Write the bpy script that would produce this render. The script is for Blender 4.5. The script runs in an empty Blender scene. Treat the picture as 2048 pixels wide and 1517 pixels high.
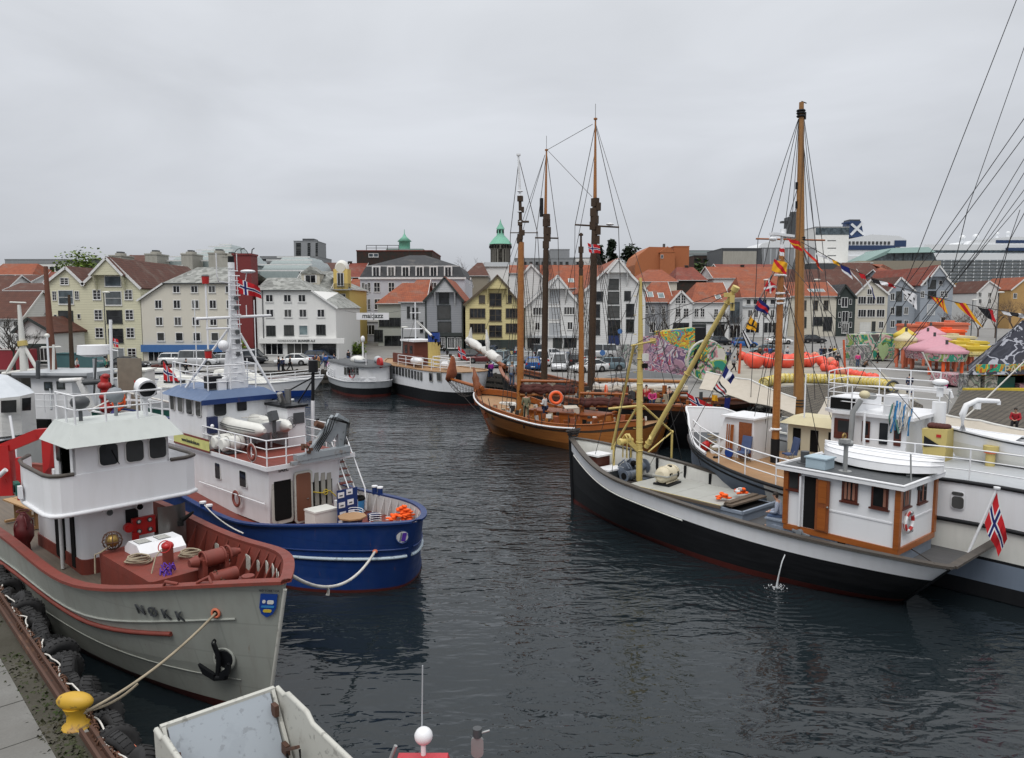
import bpy,math,random
from math import sin,cos,pi,radians,sqrt,atan2
from mathutils import Vector,Matrix
R=random.Random(7)
C=bpy.context.scene.collection
SC=bpy.context.scene
V=Vector
# camera, sky, sun, exposure
F_PX=1500.0
TILT=math.atan(148/1500)
CAMZ=9.0
cd=bpy.data.cameras.new('camera');cam=bpy.data.objects.new('camera',cd);C.objects.link(cam)
cd.sensor_width=36;cd.lens=36*F_PX/2048
cd.clip_start=0.1;cd.clip_end=6000
cam.location=(0,0,CAMZ);cam.rotation_euler=(pi/2-TILT,0,0)
SC.camera=cam
SC.view_settings.view_transform='Standard';SC.view_settings.look='None'
SC.view_settings.exposure=0.36;SC.view_settings.gamma=1.0
SC.cycles.max_bounces=5;SC.cycles.diffuse_bounces=3;SC.cycles.glossy_bounces=3
SC.cycles.transparent_max_bounces=4;SC.cycles.transmission_bounces=2
SC.cycles.caustics_reflective=False;SC.cycles.caustics_refractive=False
W=bpy.data.worlds.new('World');SC.world=W;W.use_nodes=True
nt=W.node_tree;nt.nodes.clear()
def N(nt,t,**k):
 n=nt.nodes.new(t)
 for a,b in k.items():
  if a.startswith('i_'):
   n.inputs[a[2:].replace('_',' ')].default_value=b
  else:setattr(n,a,b)
 return n
SUN_EL,SUN_AZ=58,200
out=N(nt,'ShaderNodeOutputWorld');bg=N(nt,'ShaderNodeBackground');bg.inputs[1].default_value=0.10
sky=N(nt,'ShaderNodeTexSky',sky_type='NISHITA',sun_disc=False,sun_elevation=radians(SUN_EL),sun_rotation=radians(SUN_AZ))
tc=N(nt,'ShaderNodeTexCoord');sep=N(nt,'ShaderNodeSeparateXYZ');nt.links.new(tc.outputs['Generated'],sep.inputs[0])
# overcast: brightness grows from the horizon to the zenith
cr=N(nt,'ShaderNodeValToRGB');cr.color_ramp.interpolation='EASE'
e=cr.color_ramp.elements
e[0].position=0.0;e[0].color=(.40,.418,.455,1)
e[1].position=1.0;e[1].color=(1.45,1.45,1.45,1)
for p,c in((.03,(.43,.447,.485)),(.10,(.50,.517,.553)),(.22,(.575,.595,.632)),(.42,(.61,.63,.662)),(.6,(.84,.85,.87)),(.8,(1.2,1.2,1.21))):
 x=e.new(p);x.color=c+(1,)
nt.links.new(sep.outputs['Z'],cr.inputs[0])
mp=N(nt,'ShaderNodeMapping');mp.inputs['Scale'].default_value=(1,1,3.6);nt.links.new(tc.outputs['Generated'],mp.inputs[0])
nz=N(nt,'ShaderNodeTexNoise');nz.inputs['Scale'].default_value=2.1;nz.inputs['Detail'].default_value=5;nz.inputs['Roughness'].default_value=.52
nz.inputs['Distortion'].default_value=.5
nt.links.new(mp.outputs[0],nz.inputs['Vector'])
mr=N(nt,'ShaderNodeMapRange');mr.inputs['From Min'].default_value=.3;mr.inputs['From Max'].default_value=.7
mr.inputs['To Min'].default_value=.88;mr.inputs['To Max'].default_value=1.09;nt.links.new(nz.outputs[0],mr.inputs[0])
mul=N(nt,'ShaderNodeMix',data_type='RGBA',blend_type='MULTIPLY');mul.inputs[0].default_value=1
nt.links.new(cr.outputs[0],mul.inputs[6]);nt.links.new(mr.outputs[0],mul.inputs[7])
sc10=N(nt,'ShaderNodeVectorMath',operation='SCALE');sc10.inputs['Scale'].default_value=9.3;nt.links.new(mul.outputs[2],sc10.inputs[0])
mx=N(nt,'ShaderNodeMix',data_type='RGBA');mx.inputs[0].default_value=.96
nt.links.new(sky.outputs[0],mx.inputs[6]);nt.links.new(sc10.outputs[0],mx.inputs[7])
nt.links.new(mx.outputs[2],bg.inputs[0]);nt.links.new(bg.outputs[0],out.inputs[0])
sd=bpy.data.lights.new('sun','SUN');sd.energy=1.1;sd.angle=radians(30);sd.color=(1,.97,.93)
sun=bpy.data.objects.new('sun',sd);C.objects.link(sun)
sun.rotation_euler=(radians(90-SUN_EL),0,radians(180-SUN_AZ));sun.location=(0,-20,60)
# photograph pixel -> point on a plane of the place
_c,_s=cos(TILT),sin(TILT)
def ray(px,py):
 u=(px-1024)/F_PX;v=(758.5-py)/F_PX
 return V((u,_c+v*_s,-_s+v*_c))
def G(px,py,z=0.0):
 r=ray(px,py);return V((0,0,CAMZ))+r*((z-CAMZ)/r.z)
def D(px,py,y):
 r=ray(px,py);return V((0,0,CAMZ))+r*(y/r.y)
 # materials (all procedural)
MT={}
def mat(n,kind,col,rough=.5,metal=0.,a=1.,b=1.,col2=None,bump=.3):
 MT[n]=(kind,col,rough,metal,a,b,col2,bump)
_mc={}
def M(n):
 if n in _mc:return _mc[n]
 kind,col,rough,metal,a,b,col2,bump=MT[n]
 m=bpy.data.materials.new(n);m.use_nodes=True;t=m.node_tree;L=t.links.new
 P=t.nodes['Principled BSDF'];P.inputs['Roughness'].default_value=rough;P.inputs['Metallic'].default_value=metal
 tc=N(t,'ShaderNodeTexCoord');co=tc.outputs['Object']
 def mapping(s):
  q=N(t,'ShaderNodeMapping');q.inputs['Scale'].default_value=s;L(co,q.inputs[0]);return q.outputs[0]
 def noise(s,d=3,r=.55,vec=None):
  q=N(t,'ShaderNodeTexNoise');q.inputs['Scale'].default_value=s;q.inputs['Detail'].default_value=d;q.inputs['Roughness'].default_value=r
  L(vec or co,q.inputs['Vector']);return q.outputs[0]
 def rng(v,a0,a1,b0,b1):
  q=N(t,'ShaderNodeMapRange');q.inputs[1].default_value=a0;q.inputs[2].default_value=a1;q.inputs[3].default_value=b0;q.inputs[4].default_value=b1
  L(v,q.inputs[0]);return q.outputs[0]
 def mix(f,c1,c2,bt='MIX'):
  q=N(t,'ShaderNodeMix',data_type='RGBA',blend_type=bt)
  for i,x in((0,f),(6,c1),(7,c2)):
   if hasattr(x,'is_linked'):L(x,q.inputs[i])
   else:q.inputs[i].default_value=x if i==0 else tuple(x)[:3]+(1,)
  return q.outputs[2]
 def wave(vec,sc,ax='Z',prof='SIN',dist=0.):
  q=N(t,'ShaderNodeTexWave',wave_type='BANDS',bands_direction=ax,wave_profile=prof);q.inputs['Scale'].default_value=sc;q.inputs['Distortion'].default_value=dist
  L(vec,q.inputs['Vector']);return q.outputs[1]
 def dobump(h,st,dist=.02):
  q=N(t,'ShaderNodeBump');q.inputs['Strength'].default_value=st;q.inputs['Distance'].default_value=dist;L(h,q.inputs['Height']);L(q.outputs[0],P.inputs['Normal'])
 def math_(op,x,y):
  q=N(t,'ShaderNodeMath',operation=op)
  for i,k in((0,x),(1,y)):
   if hasattr(k,'is_linked'):L(k,q.inputs[i])
   else:q.inputs[i].default_value=k
  return q.outputs[0]
 dk=tuple(x*.62 for x in col);c2=col2 or dk
 base=None
 if kind=='paint':
  st=noise(1.6,5,.6,mapping((2.2,2.2,.35)));bl=noise(.7,4)
  f=math_('MULTIPLY',rng(st,.45,.8,0,.55*a),1.0)
  base=mix(f,col,c2)
  base=mix(rng(bl,.35,.7,0,.22*a),base,tuple(x*.8 for x in col))
  L(rng(noise(4),.3,.7,rough-.08,rough+.12),P.inputs['Roughness'])
  if a>=.8:
   rs=noise(1.,4,.7,mapping((7,7,.5)));base=mix(rng(rs,.66,.74,0,.5),base,(.16,.07,.03))
   q=N(t,'ShaderNodeMapping');q.inputs['Rotation'].default_value=(-pi/2,0,0);L(co,q.inputs[0])
   k=N(t,'ShaderNodeTexBrick');k.inputs['Scale'].default_value=.32;k.inputs['Mortar Size'].default_value=.006;L(q.outputs[0],k.inputs['Vector'])
   base=mix(rng(k.outputs[1],0,1,0,.3),base,dk);dobump(math_('ADD',noise(1.3,2),math_('MULTIPLY',k.outputs[1],-.6)),.3*bump,.04)
  else:dobump(noise(1.6,2),.2*bump,.03)
 elif kind=='chip':
  base=mix(rng(noise(1.2,6,.65),.56,.62,0,a),col,c2)
  base=mix(rng(noise(7,4),.6,.66,0,a*.8),base,(.05,.045,.04))
  dobump(noise(3,3),.2*bump,.03)
 elif kind=='plain':
  base=mix(rng(noise(3,4),.35,.7,0,.5*a),col,c2);dobump(noise(9,3),.15*bump,.02)
 elif kind=='wood':
  ax='XYZ'[int(b)]
  sx=[1.2,1.2,1.2];sx[(int(b)+1)%3 if int(b)!=1 else 0]=1.2
  s=[9,9,9];s[0 if int(b)!=0 else 1]=.6
  g=noise(1.0,5,.65,mapping(tuple(s)))
  w=wave(co,.314*a,ax,'SAW')
  base=mix(rng(g,.3,.75,0,1),col,c2)
  base=mix(rng(noise(.8,3),.4,.7,0,.35),base,tuple(x*.55 for x in col))
  seam=rng(w,.0,.035,.38,1)
  base=mix(1.,base,seam,'MULTIPLY')
  dobump(math_('ADD',seam,math_('MULTIPLY',g,.3)),.5*bump,.012)
 elif kind=='clap':
  w=wave(co,.314*a,'Z','SAW')
  base=mix(rng(noise(.5,4),.35,.75,0,.35),col,c2)
  base=mix(rng(w,.0,.22,.55,0),base,tuple(x*.45 for x in col))
  dobump(w,.5*bump,.03)
 elif kind=='vert':
  w=wave(co,.314*a,'X','SAW')
  base=mix(rng(noise(.5,4),.35,.75,0,.35),col,c2)
  base=mix(rng(w,.0,.2,.6,0),base,tuple(x*.45 for x in col));dobump(w,.4*bump,.03)
 elif kind=='tile':
  w1=wave(co,.9,'Z','SAW');w2=wave(co,1.0,'X','SIN')
  base=mix(rng(noise(1.1,6,.7),.36,.66,0,1),col,c2)
  base=mix(rng(w1,.0,.25,.45,0),base,tuple(x*.35 for x in col))
  base=mix(rng(w2,.0,.4,.30,0),base,tuple(x*.4 for x in col))
  base=mix(rng(noise(.35,5,.7),.52,.72,0,.55),base,(.16,.14,.12))
  dobump(math_('ADD',w1,w2),.6*bump,.05)
 elif kind=='slate':
  q=N(t,'ShaderNodeTexVoronoi');q.inputs['Scale'].default_value=a;L(mapping((1,.8,1.5)),q.inputs['Vector'])
  bw=N(t,'ShaderNodeRGBToBW');L(q.outputs['Color'],bw.inputs[0])
  base=mix(rng(bw.outputs[0],.2,.8,0,1),col,c2)
  base=mix(rng(noise(.5,4),.4,.7,0,.4),base,(.10,.10,.09))
  dobump(bw.outputs[0],.4,.05)
 elif kind=='brick':
  q=N(t,'ShaderNodeTexBrick');q.inputs['Scale'].default_value=a;q.inputs['Color1'].default_value=col+(1,);q.inputs['Color2'].default_value=c2+(1,)
  q.inputs['Mortar'].default_value=(.03,.028,.024,1);q.inputs['Mortar Size'].default_value=.06;L(co,q.inputs['Vector'])
  base=mix(rng(noise(1.3,5,.7),.45,.68,0,.7),q.outputs[0],tuple(x*.45 for x in col));dobump(q.outputs[1],-.4*bump,.03)
 elif kind=='glass':
  P.inputs['Roughness'].default_value=rough;P.inputs['Specular IOR Level'].default_value=.38
  oi=N(t,'ShaderNodeObjectInfo');base=mix(rng(noise(.9,3),.4,.65,0,a),col,c2);base=mix(rng(oi.outputs['Random'],.6,1,0,.45),base,(.15,.15,.14));dobump(noise(1.2,2),.05,.05)
 elif kind=='cloth':
  base=mix(rng(noise(2.5,5,.6),.4,.7,0,.6*a),col,c2);P.inputs['Roughness'].default_value=max(rough,.75)
  dobump(noise(1.8,5,.65,mapping((1,1,3))),.6*bump,.06)
 elif kind=='ground':
  base=mix(rng(noise(.35,6,.6),.35,.7,0,1),col,c2)
  base=mix(rng(noise(30,2),.4,.7,0,.4),base,tuple(x*.6 for x in col));dobump(noise(25,3),.3*bump,.01)
 elif kind=='leaf':
  base=mix(rng(noise(1.4,3),.35,.65,0,1),col,c2);P.inputs['Roughness'].default_value=.7
 elif kind=='graffiti':
  q=N(t,'ShaderNodeTexNoise');q.inputs['Scale'].default_value=a;q.inputs['Detail'].default_value=3;q.inputs['Distortion'].default_value=2.2;L(co,q.inputs['Vector'])
  r=N(t,'ShaderNodeValToRGB');r.color_ramp.interpolation='CONSTANT';el=r.color_ramp.elements
  cs=col2;el[0].position=0;el[0].color=col+(1,);el[1].position=.40;el[1].color=cs[0]+(1,)
  for i,cc in enumerate(cs[1:]):x=el.new(.40+.045*(i+1));x.color=cc+(1,)
  L(q.outputs[0],r.inputs[0]);base=r.outputs[0]
  q2=noise(a*.8,2,.5);ln=rng(math_('ABSOLUTE',math_('SUBTRACT',q2,.5),0),.0,.016,.85,0)
  base=mix(ln,base,(.02,.02,.025));
  base=mix(rng(noise(.8,4),.4,.7,0,b),base,tuple(x*.9 for x in col))
 elif kind=='emit':
  P.inputs['Emission Color'].default_value=col+(1,);P.inputs['Emission Strength'].default_value=a;base=col
 if base is not None:
  if hasattr(base,'is_linked'):L(base,P.inputs['Base Color'])
  else:P.inputs['Base Color'].default_value=tuple(base)[:3]+(1,)
 if kind in('cloth','ground','leaf','slate','brick','tile','clap','vert','graffiti'):P.inputs['Specular IOR Level'].default_value=.25
 if n in('black','blackw','mastdk'):P.inputs['Specular IOR Level'].default_value=.2
 _mc[n]=m;return m
for a in(('white','paint',(.74,.75,.77),.4,0,.45,1,(.50,.49,.46)),('whited','paint',(.66,.665,.66),.5,0,1,1,(.40,.33,.25)),('offwhite','paint',(.66,.66,.62),.55,0,.6),('cream','paint',(.62,.58,.44),.5,0,.5),('ltgrey','paint',(.40,.42,.44),.5,0,.6),('grey','paint',(.20,.22,.24),.5,0,.6),('bluegrey','paint',(.17,.21,.27),.45,0,.6),('dkgrey','paint',(.06,.065,.07),.5,0,.6),('hullgrey','paint',(.30,.315,.285),.42,0,.9,1,(.21,.20,.175)),('black','paint',(.012,.013,.015),.4,0,.5,1,(.03,.03,.03)),('blackw','wood',(.007,.0075,.009),.45,0,4,2,(.016,.017,.019)),('navy','paint',(.005,.027,.13),.38,0,.8,1,(.014,.04,.11)),('navydk','paint',(.006,.015,.07),.4,0,.5),('blue','paint',(.01,.05,.26),.4,0,.4),('skyblue','paint',(.04,.22,.48),.4,0,.4),('deckred','paint',(.185,.036,.024),.6,0,1.1,1,(.10,.035,.025)),('red','paint',(.42,.015,.015),.35,0,.4),('bootred','paint',(.085,.014,.010),.5,0,.8),('orange','paint',(.80,.11,.02),.5,0,.4),('salmon','paint',(.62,.17,.09),.6,0,.6),('yellow','paint',(.58,.43,.04),.5,0,.5),('mastyel','paint',(.56,.44,.15),.5,0,.8,1,(.40,.27,.07)),('green','paint',(.01,.10,.075),.5,0,.5),('purple','plain',(.10,.03,.35),.6),('pink','paint',(.50,.24,.29),.55,0,.6),('magenta','paint',(.42,.02,.22),.5),('teal','paint',(.02,.26,.24),.5),('varn','wood',(.34,.105,.022),.32,0,3,2,(.24,.065,.014)),('varnhull','wood',(.42,.165,.04),.35,0,5,2,(.27,.085,.02)),('mastwood','wood',(.38,.16,.038),.35,0,.3,0,(.26,.085,.018)),('mastdk','wood',(.045,.030,.022),.6,0,.3,0,(.08,.05,.03)),('mahog','wood',(.10,.022,.012),.4,0,2,2,(.06,.014,.008)),('doorwood','wood',(.26,.075,.022),.4,0,5,0,(.17,.05,.015)),('deckwood','wood',(.155,.125,.095),.75,0,8,1,(.10,.085,.07)),('teak','wood',(.36,.21,.10),.6,0,8,1,(.28,.16,.08)),('plank','wood',(.42,.26,.12),.6,0,4,1,(.32,.19,.085)),('oldplank','wood',(.13,.095,.065),.8,0,4,1,(.08,.06,.045)),('caprail','wood',(.055,.048,.042),.55,0,.4,1,(.09,.075,.06)),('pile','wood',(.06,.052,.042),.9,0,3,2,(.035,.03,.026)),('rope','cloth',(.34,.29,.21),.9),('ropew','cloth',(.62,.60,.56),.9),('ropedk','plain',(.035,.03,.028),.9),('wire','plain',(.025,.025,.028),.6),('shroud','plain',(.05,.042,.038),.8),('net','cloth',(.12,.25,.22),.9),('canvas','cloth',(.46,.42,.36),.9,0,.6,1,(.36,.32,.26),.8),('canvasw','cloth',(.60,.60,.58),.9,0,.5,1,(.45,.44,.42),.8),('sailbrown','cloth',(.09,.035,.03),.9),('canopy','cloth',(.50,.53,.56),.6,0,.5,1,(.38,.41,.45),.7),('rubber','plain',(.014,.014,.015),.85,0,1,1,(.035,.035,.035)),('steel','plain',(.30,.30,.29),.38,.85,1,1,(.20,.20,.20)),('chrome','plain',(.6,.6,.6),.2,.9),('rust','chip',(.10,.045,.025),.8,0,.9,1,(.16,.07,.035)),('railrust','chip',(.085,.042,.028),.75,.2,.8,1,(.14,.07,.04)),('rampgrey','chip',(.30,.335,.37),.5,0,.35,1,(.24,.27,.30)),('rampwhite','chip',(.46,.46,.42),.55,0,.5,1,(.33,.32,.28)),('rampfloor','chip',(.27,.27,.25),.6,0,.8,1,(.13,.10,.07)),('glass','glass',(.006,.007,.008),.08,0,1,1,(.028,.03,.034)),('glassb','glass',(.03,.045,.055),.08,0,1,1,(.10,.13,.15)),('glassg','glass',(.10,.14,.15),.1,0,1,1,(.2,.26,.27)),('dark','cloth',(.007,.007,.007),1.),('curtain','cloth',(.28,.13,.09),.9),('shade','cloth',(.35,.34,.32),.9),('asphalt','ground',(.105,.105,.105),.85,0,1,1,(.075,.075,.077)),('slab','ground',(.20,.20,.19),.85,0,1,1,(.13,.125,.115)),('quaytop','ground',(.19,.185,.175),.85,0,1,1,(.14,.137,.13)),('plaza','ground',(.25,.245,.235),.85,0,1,1,(.19,.187,.18)),('sand','ground',(.35,.33,.28),.95,0,1,1,(.27,.25,.21)),('moss','leaf',(.035,.055,.015),.9,0,1,1,(.06,.055,.035)),('cobble','brick',(.17,.145,.115),.8,0,.9,1,(.10,.088,.07)),('stonewall','brick',(.10,.10,.095),.9,0,1.4,1,(.06,.06,.058)),('tower','brick',(.34,.32,.28),.9,0,.9,1,(.25,.24,.21)),('hill','leaf',(.05,.055,.035),.9,0,1,1,(.10,.09,.075)),('concrete','paint',(.36,.35,.31),.8,0,1.2,1,(.22,.21,.18)),('concgrey','paint',(.25,.26,.27),.8,0,.8),('wyellow','clap',(.62,.60,.44),.6,0,3,1,(.56,.54,.38)),('wcream','paint',(.60,.57,.49),.7,0,.35,1,(.52,.49,.41)),('wwhite','clap',(.66,.665,.66),.6,0,3,1,(.58,.58,.57)),('wwhitep','paint',(.70,.70,.68),.6,0,.3),('wgrey','clap',(.27,.28,.30),.6,0,3,1,(.23,.24,.26)),('wltgrey','clap',(.45,.46,.47),.6,0,3,1,(.40,.41,.42)),('wbluegrey','clap',(.31,.34,.38),.6,0,3,1,(.27,.30,.34)),('wgreen','clap',(.40,.42,.39),.6,0,3,1,(.35,.37,.34)),('wdk','clap',(.035,.045,.042),.6,0,3,1,(.05,.06,.055)),('wbeige','clap',(.56,.53,.45),.6,0,3,1,(.5,.47,.40)),('wyel2','clap',(.62,.54,.28),.6,0,3,1,(.56,.48,.24)),('wmust','paint',(.60,.44,.13),.7,0,.4),('wlilac','paint',(.48,.49,.53),.7,0,.4),('wtan','paint',(.26,.23,.18),.7,0,.5),('wredp','paint',(.16,.018,.018),.6,0,.4),('wrust','paint',(.36,.12,.045),.8,0,.7,1,(.28,.09,.04)),('wbrick','brick',(.16,.055,.04),.8,0,1.5,1,(.12,.045,.035)),('wochre','paint',(.42,.26,.10),.8,0,.5),('rorange','tile',(.30,.088,.042),.75,0,1,1,(.20,.060,.034)),('rbrown','tile',(.11,.045,.032),.75,0,1,1,(.075,.034,.026)),('rred','tile',(.22,.055,.035),.75,0,1,1,(.14,.04,.03)),('rslate','slate',(.16,.165,.155),.7,0,2.0,1,(.34,.35,.33)),('rdark','tile',(.028,.030,.034),.6,0,1,1,(.042,.045,.05)),('rgrey','paint',(.22,.23,.24),.6,0,.8),('copper','paint',(.16,.40,.29),.6,0,.8,1,(.12,.30,.24)),('coppdk','paint',(.20,.30,.28),.6,0,.8),('glassroof','paint',(.26,.31,.31),.3,0,.8),('trim','plain',(.70,.70,.69),.6),('trimdk','plain',(.025,.032,.03),.6),('trimbrown','plain',(.10,.075,.045),.6),('doorgrey','plain',(.20,.215,.225),.6),('doorblue','plain',(.012,.03,.12),.5),('shopblue','paint',(.05,.14,.34),.5,0,.3),('skin','plain',(.50,.29,.20),.6),('hairdk','plain',(.02,.014,.01),.7),('hairlt','plain',(.22,.15,.08),.7),('shoe','plain',(.015,.015,.016),.6),('bark','plain',(.045,.038,.030),.9),('leafgreen','leaf',(.09,.15,.02),.8,0,1,1,(.14,.19,.035)),('leafdk','leaf',(.012,.025,.014),.8,0,1,1,(.025,.04,.02)),('leafmid','leaf',(.035,.065,.018),.8,0,1,1,(.06,.09,.025)),('twig','leaf',(.085,.060,.050),.9,0,1,1,(.12,.085,.065)),('buoy','plain',(.72,.060,.030),.42,0,.7,1,(.62,.16,.09)),('buoyf','plain',(.66,.26,.17),.6),('cruise','paint',(.70,.72,.74),.5,0,.2),('cruisenavy','paint',(.02,.045,.12),.4,0,.3),('wakew','plain',(.6,.62,.64),.3),):mat(*a)
g=(.62,.60,.60);k=(.02,.02,.025)
mat('graf1','graffiti',(.34,.20,.26),.6,0,.42,.3,((.45,.30,.36),(.13,.08,.16),(.52,.50,.52),(.42,.08,.12),(.25,.16,.28),(.55,.50,.50)))
mat('graf2','graffiti',(.02,.30,.20),.6,0,.5,.1,((.60,.38,.03),(.50,.12,.03),(.65,.55,.05),(.03,.35,.20),(.45,.05,.06),(.05,.30,.45)))
mat('graf3','graffiti',(.28,.28,.28),.6,0,.6,.5,((.40,.38,.36),(.10,.10,.10),(.20,.26,.22),(.48,.46,.44),(.22,.20,.22),(.12,.14,.13)))
mat('graf4','graffiti',(.03,.22,.16),.6,0,.35,.2,((.30,.40,.10),(.60,.55,.50),(.55,.25,.28),(.05,.30,.20),(.50,.50,.45),(.10,.08,.08)))
mat('graf5','graffiti',(.40,.17,.20),.6,0,.8,.2,((.55,.30,.33),(.10,.06,.08),(.55,.52,.50),(.30,.12,.18),(.50,.28,.30),(.16,.1,.12)))
mat('graf6','graffiti',(.018,.020,.032),.6,0,.22,.0,((.018,.020,.032),(.30,.31,.35),(.02,.022,.035),(.018,.02,.032),(.03,.032,.045),(.018,.02,.03)))
mat('graf7','graffiti',(.60,.52,.20),.6,0,1.6,.2,((.60,.50,.16),(.62,.56,.34),(.58,.46,.12),(.62,.54,.26),(.26,.2,.05),(.6,.52,.22)))
mat('cargl','glass',(.02,.025,.03),.05,0,.6,1,(.10,.12,.13))
for n,c in(('car0',(.30,.31,.32)),('car1',(.02,.022,.026)),('car2',(.02,.10,.32)),('car3',(.50,.51,.52)),('car4',(.14,.20,.23)),('car5',(.70,.71,.71)),('car6',(.10,.02,.02)),('car7',(.03,.05,.10))):
 mat(n,'plain',c,.22,.15,.15)
for n,c in(('c_black',(.02,.02,.022)),('c_navy',(.02,.03,.07)),('c_grey',(.28,.29,.30)),('c_red',(.40,.03,.04)),('c_yel',(.62,.42,.02)),('c_blue',(.03,.10,.35)),('c_brown',(.12,.07,.04)),('c_jean',(.06,.09,.16)),('c_pink',(.6,.06,.22)),('c_green',(.05,.22,.16)),('c_khaki',(.16,.16,.10)),('c_white',(.6,.6,.6)),('c_purple',(.28,.02,.25)),('c_tan',(.42,.20,.09)),('c_lilac',(.33,.37,.46))):
 mat(n,'cloth',c,.9)
 # objects, properties
def tag(o,label=None,cat=None,group=None,kind=None):
 if label:o['label']=label
 if cat:o['category']=cat
 if group:o['group']=group
 if kind:o['kind']=kind
 return o
def thing(name,label,cat,loc=(0,0,0),rz=0.,group=None):
 o=bpy.data.objects.new(name,None);o.empty_display_size=.2;C.objects.link(o)
 o.location=loc;o.rotation_euler=(0,0,rz);tag(o,label,cat,group);return o
def loc(o,p):
 p=V(p)-o.location;c,s=cos(-o.rotation_euler.z),sin(-o.rotation_euler.z)
 return V((p.x*c-p.y*s,p.x*s+p.y*c,p.z))
def wpt(o,p):
 p=V(p);c,s=cos(o.rotation_euler.z),sin(o.rotation_euler.z)
 return V((p.x*c-p.y*s,p.x*s+p.y*c,p.z))+o.location
def kids(o):return[c for c in C.objects if c.parent==o]
def copy_tree(o,loc_,rz=None,label=None,group=None,swap=None,scale=None):
 r=o.copy();C.objects.link(r);r.location=loc_
 if rz is not None:r.rotation_euler=(0,0,rz)
 if scale:r.scale=scale
 if label:r['label']=label
 if group:r['group']=group
 def rec(a,b):
  for ch in TREE.get(a.name,[]):
   c=ch.copy();C.objects.link(c);c.parent=b;TREE.setdefault(b.name,[]).append(c)
   if swap and c.data:
    for i,s in enumerate(c.material_slots):
     if s.material and s.material.name in swap:s.link='OBJECT';s.material=M(swap[s.material.name])
   rec(ch,c)
 if swap and r.data:
  for i,s in enumerate(r.material_slots):
   if s.material and s.material.name in swap:s.link='OBJECT';s.material=M(swap[s.material.name])
 rec(o,r);return r
TREE={}
class MB:
 def __init__(s,m='white'):s.v=[];s.f=[];s.mi=[];s.sm=[];s.mats=[];s.T=None;s.m(m)
 def m(s,n):
  if n not in s.mats:s.mats.append(n)
  s.cur=s.mats.index(n);return s
 def add(s,vs,fs,smooth=False):
  b=len(s.v)
  s.v+=[tuple(s.T@V(v))if s.T is not None else tuple(v)for v in vs]
  for f in fs:s.f.append(tuple(i+b for i in f));s.mi.append(s.cur);s.sm.append(smooth)
  return s
 def hex(s,p):return s.add(p,[(0,3,2,1),(4,5,6,7),(0,1,5,4),(1,2,6,5),(2,3,7,6),(3,0,4,7)])
 def box(s,x0,x1,y0,y1,z0,z1):
  return s.hex([(x0,y0,z0),(x1,y0,z0),(x1,y1,z0),(x0,y1,z0),(x0,y0,z1),(x1,y0,z1),(x1,y1,z1),(x0,y1,z1)])
 def cb(s,c,d,rz=0,rx=0,ry=0):
  q=Matrix.Rotation(rz,3,'Z')@Matrix.Rotation(ry,3,'Y')@Matrix.Rotation(rx,3,'X')
  a,b,h=d[0]/2,d[1]/2,d[2]/2;c=V(c)
  return s.hex([c+q@V(p)for p in((-a,-b,-h),(a,-b,-h),(a,b,-h),(-a,b,-h),(-a,-b,h),(a,-b,h),(a,b,h),(-a,b,h))])
 def bar(s,p,q,w,h=None):
  p,q=V(p),V(q);h=h or w;d=(q-p).normalized();u=d.cross(V((0,0,1)))
  u=u.normalized()if u.length>1e-4 else V((1,0,0));k=u.cross(d).normalized();u=u*w/2;k=k*h/2
  return s.hex([p-u-k,p+u-k,p+u+k,p-u+k,q-u-k,q+u-k,q+u+k,q-u+k])
 def ring(s,c,d,r,n):
  d=V(d).normalized();u=d.cross(V((0,0,1)));u=u.normalized()if u.length>1e-3 else V((1,0,0));w=d.cross(u)
  return[V(c)+(u*cos(2*pi*i/n)+w*sin(2*pi*i/n))*r for i in range(n)]
 def loft(s,rings,closed=True,caps=True,smooth=True):
  n=len(rings[0]);vs=[p for r in rings for p in r];fs=[]
  for i in range(len(rings)-1):
   for j in range(n if closed else n-1):
    a=i*n+j;b=i*n+(j+1)%n;fs.append((a,b,b+n,a+n))
  s.add(vs,fs,smooth)
  if caps and closed:s.add(rings[0],[tuple(range(n))[::-1]]);s.add(rings[-1],[tuple(range(n))])
  return s
 def cyl(s,p,q,r,r2=None,n=8,caps=True):
  p,q=V(p),V(q);r2=r if r2 is None else r2;d=q-p
  return s.loft([s.ring(p,d,r,n),s.ring(q,d,r2,n)],caps=caps)
 def tube(s,pts,r,n=5,caps=True):
  pts=[V(p)for p in pts];rs=[];rr=r if isinstance(r,(list,tuple))else[r]*len(pts)
  for i,p in enumerate(pts):
   d=(pts[min(i+1,len(pts)-1)]-pts[max(i-1,0)]);rs.append(s.ring(p,d,rr[i],n))
  return s.loft(rs,caps=caps)
 def sph(s,c,r,sc=(1,1,1),n=10,m=7,lo=0.,hi=1.):
  rings=[]
  for i in range(m+1):
   a=-pi/2+pi*(lo+(hi-lo)*i/m)
   rings.append([V(c)+V((cos(a)*cos(2*pi*j/n)*r*sc[0],cos(a)*sin(2*pi*j/n)*r*sc[1],sin(a)*r*sc[2]))for j in range(n)])
  return s.loft(rings,caps=False)
 def tor(s,c,Rr,r,ax=(0,0,1),n=18,m=7,sc=1.,a0=0.,a1=2*pi,mats=None):
  ax=V(ax).normalized();u=ax.cross(V((0,0,1)));u=u.normalized()if u.length>1e-3 else V((1,0,0));w=ax.cross(u)
  rings=[]
  for i in range(n+1):
   a=a0+(a1-a0)*i/n;d=u*cos(a)+w*sin(a)
   rings.append([V(c)+d*(Rr+r*cos(2*pi*j/m))+ax*r*sc*sin(2*pi*j/m)for j in range(m)])
  if mats:
   for i in range(n):s.m(mats[i%len(mats)]);s.loft(rings[i:i+2],caps=False)
   return s
  return s.loft(rings,caps=False)
 def poly(s,pts):return s.add(pts,[tuple(range(len(pts)))])
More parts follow.
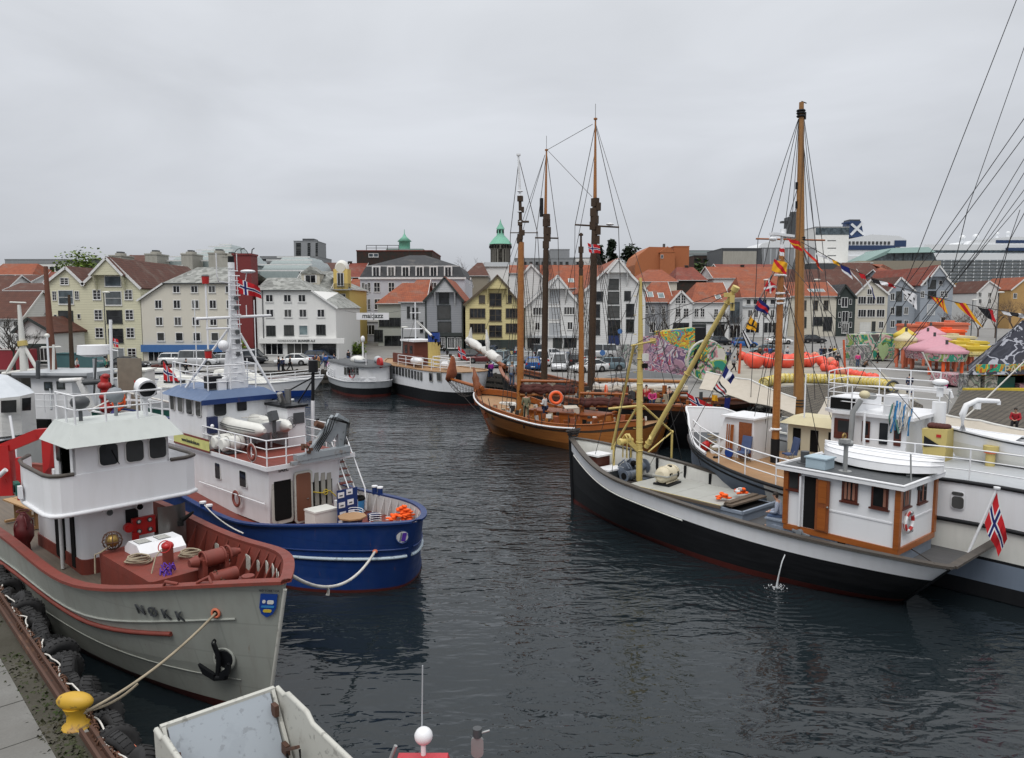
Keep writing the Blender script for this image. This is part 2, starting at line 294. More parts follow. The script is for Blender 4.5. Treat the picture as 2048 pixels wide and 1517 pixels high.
 def prism(s,pts,d):
  n=len(pts);d=V(d);q=[V(p)for p in pts]
  return s.add(q+[p+d for p in q],[tuple(range(n))[::-1],tuple(range(n,2*n))]+[(i,(i+1)%n,(i+1)%n+n,i+n)for i in range(n)])
 def plate(s,c,u,v,w,h,r=0.,th=.03,k=4):
  c,u,v=V(c),V(u).normalized(),V(v).normalized();nn=u.cross(v)*th;pts=[]
  if r<=0:pts=[c-u*w/2-v*h/2,c+u*w/2-v*h/2,c+u*w/2+v*h/2,c-u*w/2+v*h/2]
  else:
   for sx,sy,a0 in((1,-1,-pi/2),(1,1,0),(-1,1,pi/2),(-1,-1,pi)):
    for i in range(k+1):
     a=a0+pi/2*i/k;pts.append(c+u*(sx*(w/2-r)+cos(a)*r)+v*(sy*(h/2-r)+sin(a)*r))
  return s.prism(pts,nn)
 def lathe(s,c,prof,n=12,sc=(1,1)):
  return s.loft([[V(c)+V((r*cos(2*pi*j/n)*sc[0],r*sin(2*pi*j/n)*sc[1],z))for j in range(n)]for r,z in prof])
 def out(s,name,parent=None,label=None,cat=None,group=None,kind=None,loc_=None):
  me=bpy.data.meshes.new(name);me.from_pydata(s.v,[],s.f)
  for n in s.mats:me.materials.append(M(n))
  me.polygons.foreach_set('material_index',s.mi);me.polygons.foreach_set('use_smooth',s.sm);me.update()
  o=bpy.data.objects.new(name,me);C.objects.link(o)
  if loc_ is not None:o.location=loc_
  if parent is not None:o.parent=parent;TREE.setdefault(parent.name,[]).append(o)
  return tag(o,label,cat,group,kind)
def solo(mb,name,label,cat,at=None,group=None,rz=0.):
 o=mb.out(name,None,label,cat,group)
 if at is not None:o.location=at
 o.rotation_euler=(0,0,rz);return o
def worldsolo(mb,name,label,cat,group=None,kind=None):
 xs=[v[0]for v in mb.v];ys=[v[1]for v in mb.v];zs=[v[2]for v in mb.v]
 b=V(((min(xs)+max(xs))/2,(min(ys)+max(ys))/2,min(zs)));mb.v=[tuple(V(v)-b)for v in mb.v]
 o=mb.out(name,None,label,cat,group,kind);o.location=b;return o
def text(s,size,m,parent,T,name='lettering',ext=.01,align='CENTER',spacing=1.,shear=0.,bold=0.):
 cu=bpy.data.curves.new(name,'FONT');cu.body=s;cu.size=size;cu.extrude=ext;cu.align_x=align;cu.align_y='CENTER'
 cu.space_character=spacing;cu.shear=shear;cu.resolution_u=3;cu.offset=bold
 o=bpy.data.objects.new(name,cu);C.objects.link(o);dg=bpy.context.evaluated_depsgraph_get()
 me=bpy.data.meshes.new_from_object(o.evaluated_get(dg));bpy.data.objects.remove(o);me.transform(T)
 me.materials.clear();me.materials.append(M(m))
 o=bpy.data.objects.new(name,me);C.objects.link(o)
 if parent is not None:o.parent=parent;TREE.setdefault(parent.name,[]).append(o)
 return o
def frame(o,x,y):
 x=V(x).normalized();y=V(y);z=x.cross(y).normalized();y=z.cross(x)
 return Matrix(((x.x,y.x,z.x,o[0]),(x.y,y.y,z.y,o[1]),(x.z,y.z,z.z,o[2]),(0,0,0,1)))
class Wall:
 def __init__(s,root,a,b,tilt=0.):
  s.r=root;s.a=V((a[0],a[1],0));s.b=V((b[0],b[1],0));s.u=(s.b-s.a).normalized();s.n=V((s.u.y,-s.u.x,0))
  s.wa=wpt(root,s.a);wb=wpt(root,s.a+s.n);s.wn=wb-s.wa
 def at(s,px,py):
  r=ray(px,py);o=V((0,0,CAMZ));t=(s.wa-o).dot(s.wn)/r.dot(s.wn);p=loc(s.r,o+r*t)
  return(p-s.a).dot(s.u),p.z
 def pt(s,S,z,off=0.):return s.a+s.u*S+V((0,0,z))+s.n*off
 def rect(s,x0,y0,x1,y1):
  xm,ym=(x0+x1)/2,(y0+y1)/2
  s0,s1=s.at(x0,ym)[0],s.at(x1,ym)[0];z1,z0=s.at(xm,y0)[1],s.at(xm,y1)[1]
  return s0,s1,z0,z1
 def plate(s,mb,x0,y0,x1,y1,r=0,th=.03,off=0.,grow=0.):
  s0,s1,z0,z1=s.rect(x0,y0,x1,y1)
  return mb.plate(s.pt((s0+s1)/2,(z0+z1)/2,off),s.u,(0,0,1),abs(s1-s0)+2*grow,z1-z0+2*grow,r,th)
  # kit: hulls, rails, flags, people, cars, trees, houses
def lerp(a,b,t):return a+(b-a)*t
def curve(vals,u):
 n=len(vals)-1;x=min(max(u,0),1)*n;i=min(int(x),n-1);t=x-i
 p0,p1,p2,p3=vals[max(i-1,0)],vals[i],vals[i+1],vals[min(i+2,n)]
 return.5*(2*p1+(p2-p0)*t+(2*p0-5*p1+4*p2-p3)*t*t+(3*p1-p0-3*p2+p3)*t**3)
class Hull:
 """x from stern (0) to stem (L); sheer heights; plan = (stern length, stern width, stern power, bow length, bow power)"""
 def __init__(s,L,B,sheer,deck=(.12,.7,2,.45,2),wl=(.2,.3,2,.55,1.6),rake=(.5,.5),flare=.8,draft=-.9,pw=2.,sf=0.):
  s.sf=sf
  s.L,s.B,s.sh,s.pd,s.pw_,s.rake,s.fl,s.dr,s.pw=L,B,sheer,deck,wl,rake,flare,draft,pw
 def plan(s,q,u):
  us,y0,ps,ub,pb=q;a=b=1.;u=min(max(u,0.),1.)
  if u<us:a=y0+(1-y0)*(1-(1-u/us)**ps)**(1/ps)
  if u>1-ub:b=(1-((u-1+ub)/ub)**pb)
  return a*max(b,0)
 def sheer(s,u):return curve(s.sh,u)
 def p(s,u,z,side=1,inset=0.):
  t=z/s.sheer(u);tt=min(max(t,0),1.2)**s.fl
  y=s.B/2*lerp(s.plan(s.pw_,u),s.plan(s.pd,u),tt)
  if t<0:y*=max(0,1-(z/s.dr)**2*.5)
  y=max(y-inset,0)
  x=u*s.L+t*(s.rake[0]*max(0,(u-.6)/.4)**s.pw-s.rake[1]*max(0,(.4-u)/.4)**s.pw)
  if s.sf and u<.4:x+=s.sf*max(0,1-t)*((.4-u)/.4)**2
  return V((x,y*side,z))
 def us(s,n=36):return[(.5-.5*cos(pi*i/n))for i in range(n+1)]
 def shell(s,mb,rows,n=36,inset=0.,flip=False,closestern=True):
  """rows: list of (a, b, mat): z = a + b * sheer; mat paints the band that ends at this row"""
  zs=[]
  for i,(a,b,m)in enumerate(rows):
   if i==0:zs.append((a,b,m));continue
   a0,b0,_=rows[i-1];k=3 if b-b0>.3 or a-a0>.6 else 1
   for j in range(1,k+1):zs.append((lerp(a0,a,j/k),lerp(b0,b,j/k),m))
  U=s.us(n)
  for side in(1,-1):
   for i in range(1,len(zs)):
    mb.m(zs[i][2]);vs=[]
    for(a,b,_)in zs[i-1:i+1]:
     vs+=[s.p(u,a+b*s.sheer(u),side,inset if 0<k_<n+1 else 0)for k_,u in enumerate(U)]
    m_=n+1;fs=[(j,j+1,m_+j+1,m_+j)for j in range(n)]
    if(side<0)!=flip:pass
    else:fs=[f[::-1]for f in fs]
    mb.add(vs,fs,True)
  if closestern:
   for i in range(1,len(zs)):
    mb.m(zs[i][2]);a0,b0,_=zs[i-1];a1,b1,_=zs[i];h=s.sheer(0)
    q=[s.p(0,a0+b0*h,1,inset),s.p(0,a0+b0*h,-1,inset),s.p(0,a1+b1*h,-1,inset),s.p(0,a1+b1*h,1,inset)]
    if(q[0]-q[1]).length>.02 or(q[2]-q[3]).length>.02:mb.poly(q if not flip else q[::-1])
  return mb
 def deck(s,mb,bul,inset=.1,n=36,u0=0.,u1=1.,z=None):
  U=[lerp(u0,u1,x)for x in s.us(n)];vs=[]
  for side in(1,-1):vs+=[s.p(u,(s.sheer(u)-bul)if z is None else z(u),side,inset)for u in U]
  return mb.add(vs,[(j+1,j,n+1+j,n+2+j)for j in range(n)])
 def rail(s,mb,w=.2,h=.08,dz=0.,n=44,u0=0.,u1=1.,sides=(1,-1),off=0.):
  for side in sides:
   U=[lerp(u0,u1,x)for x in s.us(n)];rings=[]
   for i,u in enumerate(U):
    p=s.p(u,s.sheer(u),side)+V((0,0,dz));q=s.p(min(u+.004,1),s.sheer(min(u+.004,1)),side);q0=s.p(max(u-.004,0),s.sheer(max(u-.004,0)),side)
    d=(q-q0);d.z=0;d=d.normalized()if d.length>1e-6 else V((1,0,0));nn=V((-d.y,d.x,0))*side
    if i==len(U)-1 and u1>=1:nn=V((0,side,0))*.9
    if i==0 and u0<=0 and s.pd[1]<.05:nn=V((0,side,0))
    o=p+nn*off
    rings.append([o+nn*w/2,o+nn*w/2+V((0,0,h)),o-nn*w/2+V((0,0,h)),o-nn*w/2])
   mb.loft(rings,smooth=False)
  return mb
 def strake(s,mb,fz,r,u0,u1,n=30,sides=(1,-1),sq=None):
  for side in sides:
   pts=[]
   for i in range(n+1):
    u=lerp(u0,u1,(.5-.5*cos(pi*i/n))if n>50 else i/n);z=fz(u);p=s.p(u,z,side);d=s.p(u+.006,z,side)-s.p(u-.006,z,side);d.z=0
    d=d.normalized()if d.length>1e-6 else V((1,0,0));pts.append(p+V((-d.y,d.x,0))*side*r*.6)
   mb.tube(pts,r,6)
  return mb
def railing(mb,pts,h=1.,rails=3,r=.02,rp=None,posts=True):
 pts=[V(p)for p in pts]
 for k in range(rails):mb.tube([p+V((0,0,h*(k+1)/rails))for p in pts],r*(1.25 if k==rails-1 else 1),5)
 if posts:
  for p in pts:mb.cyl(p,p+V((0,0,h)),rp or r*1.2,n=6)
 return mb
def ladder(mb,p,q,w=.4,r=.02,step=.3,side=(0,1,0)):
 p,q,sd_=V(p),V(q),V(side)*w/2
 mb.cyl(p-sd_,q-sd_,r,n=5);mb.cyl(p+sd_,q+sd_,r,n=5);n=int((q-p).length/step)
 for i in range(1,n):c=p.lerp(q,i/n);mb.cyl(c-sd_,c+sd_,r*.8,n=5)
 return mb
def lifebuoy(parent,c,ax,Rr=.33,r=.075,cols=('red','white'),name='lifebuoy'):
 mb=MB();mb.tor(c,Rr,r,ax,n=24,m=8,sc=.8,mats=[cols[0]]*3+[cols[1]]*3)
 o=mb.out(name,parent)
 k=MB('ropew');k.tor(V(c)+V(ax).normalized()*.01,Rr+r+.01,.012,ax,n=24,m=4);k.out('grab_line',o);return o
def sag(p,q,d,n=10):
 p,q=V(p),V(q);return[p.lerp(q,i/n)-V((0,0,d*4*(i/n)*(1-i/n)))for i in range(n+1)]
def lines(pairs,r,m='wire'):
 mb=MB(m)
 for p,q in pairs:mb.cyl(p,q,r,n=4,caps=False)
 return mb
def coil(mb,c,R0,r,turns=4,flat=True):
 pts=[]
 for i in range(turns*12+1):
  a=2*pi*i/12;rr=R0*(1+.12*sin(a*.37+i))*(1-.05*(i//12));pts.append(V(c)+V((rr*cos(a),rr*.8*sin(a),r*1.3*(i/12)+.02*sin(i))))
 return mb.tube(pts,r,5)
 # flags: pattern(s, t) gives the material, corners run along the hoist and fly
def flag(name,label,cols,rows,pat,quad,group=None,wavy=.06,parent=None,sub=2):
 a,b,c,d=[V(x)for x in quad]
 mb=MB(pat(0.01,0.01));nrm=(d-a).cross(b-a).normalized();W_,H_=(d-a).length,(b-a).length
 xs=[x0+(x1-x0)*k/sub for x0,x1 in zip(cols[:-1],cols[1:])for k in range(sub)]+[cols[-1]]
 ys=[y0+(y1-y0)*k/sub for y0,y1 in zip(rows[:-1],rows[1:])for k in range(sub)]+[rows[-1]]
 def P(x,y):
  p=a.lerp(d,x).lerp(b.lerp(c,x),y);return p+nrm*wavy*W_*(sin(x*7+y*2.)+.5*sin(x*13+5*y))*(.3+.7*x)+(b-a)*.05*sin(x*6)
 for i in range(len(xs)-1):
  for j in range(len(ys)-1):
   mb.m(pat((xs[i]+xs[i+1])/2,(ys[j]+ys[j+1])/2))
   q=[P(xs[i],ys[j]),P(xs[i],ys[j+1]),P(xs[i+1],ys[j+1]),P(xs[i+1],ys[j])]
   mb.add(q,[(0,1,2,3)],True);mb.add([v+nrm*.006 for v in q],[(3,2,1,0)],True)
 if parent is not None:
  mb.v=[tuple(loc(parent,v))for v in mb.v];return mb.out(name,parent)
 return worldsolo(mb,name,label,'flag',group)
mat('f_red','cloth',(.50,.018,.025),.8,0,.3);mat('f_blue','cloth',(.012,.018,.12),.8,0,.3);mat('f_white','cloth',(.68,.68,.70),.8,0,.2)
mat('f_yel','cloth',(.72,.36,.02),.8,0,.2);mat('f_black','cloth',(.015,.015,.018),.8,0,.2);mat('f_org','cloth',(.60,.10,.02),.8,0,.2)
NX,NY=[0,6/22,7/22,9/22,10/22,1],[0,6/16,7/16,9/16,10/16,1]
def norway(x,y):
 if NX[2]<x<NX[3]or NY[2]<y<NY[3]:return 'f_blue'
 if NX[1]<x<NX[4]or NY[1]<y<NY[4]:return 'f_white'
 return 'f_red'
def norflag(label,quad,**k):return flag('norwegian_flag',label,NX,NY,norway,quad,**k)
# people
def skinmesh(J,E,m,sub=1,root=0):
 me=bpy.data.meshes.new('tmp');me.from_pydata([j[:3]for j in J],E,[]);o=bpy.data.objects.new('tmp',me);C.objects.link(o)
 md=o.modifiers.new('s','SKIN');md.use_smooth_shade=True
 for i,j in enumerate(J):
  r=j[3];me.skin_vertices[0].data[i].radius=r if isinstance(r,tuple)else(r,r)
 me.skin_vertices[0].data[root].use_root=True
 sb=o.modifiers.new('u','SUBSURF');sb.levels=sb.render_levels=sub
 dg=bpy.context.evaluated_depsgraph_get();r=bpy.data.meshes.new_from_object(o.evaluated_get(dg));bpy.data.objects.remove(o)
 r.materials.clear();r.materials.append(M(m));r.polygons.foreach_set('use_smooth',[True]*len(r.polygons));return r
POSES={'stand':dict(hip=(0,0,.93),ch=(.01,0,1.38),hd=(.02,0,1.62),kn=((.02,.49),(.0,.49)),an=((0,.08),(.02,.08)),el=((-.03,1.13),(-.02,1.13)),wr=((.08,.90),(.06,.89))),'walk':dict(hip=(0,0,.91),ch=(.04,0,1.37),hd=(.07,0,1.61),kn=((.20,.50),(-.05,.48)),an=((.30,.08),(-.36,.12)),el=((-.14,1.14),(.12,1.14)),wr=((-.08,.92),(.30,.98))),'hold':dict(hip=(0,0,.92),ch=(.03,0,1.37),hd=(.07,0,1.60),kn=((.03,.49),(-.02,.49)),an=((0,.08),(.0,.08)),el=((.02,1.10),(.02,1.10)),wr=((.28,1.14),(.28,1.12))),'sit':dict(hip=(0,0,.50),ch=(.12,0,.92),hd=(.22,0,1.13),kn=((.42,.50),(.40,.48)),an=((.36,.08),(.46,.08)),el=((.14,.66),(.16,.66)),wr=((.38,.60),(.40,.60))),'crouch':dict(hip=(0,0,.38),ch=(.24,0,.74),hd=(.40,0,.92),kn=((.34,.52),(.30,.42)),an=((.12,.08),(.0,.08)),el=((.36,.55),(.38,.52)),wr=((.52,.40),(.52,.38))),}
_pm={}
def person_parts(pose,sk=False):
 if(pose,sk)in _pm:return _pm[(pose,sk)]
 q=POSES[pose];h,c,d=V(q['hip']),V(q['ch']),V(q['hd']);up=(c-h).normalized()
 nk=c+(d-c)*.42
 J=[(*h,(.15,.11)),(*(h.lerp(c,.5)),(.13,.095)),(*c,(.165,.105)),(*nk,.055),(*(nk.lerp(d,.55)),(.062,.07)),(*(d+V((.012,0,.05))),(.075,.088)),(*(d+V((0,0,.14))),(.055,.065))]
 E=[(0,1),(1,2),(2,3),(3,4),(4,5),(5,6)];cl=list(J[:3]);ce=[(0,1),(1,2)];tr=[(*h,(.17,.13))];te=[]
 cl=[(*p[:3],tuple(r*1.17 for r in p[3]))for p in cl];hands=MB('skin');sh=MB('shoe')
 for i,sd_ in enumerate((1,-1)):
  hp_,kn,an=h+V((0,.09*sd_,-.03)),V((q['kn'][i][0],.11*sd_,q['kn'][i][1])),V((q['an'][i][0],.12*sd_,q['an'][i][1]))
  so,el,wr=c+V((0,.19*sd_,.03)),V((q['el'][i][0],.25*sd_,q['el'][i][1])),V((q['wr'][i][0],(.2 if pose in('hold','sit','crouch')else.25)*sd_,q['wr'][i][1]))
  if pose in('hold','sit','crouch'):wr.y=.08*sd_
  n=len(J);J+=[(*hp_,.09),(*kn,.06),(*an,.042),(*(an+V((.13,0,-.04))),.035)];E+=[(0,n),(n,n+1),(n+1,n+2),(n+2,n+3)]
  n=len(J);J+=[(*so,.06),(*el,.043),(*wr,.03),(*(wr+(wr-el).normalized()*.07),(.036,.018))];E+=[(2,n),(n,n+1),(n+1,n+2),(n+2,n+3)]
  n=len(tr);tr+=[(*hp_,.115),(*kn,.085),(*(an+V((0,0,.02))),.07)];te+=[(0,n),(n,n+1),(n+1,n+2)]
  n=len(cl);cl+=[(*so,.085),(*el,.065),(*(wr-(wr-el).normalized()*.02),.05)];ce+=[(2,n),(n,n+1),(n+1,n+2)]
  f=(wr-el).normalized();w=V((0,sd_,0));b=wr+f*.08
  for k in range(4):
   s0=b+w.cross(f)*0+V((0,0,0))+f.cross(w).cross(f)*(k-1.5)*.018;L_=(.07,.08,.075,.06)[k]
   hands.tube([s0,s0+f*L_*.55,s0+f*L_*.85-w*.02],[.009,.008,.006],5)
  hands.tube([wr+f*.03,wr+f*.06-w*.035,wr+f*.10-w*.04],[.011,.010,.008],5)
  sh.sph(an+V((.06,0,-.045)),.075,(1.9,.62,.62),10,6)
 hd=MB('skin');fc=d+V((.085,0,.045));hd.tube([fc+V((-.02,0,.03)),fc+V((.012,0,-.012)),fc+V((-.02,0,-.02))],[.008,.014,.008],5)
 for sd_ in(1,-1):hd.sph(d+V((0,.082*sd_,.04)),.022,(.6,.4,1.2),6,4);hd.m('dark').sph(fc+V((-.012,.03*sd_,.02)),.008,n=6,m=4);hd.m('skin')
 hd.m('c_red').tube([fc+V((-.014,-.02,-.045)),fc+V((-.006,0,-.045)),fc+V((-.014,.02,-.045))],.004,4)
 hd.m('skin');hb=MB('skin');
 body=skinmesh(J,E,'skin',1);bm_extra=(hands,hd)
 import bmesh
 for x in bm_extra:
  o=x.out('tmp');me2=o.data;b=bmesh.new();base=len(body.materials)
  for mm in me2.materials:body.materials.append(mm)
  b.from_mesh(body);nb=len(b.faces);b.from_mesh(me2);b.faces.ensure_lookup_table()
  for f in b.faces[nb:]:f.material_index+=base
  b.to_mesh(body);b.free();bpy.data.objects.remove(o)
 hair=MB('hairdk');hair.sph(d+V((-.018,0,.085)),.098,(1.02,.92,.95),12,6,.38,1.);hair.sph(d+V((-.045,0,.03)),.08,(.7,.98,1.1),10,6)
 o=hair.out('tmp');hm=o.data;bpy.data.objects.remove(o);o=sh.out('tmp');sm_=o.data;bpy.data.objects.remove(o)
 jac=skinmesh(cl,ce,'c_black',1,1);tro=skinmesh(tr,te,'c_navy',1)
 ex=None
 _pm[(pose,sk)]=(body,hm,jac,tro,sm_);return _pm[(pose,sk)]
def person(label,at,rz,pose='stand',top='c_black',legs='c_navy',hair='hairdk',group='people on the quays',scale=1.):
 parts=person_parts(pose);o=bpy.data.objects.new('person',parts[0]);C.objects.link(o);o.location=at;o.rotation_euler=(0,0,rz);o.scale=(scale,)*3
 tag(o,label,'person',group)
 for nm,me,m in(('hair',parts[1],hair),('jacket',parts[2],top),('trousers',parts[3],legs),('shoes',parts[4],'shoe')):
  c=bpy.data.objects.new(nm,me);C.objects.link(c);c.parent=o;TREE.setdefault(o.name,[]).append(c)
  c.material_slots[0].link='OBJECT';c.material_slots[0].material=M(m)
 return o
 # cars (x forward), 4.3 m
def make_car(kind,paint):
 o=thing('parked_car','car','car',group='cars parked on the far quay')
 hb=kind=='hatch';L_=2.0 if hb else 2.2;B_=.86
 prof={'hatch':[(-2.0,.55,.95,.80),(-1.9,.25,1.0,.84),(-1.2,.2,1.0,.86),(0,.2,.98,.87),(.9,.2,.95,.86),(1.6,.22,.82,.84),(1.95,.28,.66,.74),(2.02,.38,.55,.66)],'sedan':[(-2.25,.5,.88,.76),(-2.15,.27,.95,.82),(-1.2,.2,.98,.86),(0,.2,.95,.87),(.9,.2,.92,.86),(1.7,.22,.80,.84),(2.15,.28,.64,.74),(2.22,.38,.54,.66)],'van':[(-2.3,.5,1.0,.84),(-2.25,.25,1.1,.88),(0,.2,1.1,.90),(1.3,.2,1.05,.88),(1.9,.22,.92,.86),(2.25,.3,.75,.80),(2.3,.4,.6,.7)]}[kind]
 mb=MB(paint);rings=[]
 for x,z0,z1,hw in prof:rings.append([(x,-hw*.92,z0),(x,-hw,z0+.12),(x,-hw,z1-.16),(x,-hw*.93,z1-.02),(x,-hw*.5,z1+.02),(x,hw*.5,z1+.02),(x,hw*.93,z1-.02),(x,hw,z1-.16),(x,hw,z0+.12),(x,hw*.92,z0)])
 mb.loft(rings);mb.m('dark')
 wx=(1.28,-1.22)if kind!='van' else(1.4,-1.4)
 for x in wx:
  for y in(-1,1):mb.cyl((x,y*.70,.34),(x,y*.885,.34),.38,n=16)
 mb.out('body',o)
 g={'hatch':[(-1.95,-1.62,.98),(-.55,-.45,1.0),(1.05,.35,.96)],'sedan':[(-1.75,-.95,.97),(0,0,0),(1.05,.30,.93)],'van':[(-2.27,-2.15,1.1),(0,0,0),(1.75,.95,1.02)]}[kind]
 zt={'hatch':1.48,'sedan':1.42,'van':1.92}[kind]
 x0,x1,x2,x3=g[0][0],g[0][1],g[2][1],g[2][0];zb=.96 if kind!='van' else 1.06
 mb=MB('cargl');mb.hex([(x0,-.80,zb),(x3,-.80,zb),(x3,.80,zb),(x0,.80,zb),(x1,-.62,zt),(x2,-.62,zt),(x2,.62,zt),(x1,.62,zt)]);mb.out('windows',o)
 mb=MB(paint);mb.hex([(x1-.05,-.64,zt),(x2+.08,-.64,zt),(x2+.08,.64,zt),(x1-.05,.64,zt),(x1+.1,-.56,zt+.05),(x2-.1,-.56,zt+.05),(x2-.1,.56,zt+.05),(x1+.1,.56,zt+.05)])
 for y in(-1,1):
  for a,b in(((x0,.80,zb),(x1,.63,zt)),((x3,.80,zb),(x2,.63,zt)),((-.35,.81,zb),(-.35,.635,zt))):mb.bar((a[0],a[1]*y,a[2]),(b[0],b[1]*y,b[2]),.07)
 mb.out('roof',o)
 for x in wx:
  for y in(-1,1):
   t=MB('rubber');t.lathe((0,0,0),[(.2,-.1),(.30,-.11),(.33,-.07),(.33,.07),(.30,.11),(.2,.1)],16);t.v=[(a+x,y*.80+c*1.,b+.33)for a,b,c in t.v]
   w=t.out('wheel',o);r_=MB('steel');r_.cyl((x,y*.86,.33),(x,y*.912,.33),.2,.15,10);r_.out('rim',w)
 for y in(-1,1):
  h=MB('white');h.cb((prof[-1][0]-.10,y*.56,.60),(.2,.28,.13));h.out('headlight',o)
  h=MB('red');h.cb((prof[0][0]+.06,y*.68,.82),(.16,.2,.22));h.out('tail_light',o)
  h=MB(paint);h.sph((.75,y*.95,1.0),.1,(.7,1,.8),8,5);h.out('wing_mirror',o)
 for x in(prof[0][0]-.01,prof[-1][0]+.01):h=MB('white');h.cb((x,0,.5),(.03,.5,.12));h.out('number_plate',o)
 return o
CARS={}
def car(kind,paint,label,x,y,z,rz,group='cars parked on the far quay'):
 if kind not in CARS:
  o=CARS[kind]=make_car(kind,'car0');o.location=(x,y,z);o.rotation_euler=(0,0,rz);o['label']=label;o['group']=group
  if paint!='car0':
   for ch in TREE[o.name]:
    for s in ch.material_slots:
     if s.material.name=='car0':s.link='OBJECT';s.material=M(paint)
  return o
 o=CARS[kind];r=o.copy();C.objects.link(r);r.location=(x,y,z);r.rotation_euler=(0,0,rz);r['label']=label;r['group']=group
 for ch in TREE[o.name]:
  c=ch.copy();C.objects.link(c);c.parent=r
  for s in c.material_slots:
   if s.link=='OBJECT' or s.material.name=='car0':
    if s.material.name.startswith('car')and s.material.name!='cargl':s.link='OBJECT';s.material=M(paint)
  for g_ in TREE.get(ch.name,[]):d=g_.copy();C.objects.link(d);d.parent=c
 return r
 # trees
def limbs(mb,p,d,L_,r,lv,spread,tips,rnd,up=.1):
 q=p+d*L_;mid=p.lerp(q,.5)+V((rnd.uniform(-1,1),rnd.uniform(-1,1),0))*L_*.06
 mb.tube([p,mid,q],[r,r*.8,r*.62],5 if lv>1 else 3,caps=False);tips.append(q)
 if lv<=0:return
 for i in range(rnd.choice((2,3,3))if lv>1 else 3):
  nd=(d+V((rnd.uniform(-1,1),rnd.uniform(-1,1),rnd.uniform(-.5,.7)))*spread+V((0,0,up))).normalized()
  limbs(mb,p.lerp(q,rnd.uniform(.45,1.)),nd,L_*rnd.uniform(.55,.82),r*.55,lv-1,spread,tips,rnd,up)
def bare_tree(label,at,h,seed=1,lv=5,r=.16,spread=.75,m='bark',cat='tree',group='bare trees',name='bare_tree'):
 rnd=random.Random(seed);o=thing(name,label,cat,at,0,group);mb=MB(m);tips=[]
 mb.tube([(0,0,0),(.03,0,h*.18),(0,.03,h*.32)],[r*1.3,r,r*.9],7);mb.out('trunk',o)
 mb=MB(m if m!='bark' else 'bark')
 for i in range(4):a=i*1.6+rnd.random();limbs(mb,V((0,0,h*.3)),V((cos(a)*.6,sin(a)*.6,.9)).normalized(),h*.27,r*.6,lv-1,spread,tips,rnd)
 mb.out('crown',o);return o
def leafy(label,at,h,w,m='leafgreen',seed=1,n=900,ls=.3,conif=False,group=None,name='tree',trunk=.3):
 rnd=random.Random(seed);o=thing(name,label,'tree',at,0,group);mb=MB('bark');mb.cyl((0,0,0),(0,0,h*.8),.02*h,.008*h,7)
 for i in range(7):a=i*2.4;z=h*(trunk+.07*i);mb.cyl((0,0,z),(cos(a)*w*.35,sin(a)*w*.35,z+h*.12),.008*h,.003*h,5)
 mb.out('trunk',o);mb=MB(m);cl=[]
 for i in range(26):
  a=rnd.uniform(0,2*pi);z=rnd.uniform(trunk,1)
  rr=w/2*((1-z)*1.1+.08 if conif else sqrt(max(.05,1-((z-(trunk+1)/2)/((1-trunk)/2))**2))*.8)*rnd.uniform(.4,1)
  cl.append((V((cos(a)*rr,sin(a)*rr,z*h)),w*(.10 if conif else.17)*rnd.uniform(.7,1.2)))
 for i in range(n):
  c,s_=rnd.choice(cl);p=c+V([max(-1.3,min(1.3,rnd.gauss(0,.7)))for _ in '123'])*s_
  q=Matrix.Rotation(rnd.uniform(0,6.3),3,'Z')@Matrix.Rotation(rnd.uniform(-1.2,1.2),3,'X');s2=ls*rnd.uniform(.6,1.3)
  mb.add([p+q@V(v)for v in((-s2,-s2*.6,0),(s2,-s2*.7,0),(s2*.8,s2*.6,s2*.2),(-s2*.6,s2,0))],[(0,1,2,3)])
 mb.out('crown',o);return o
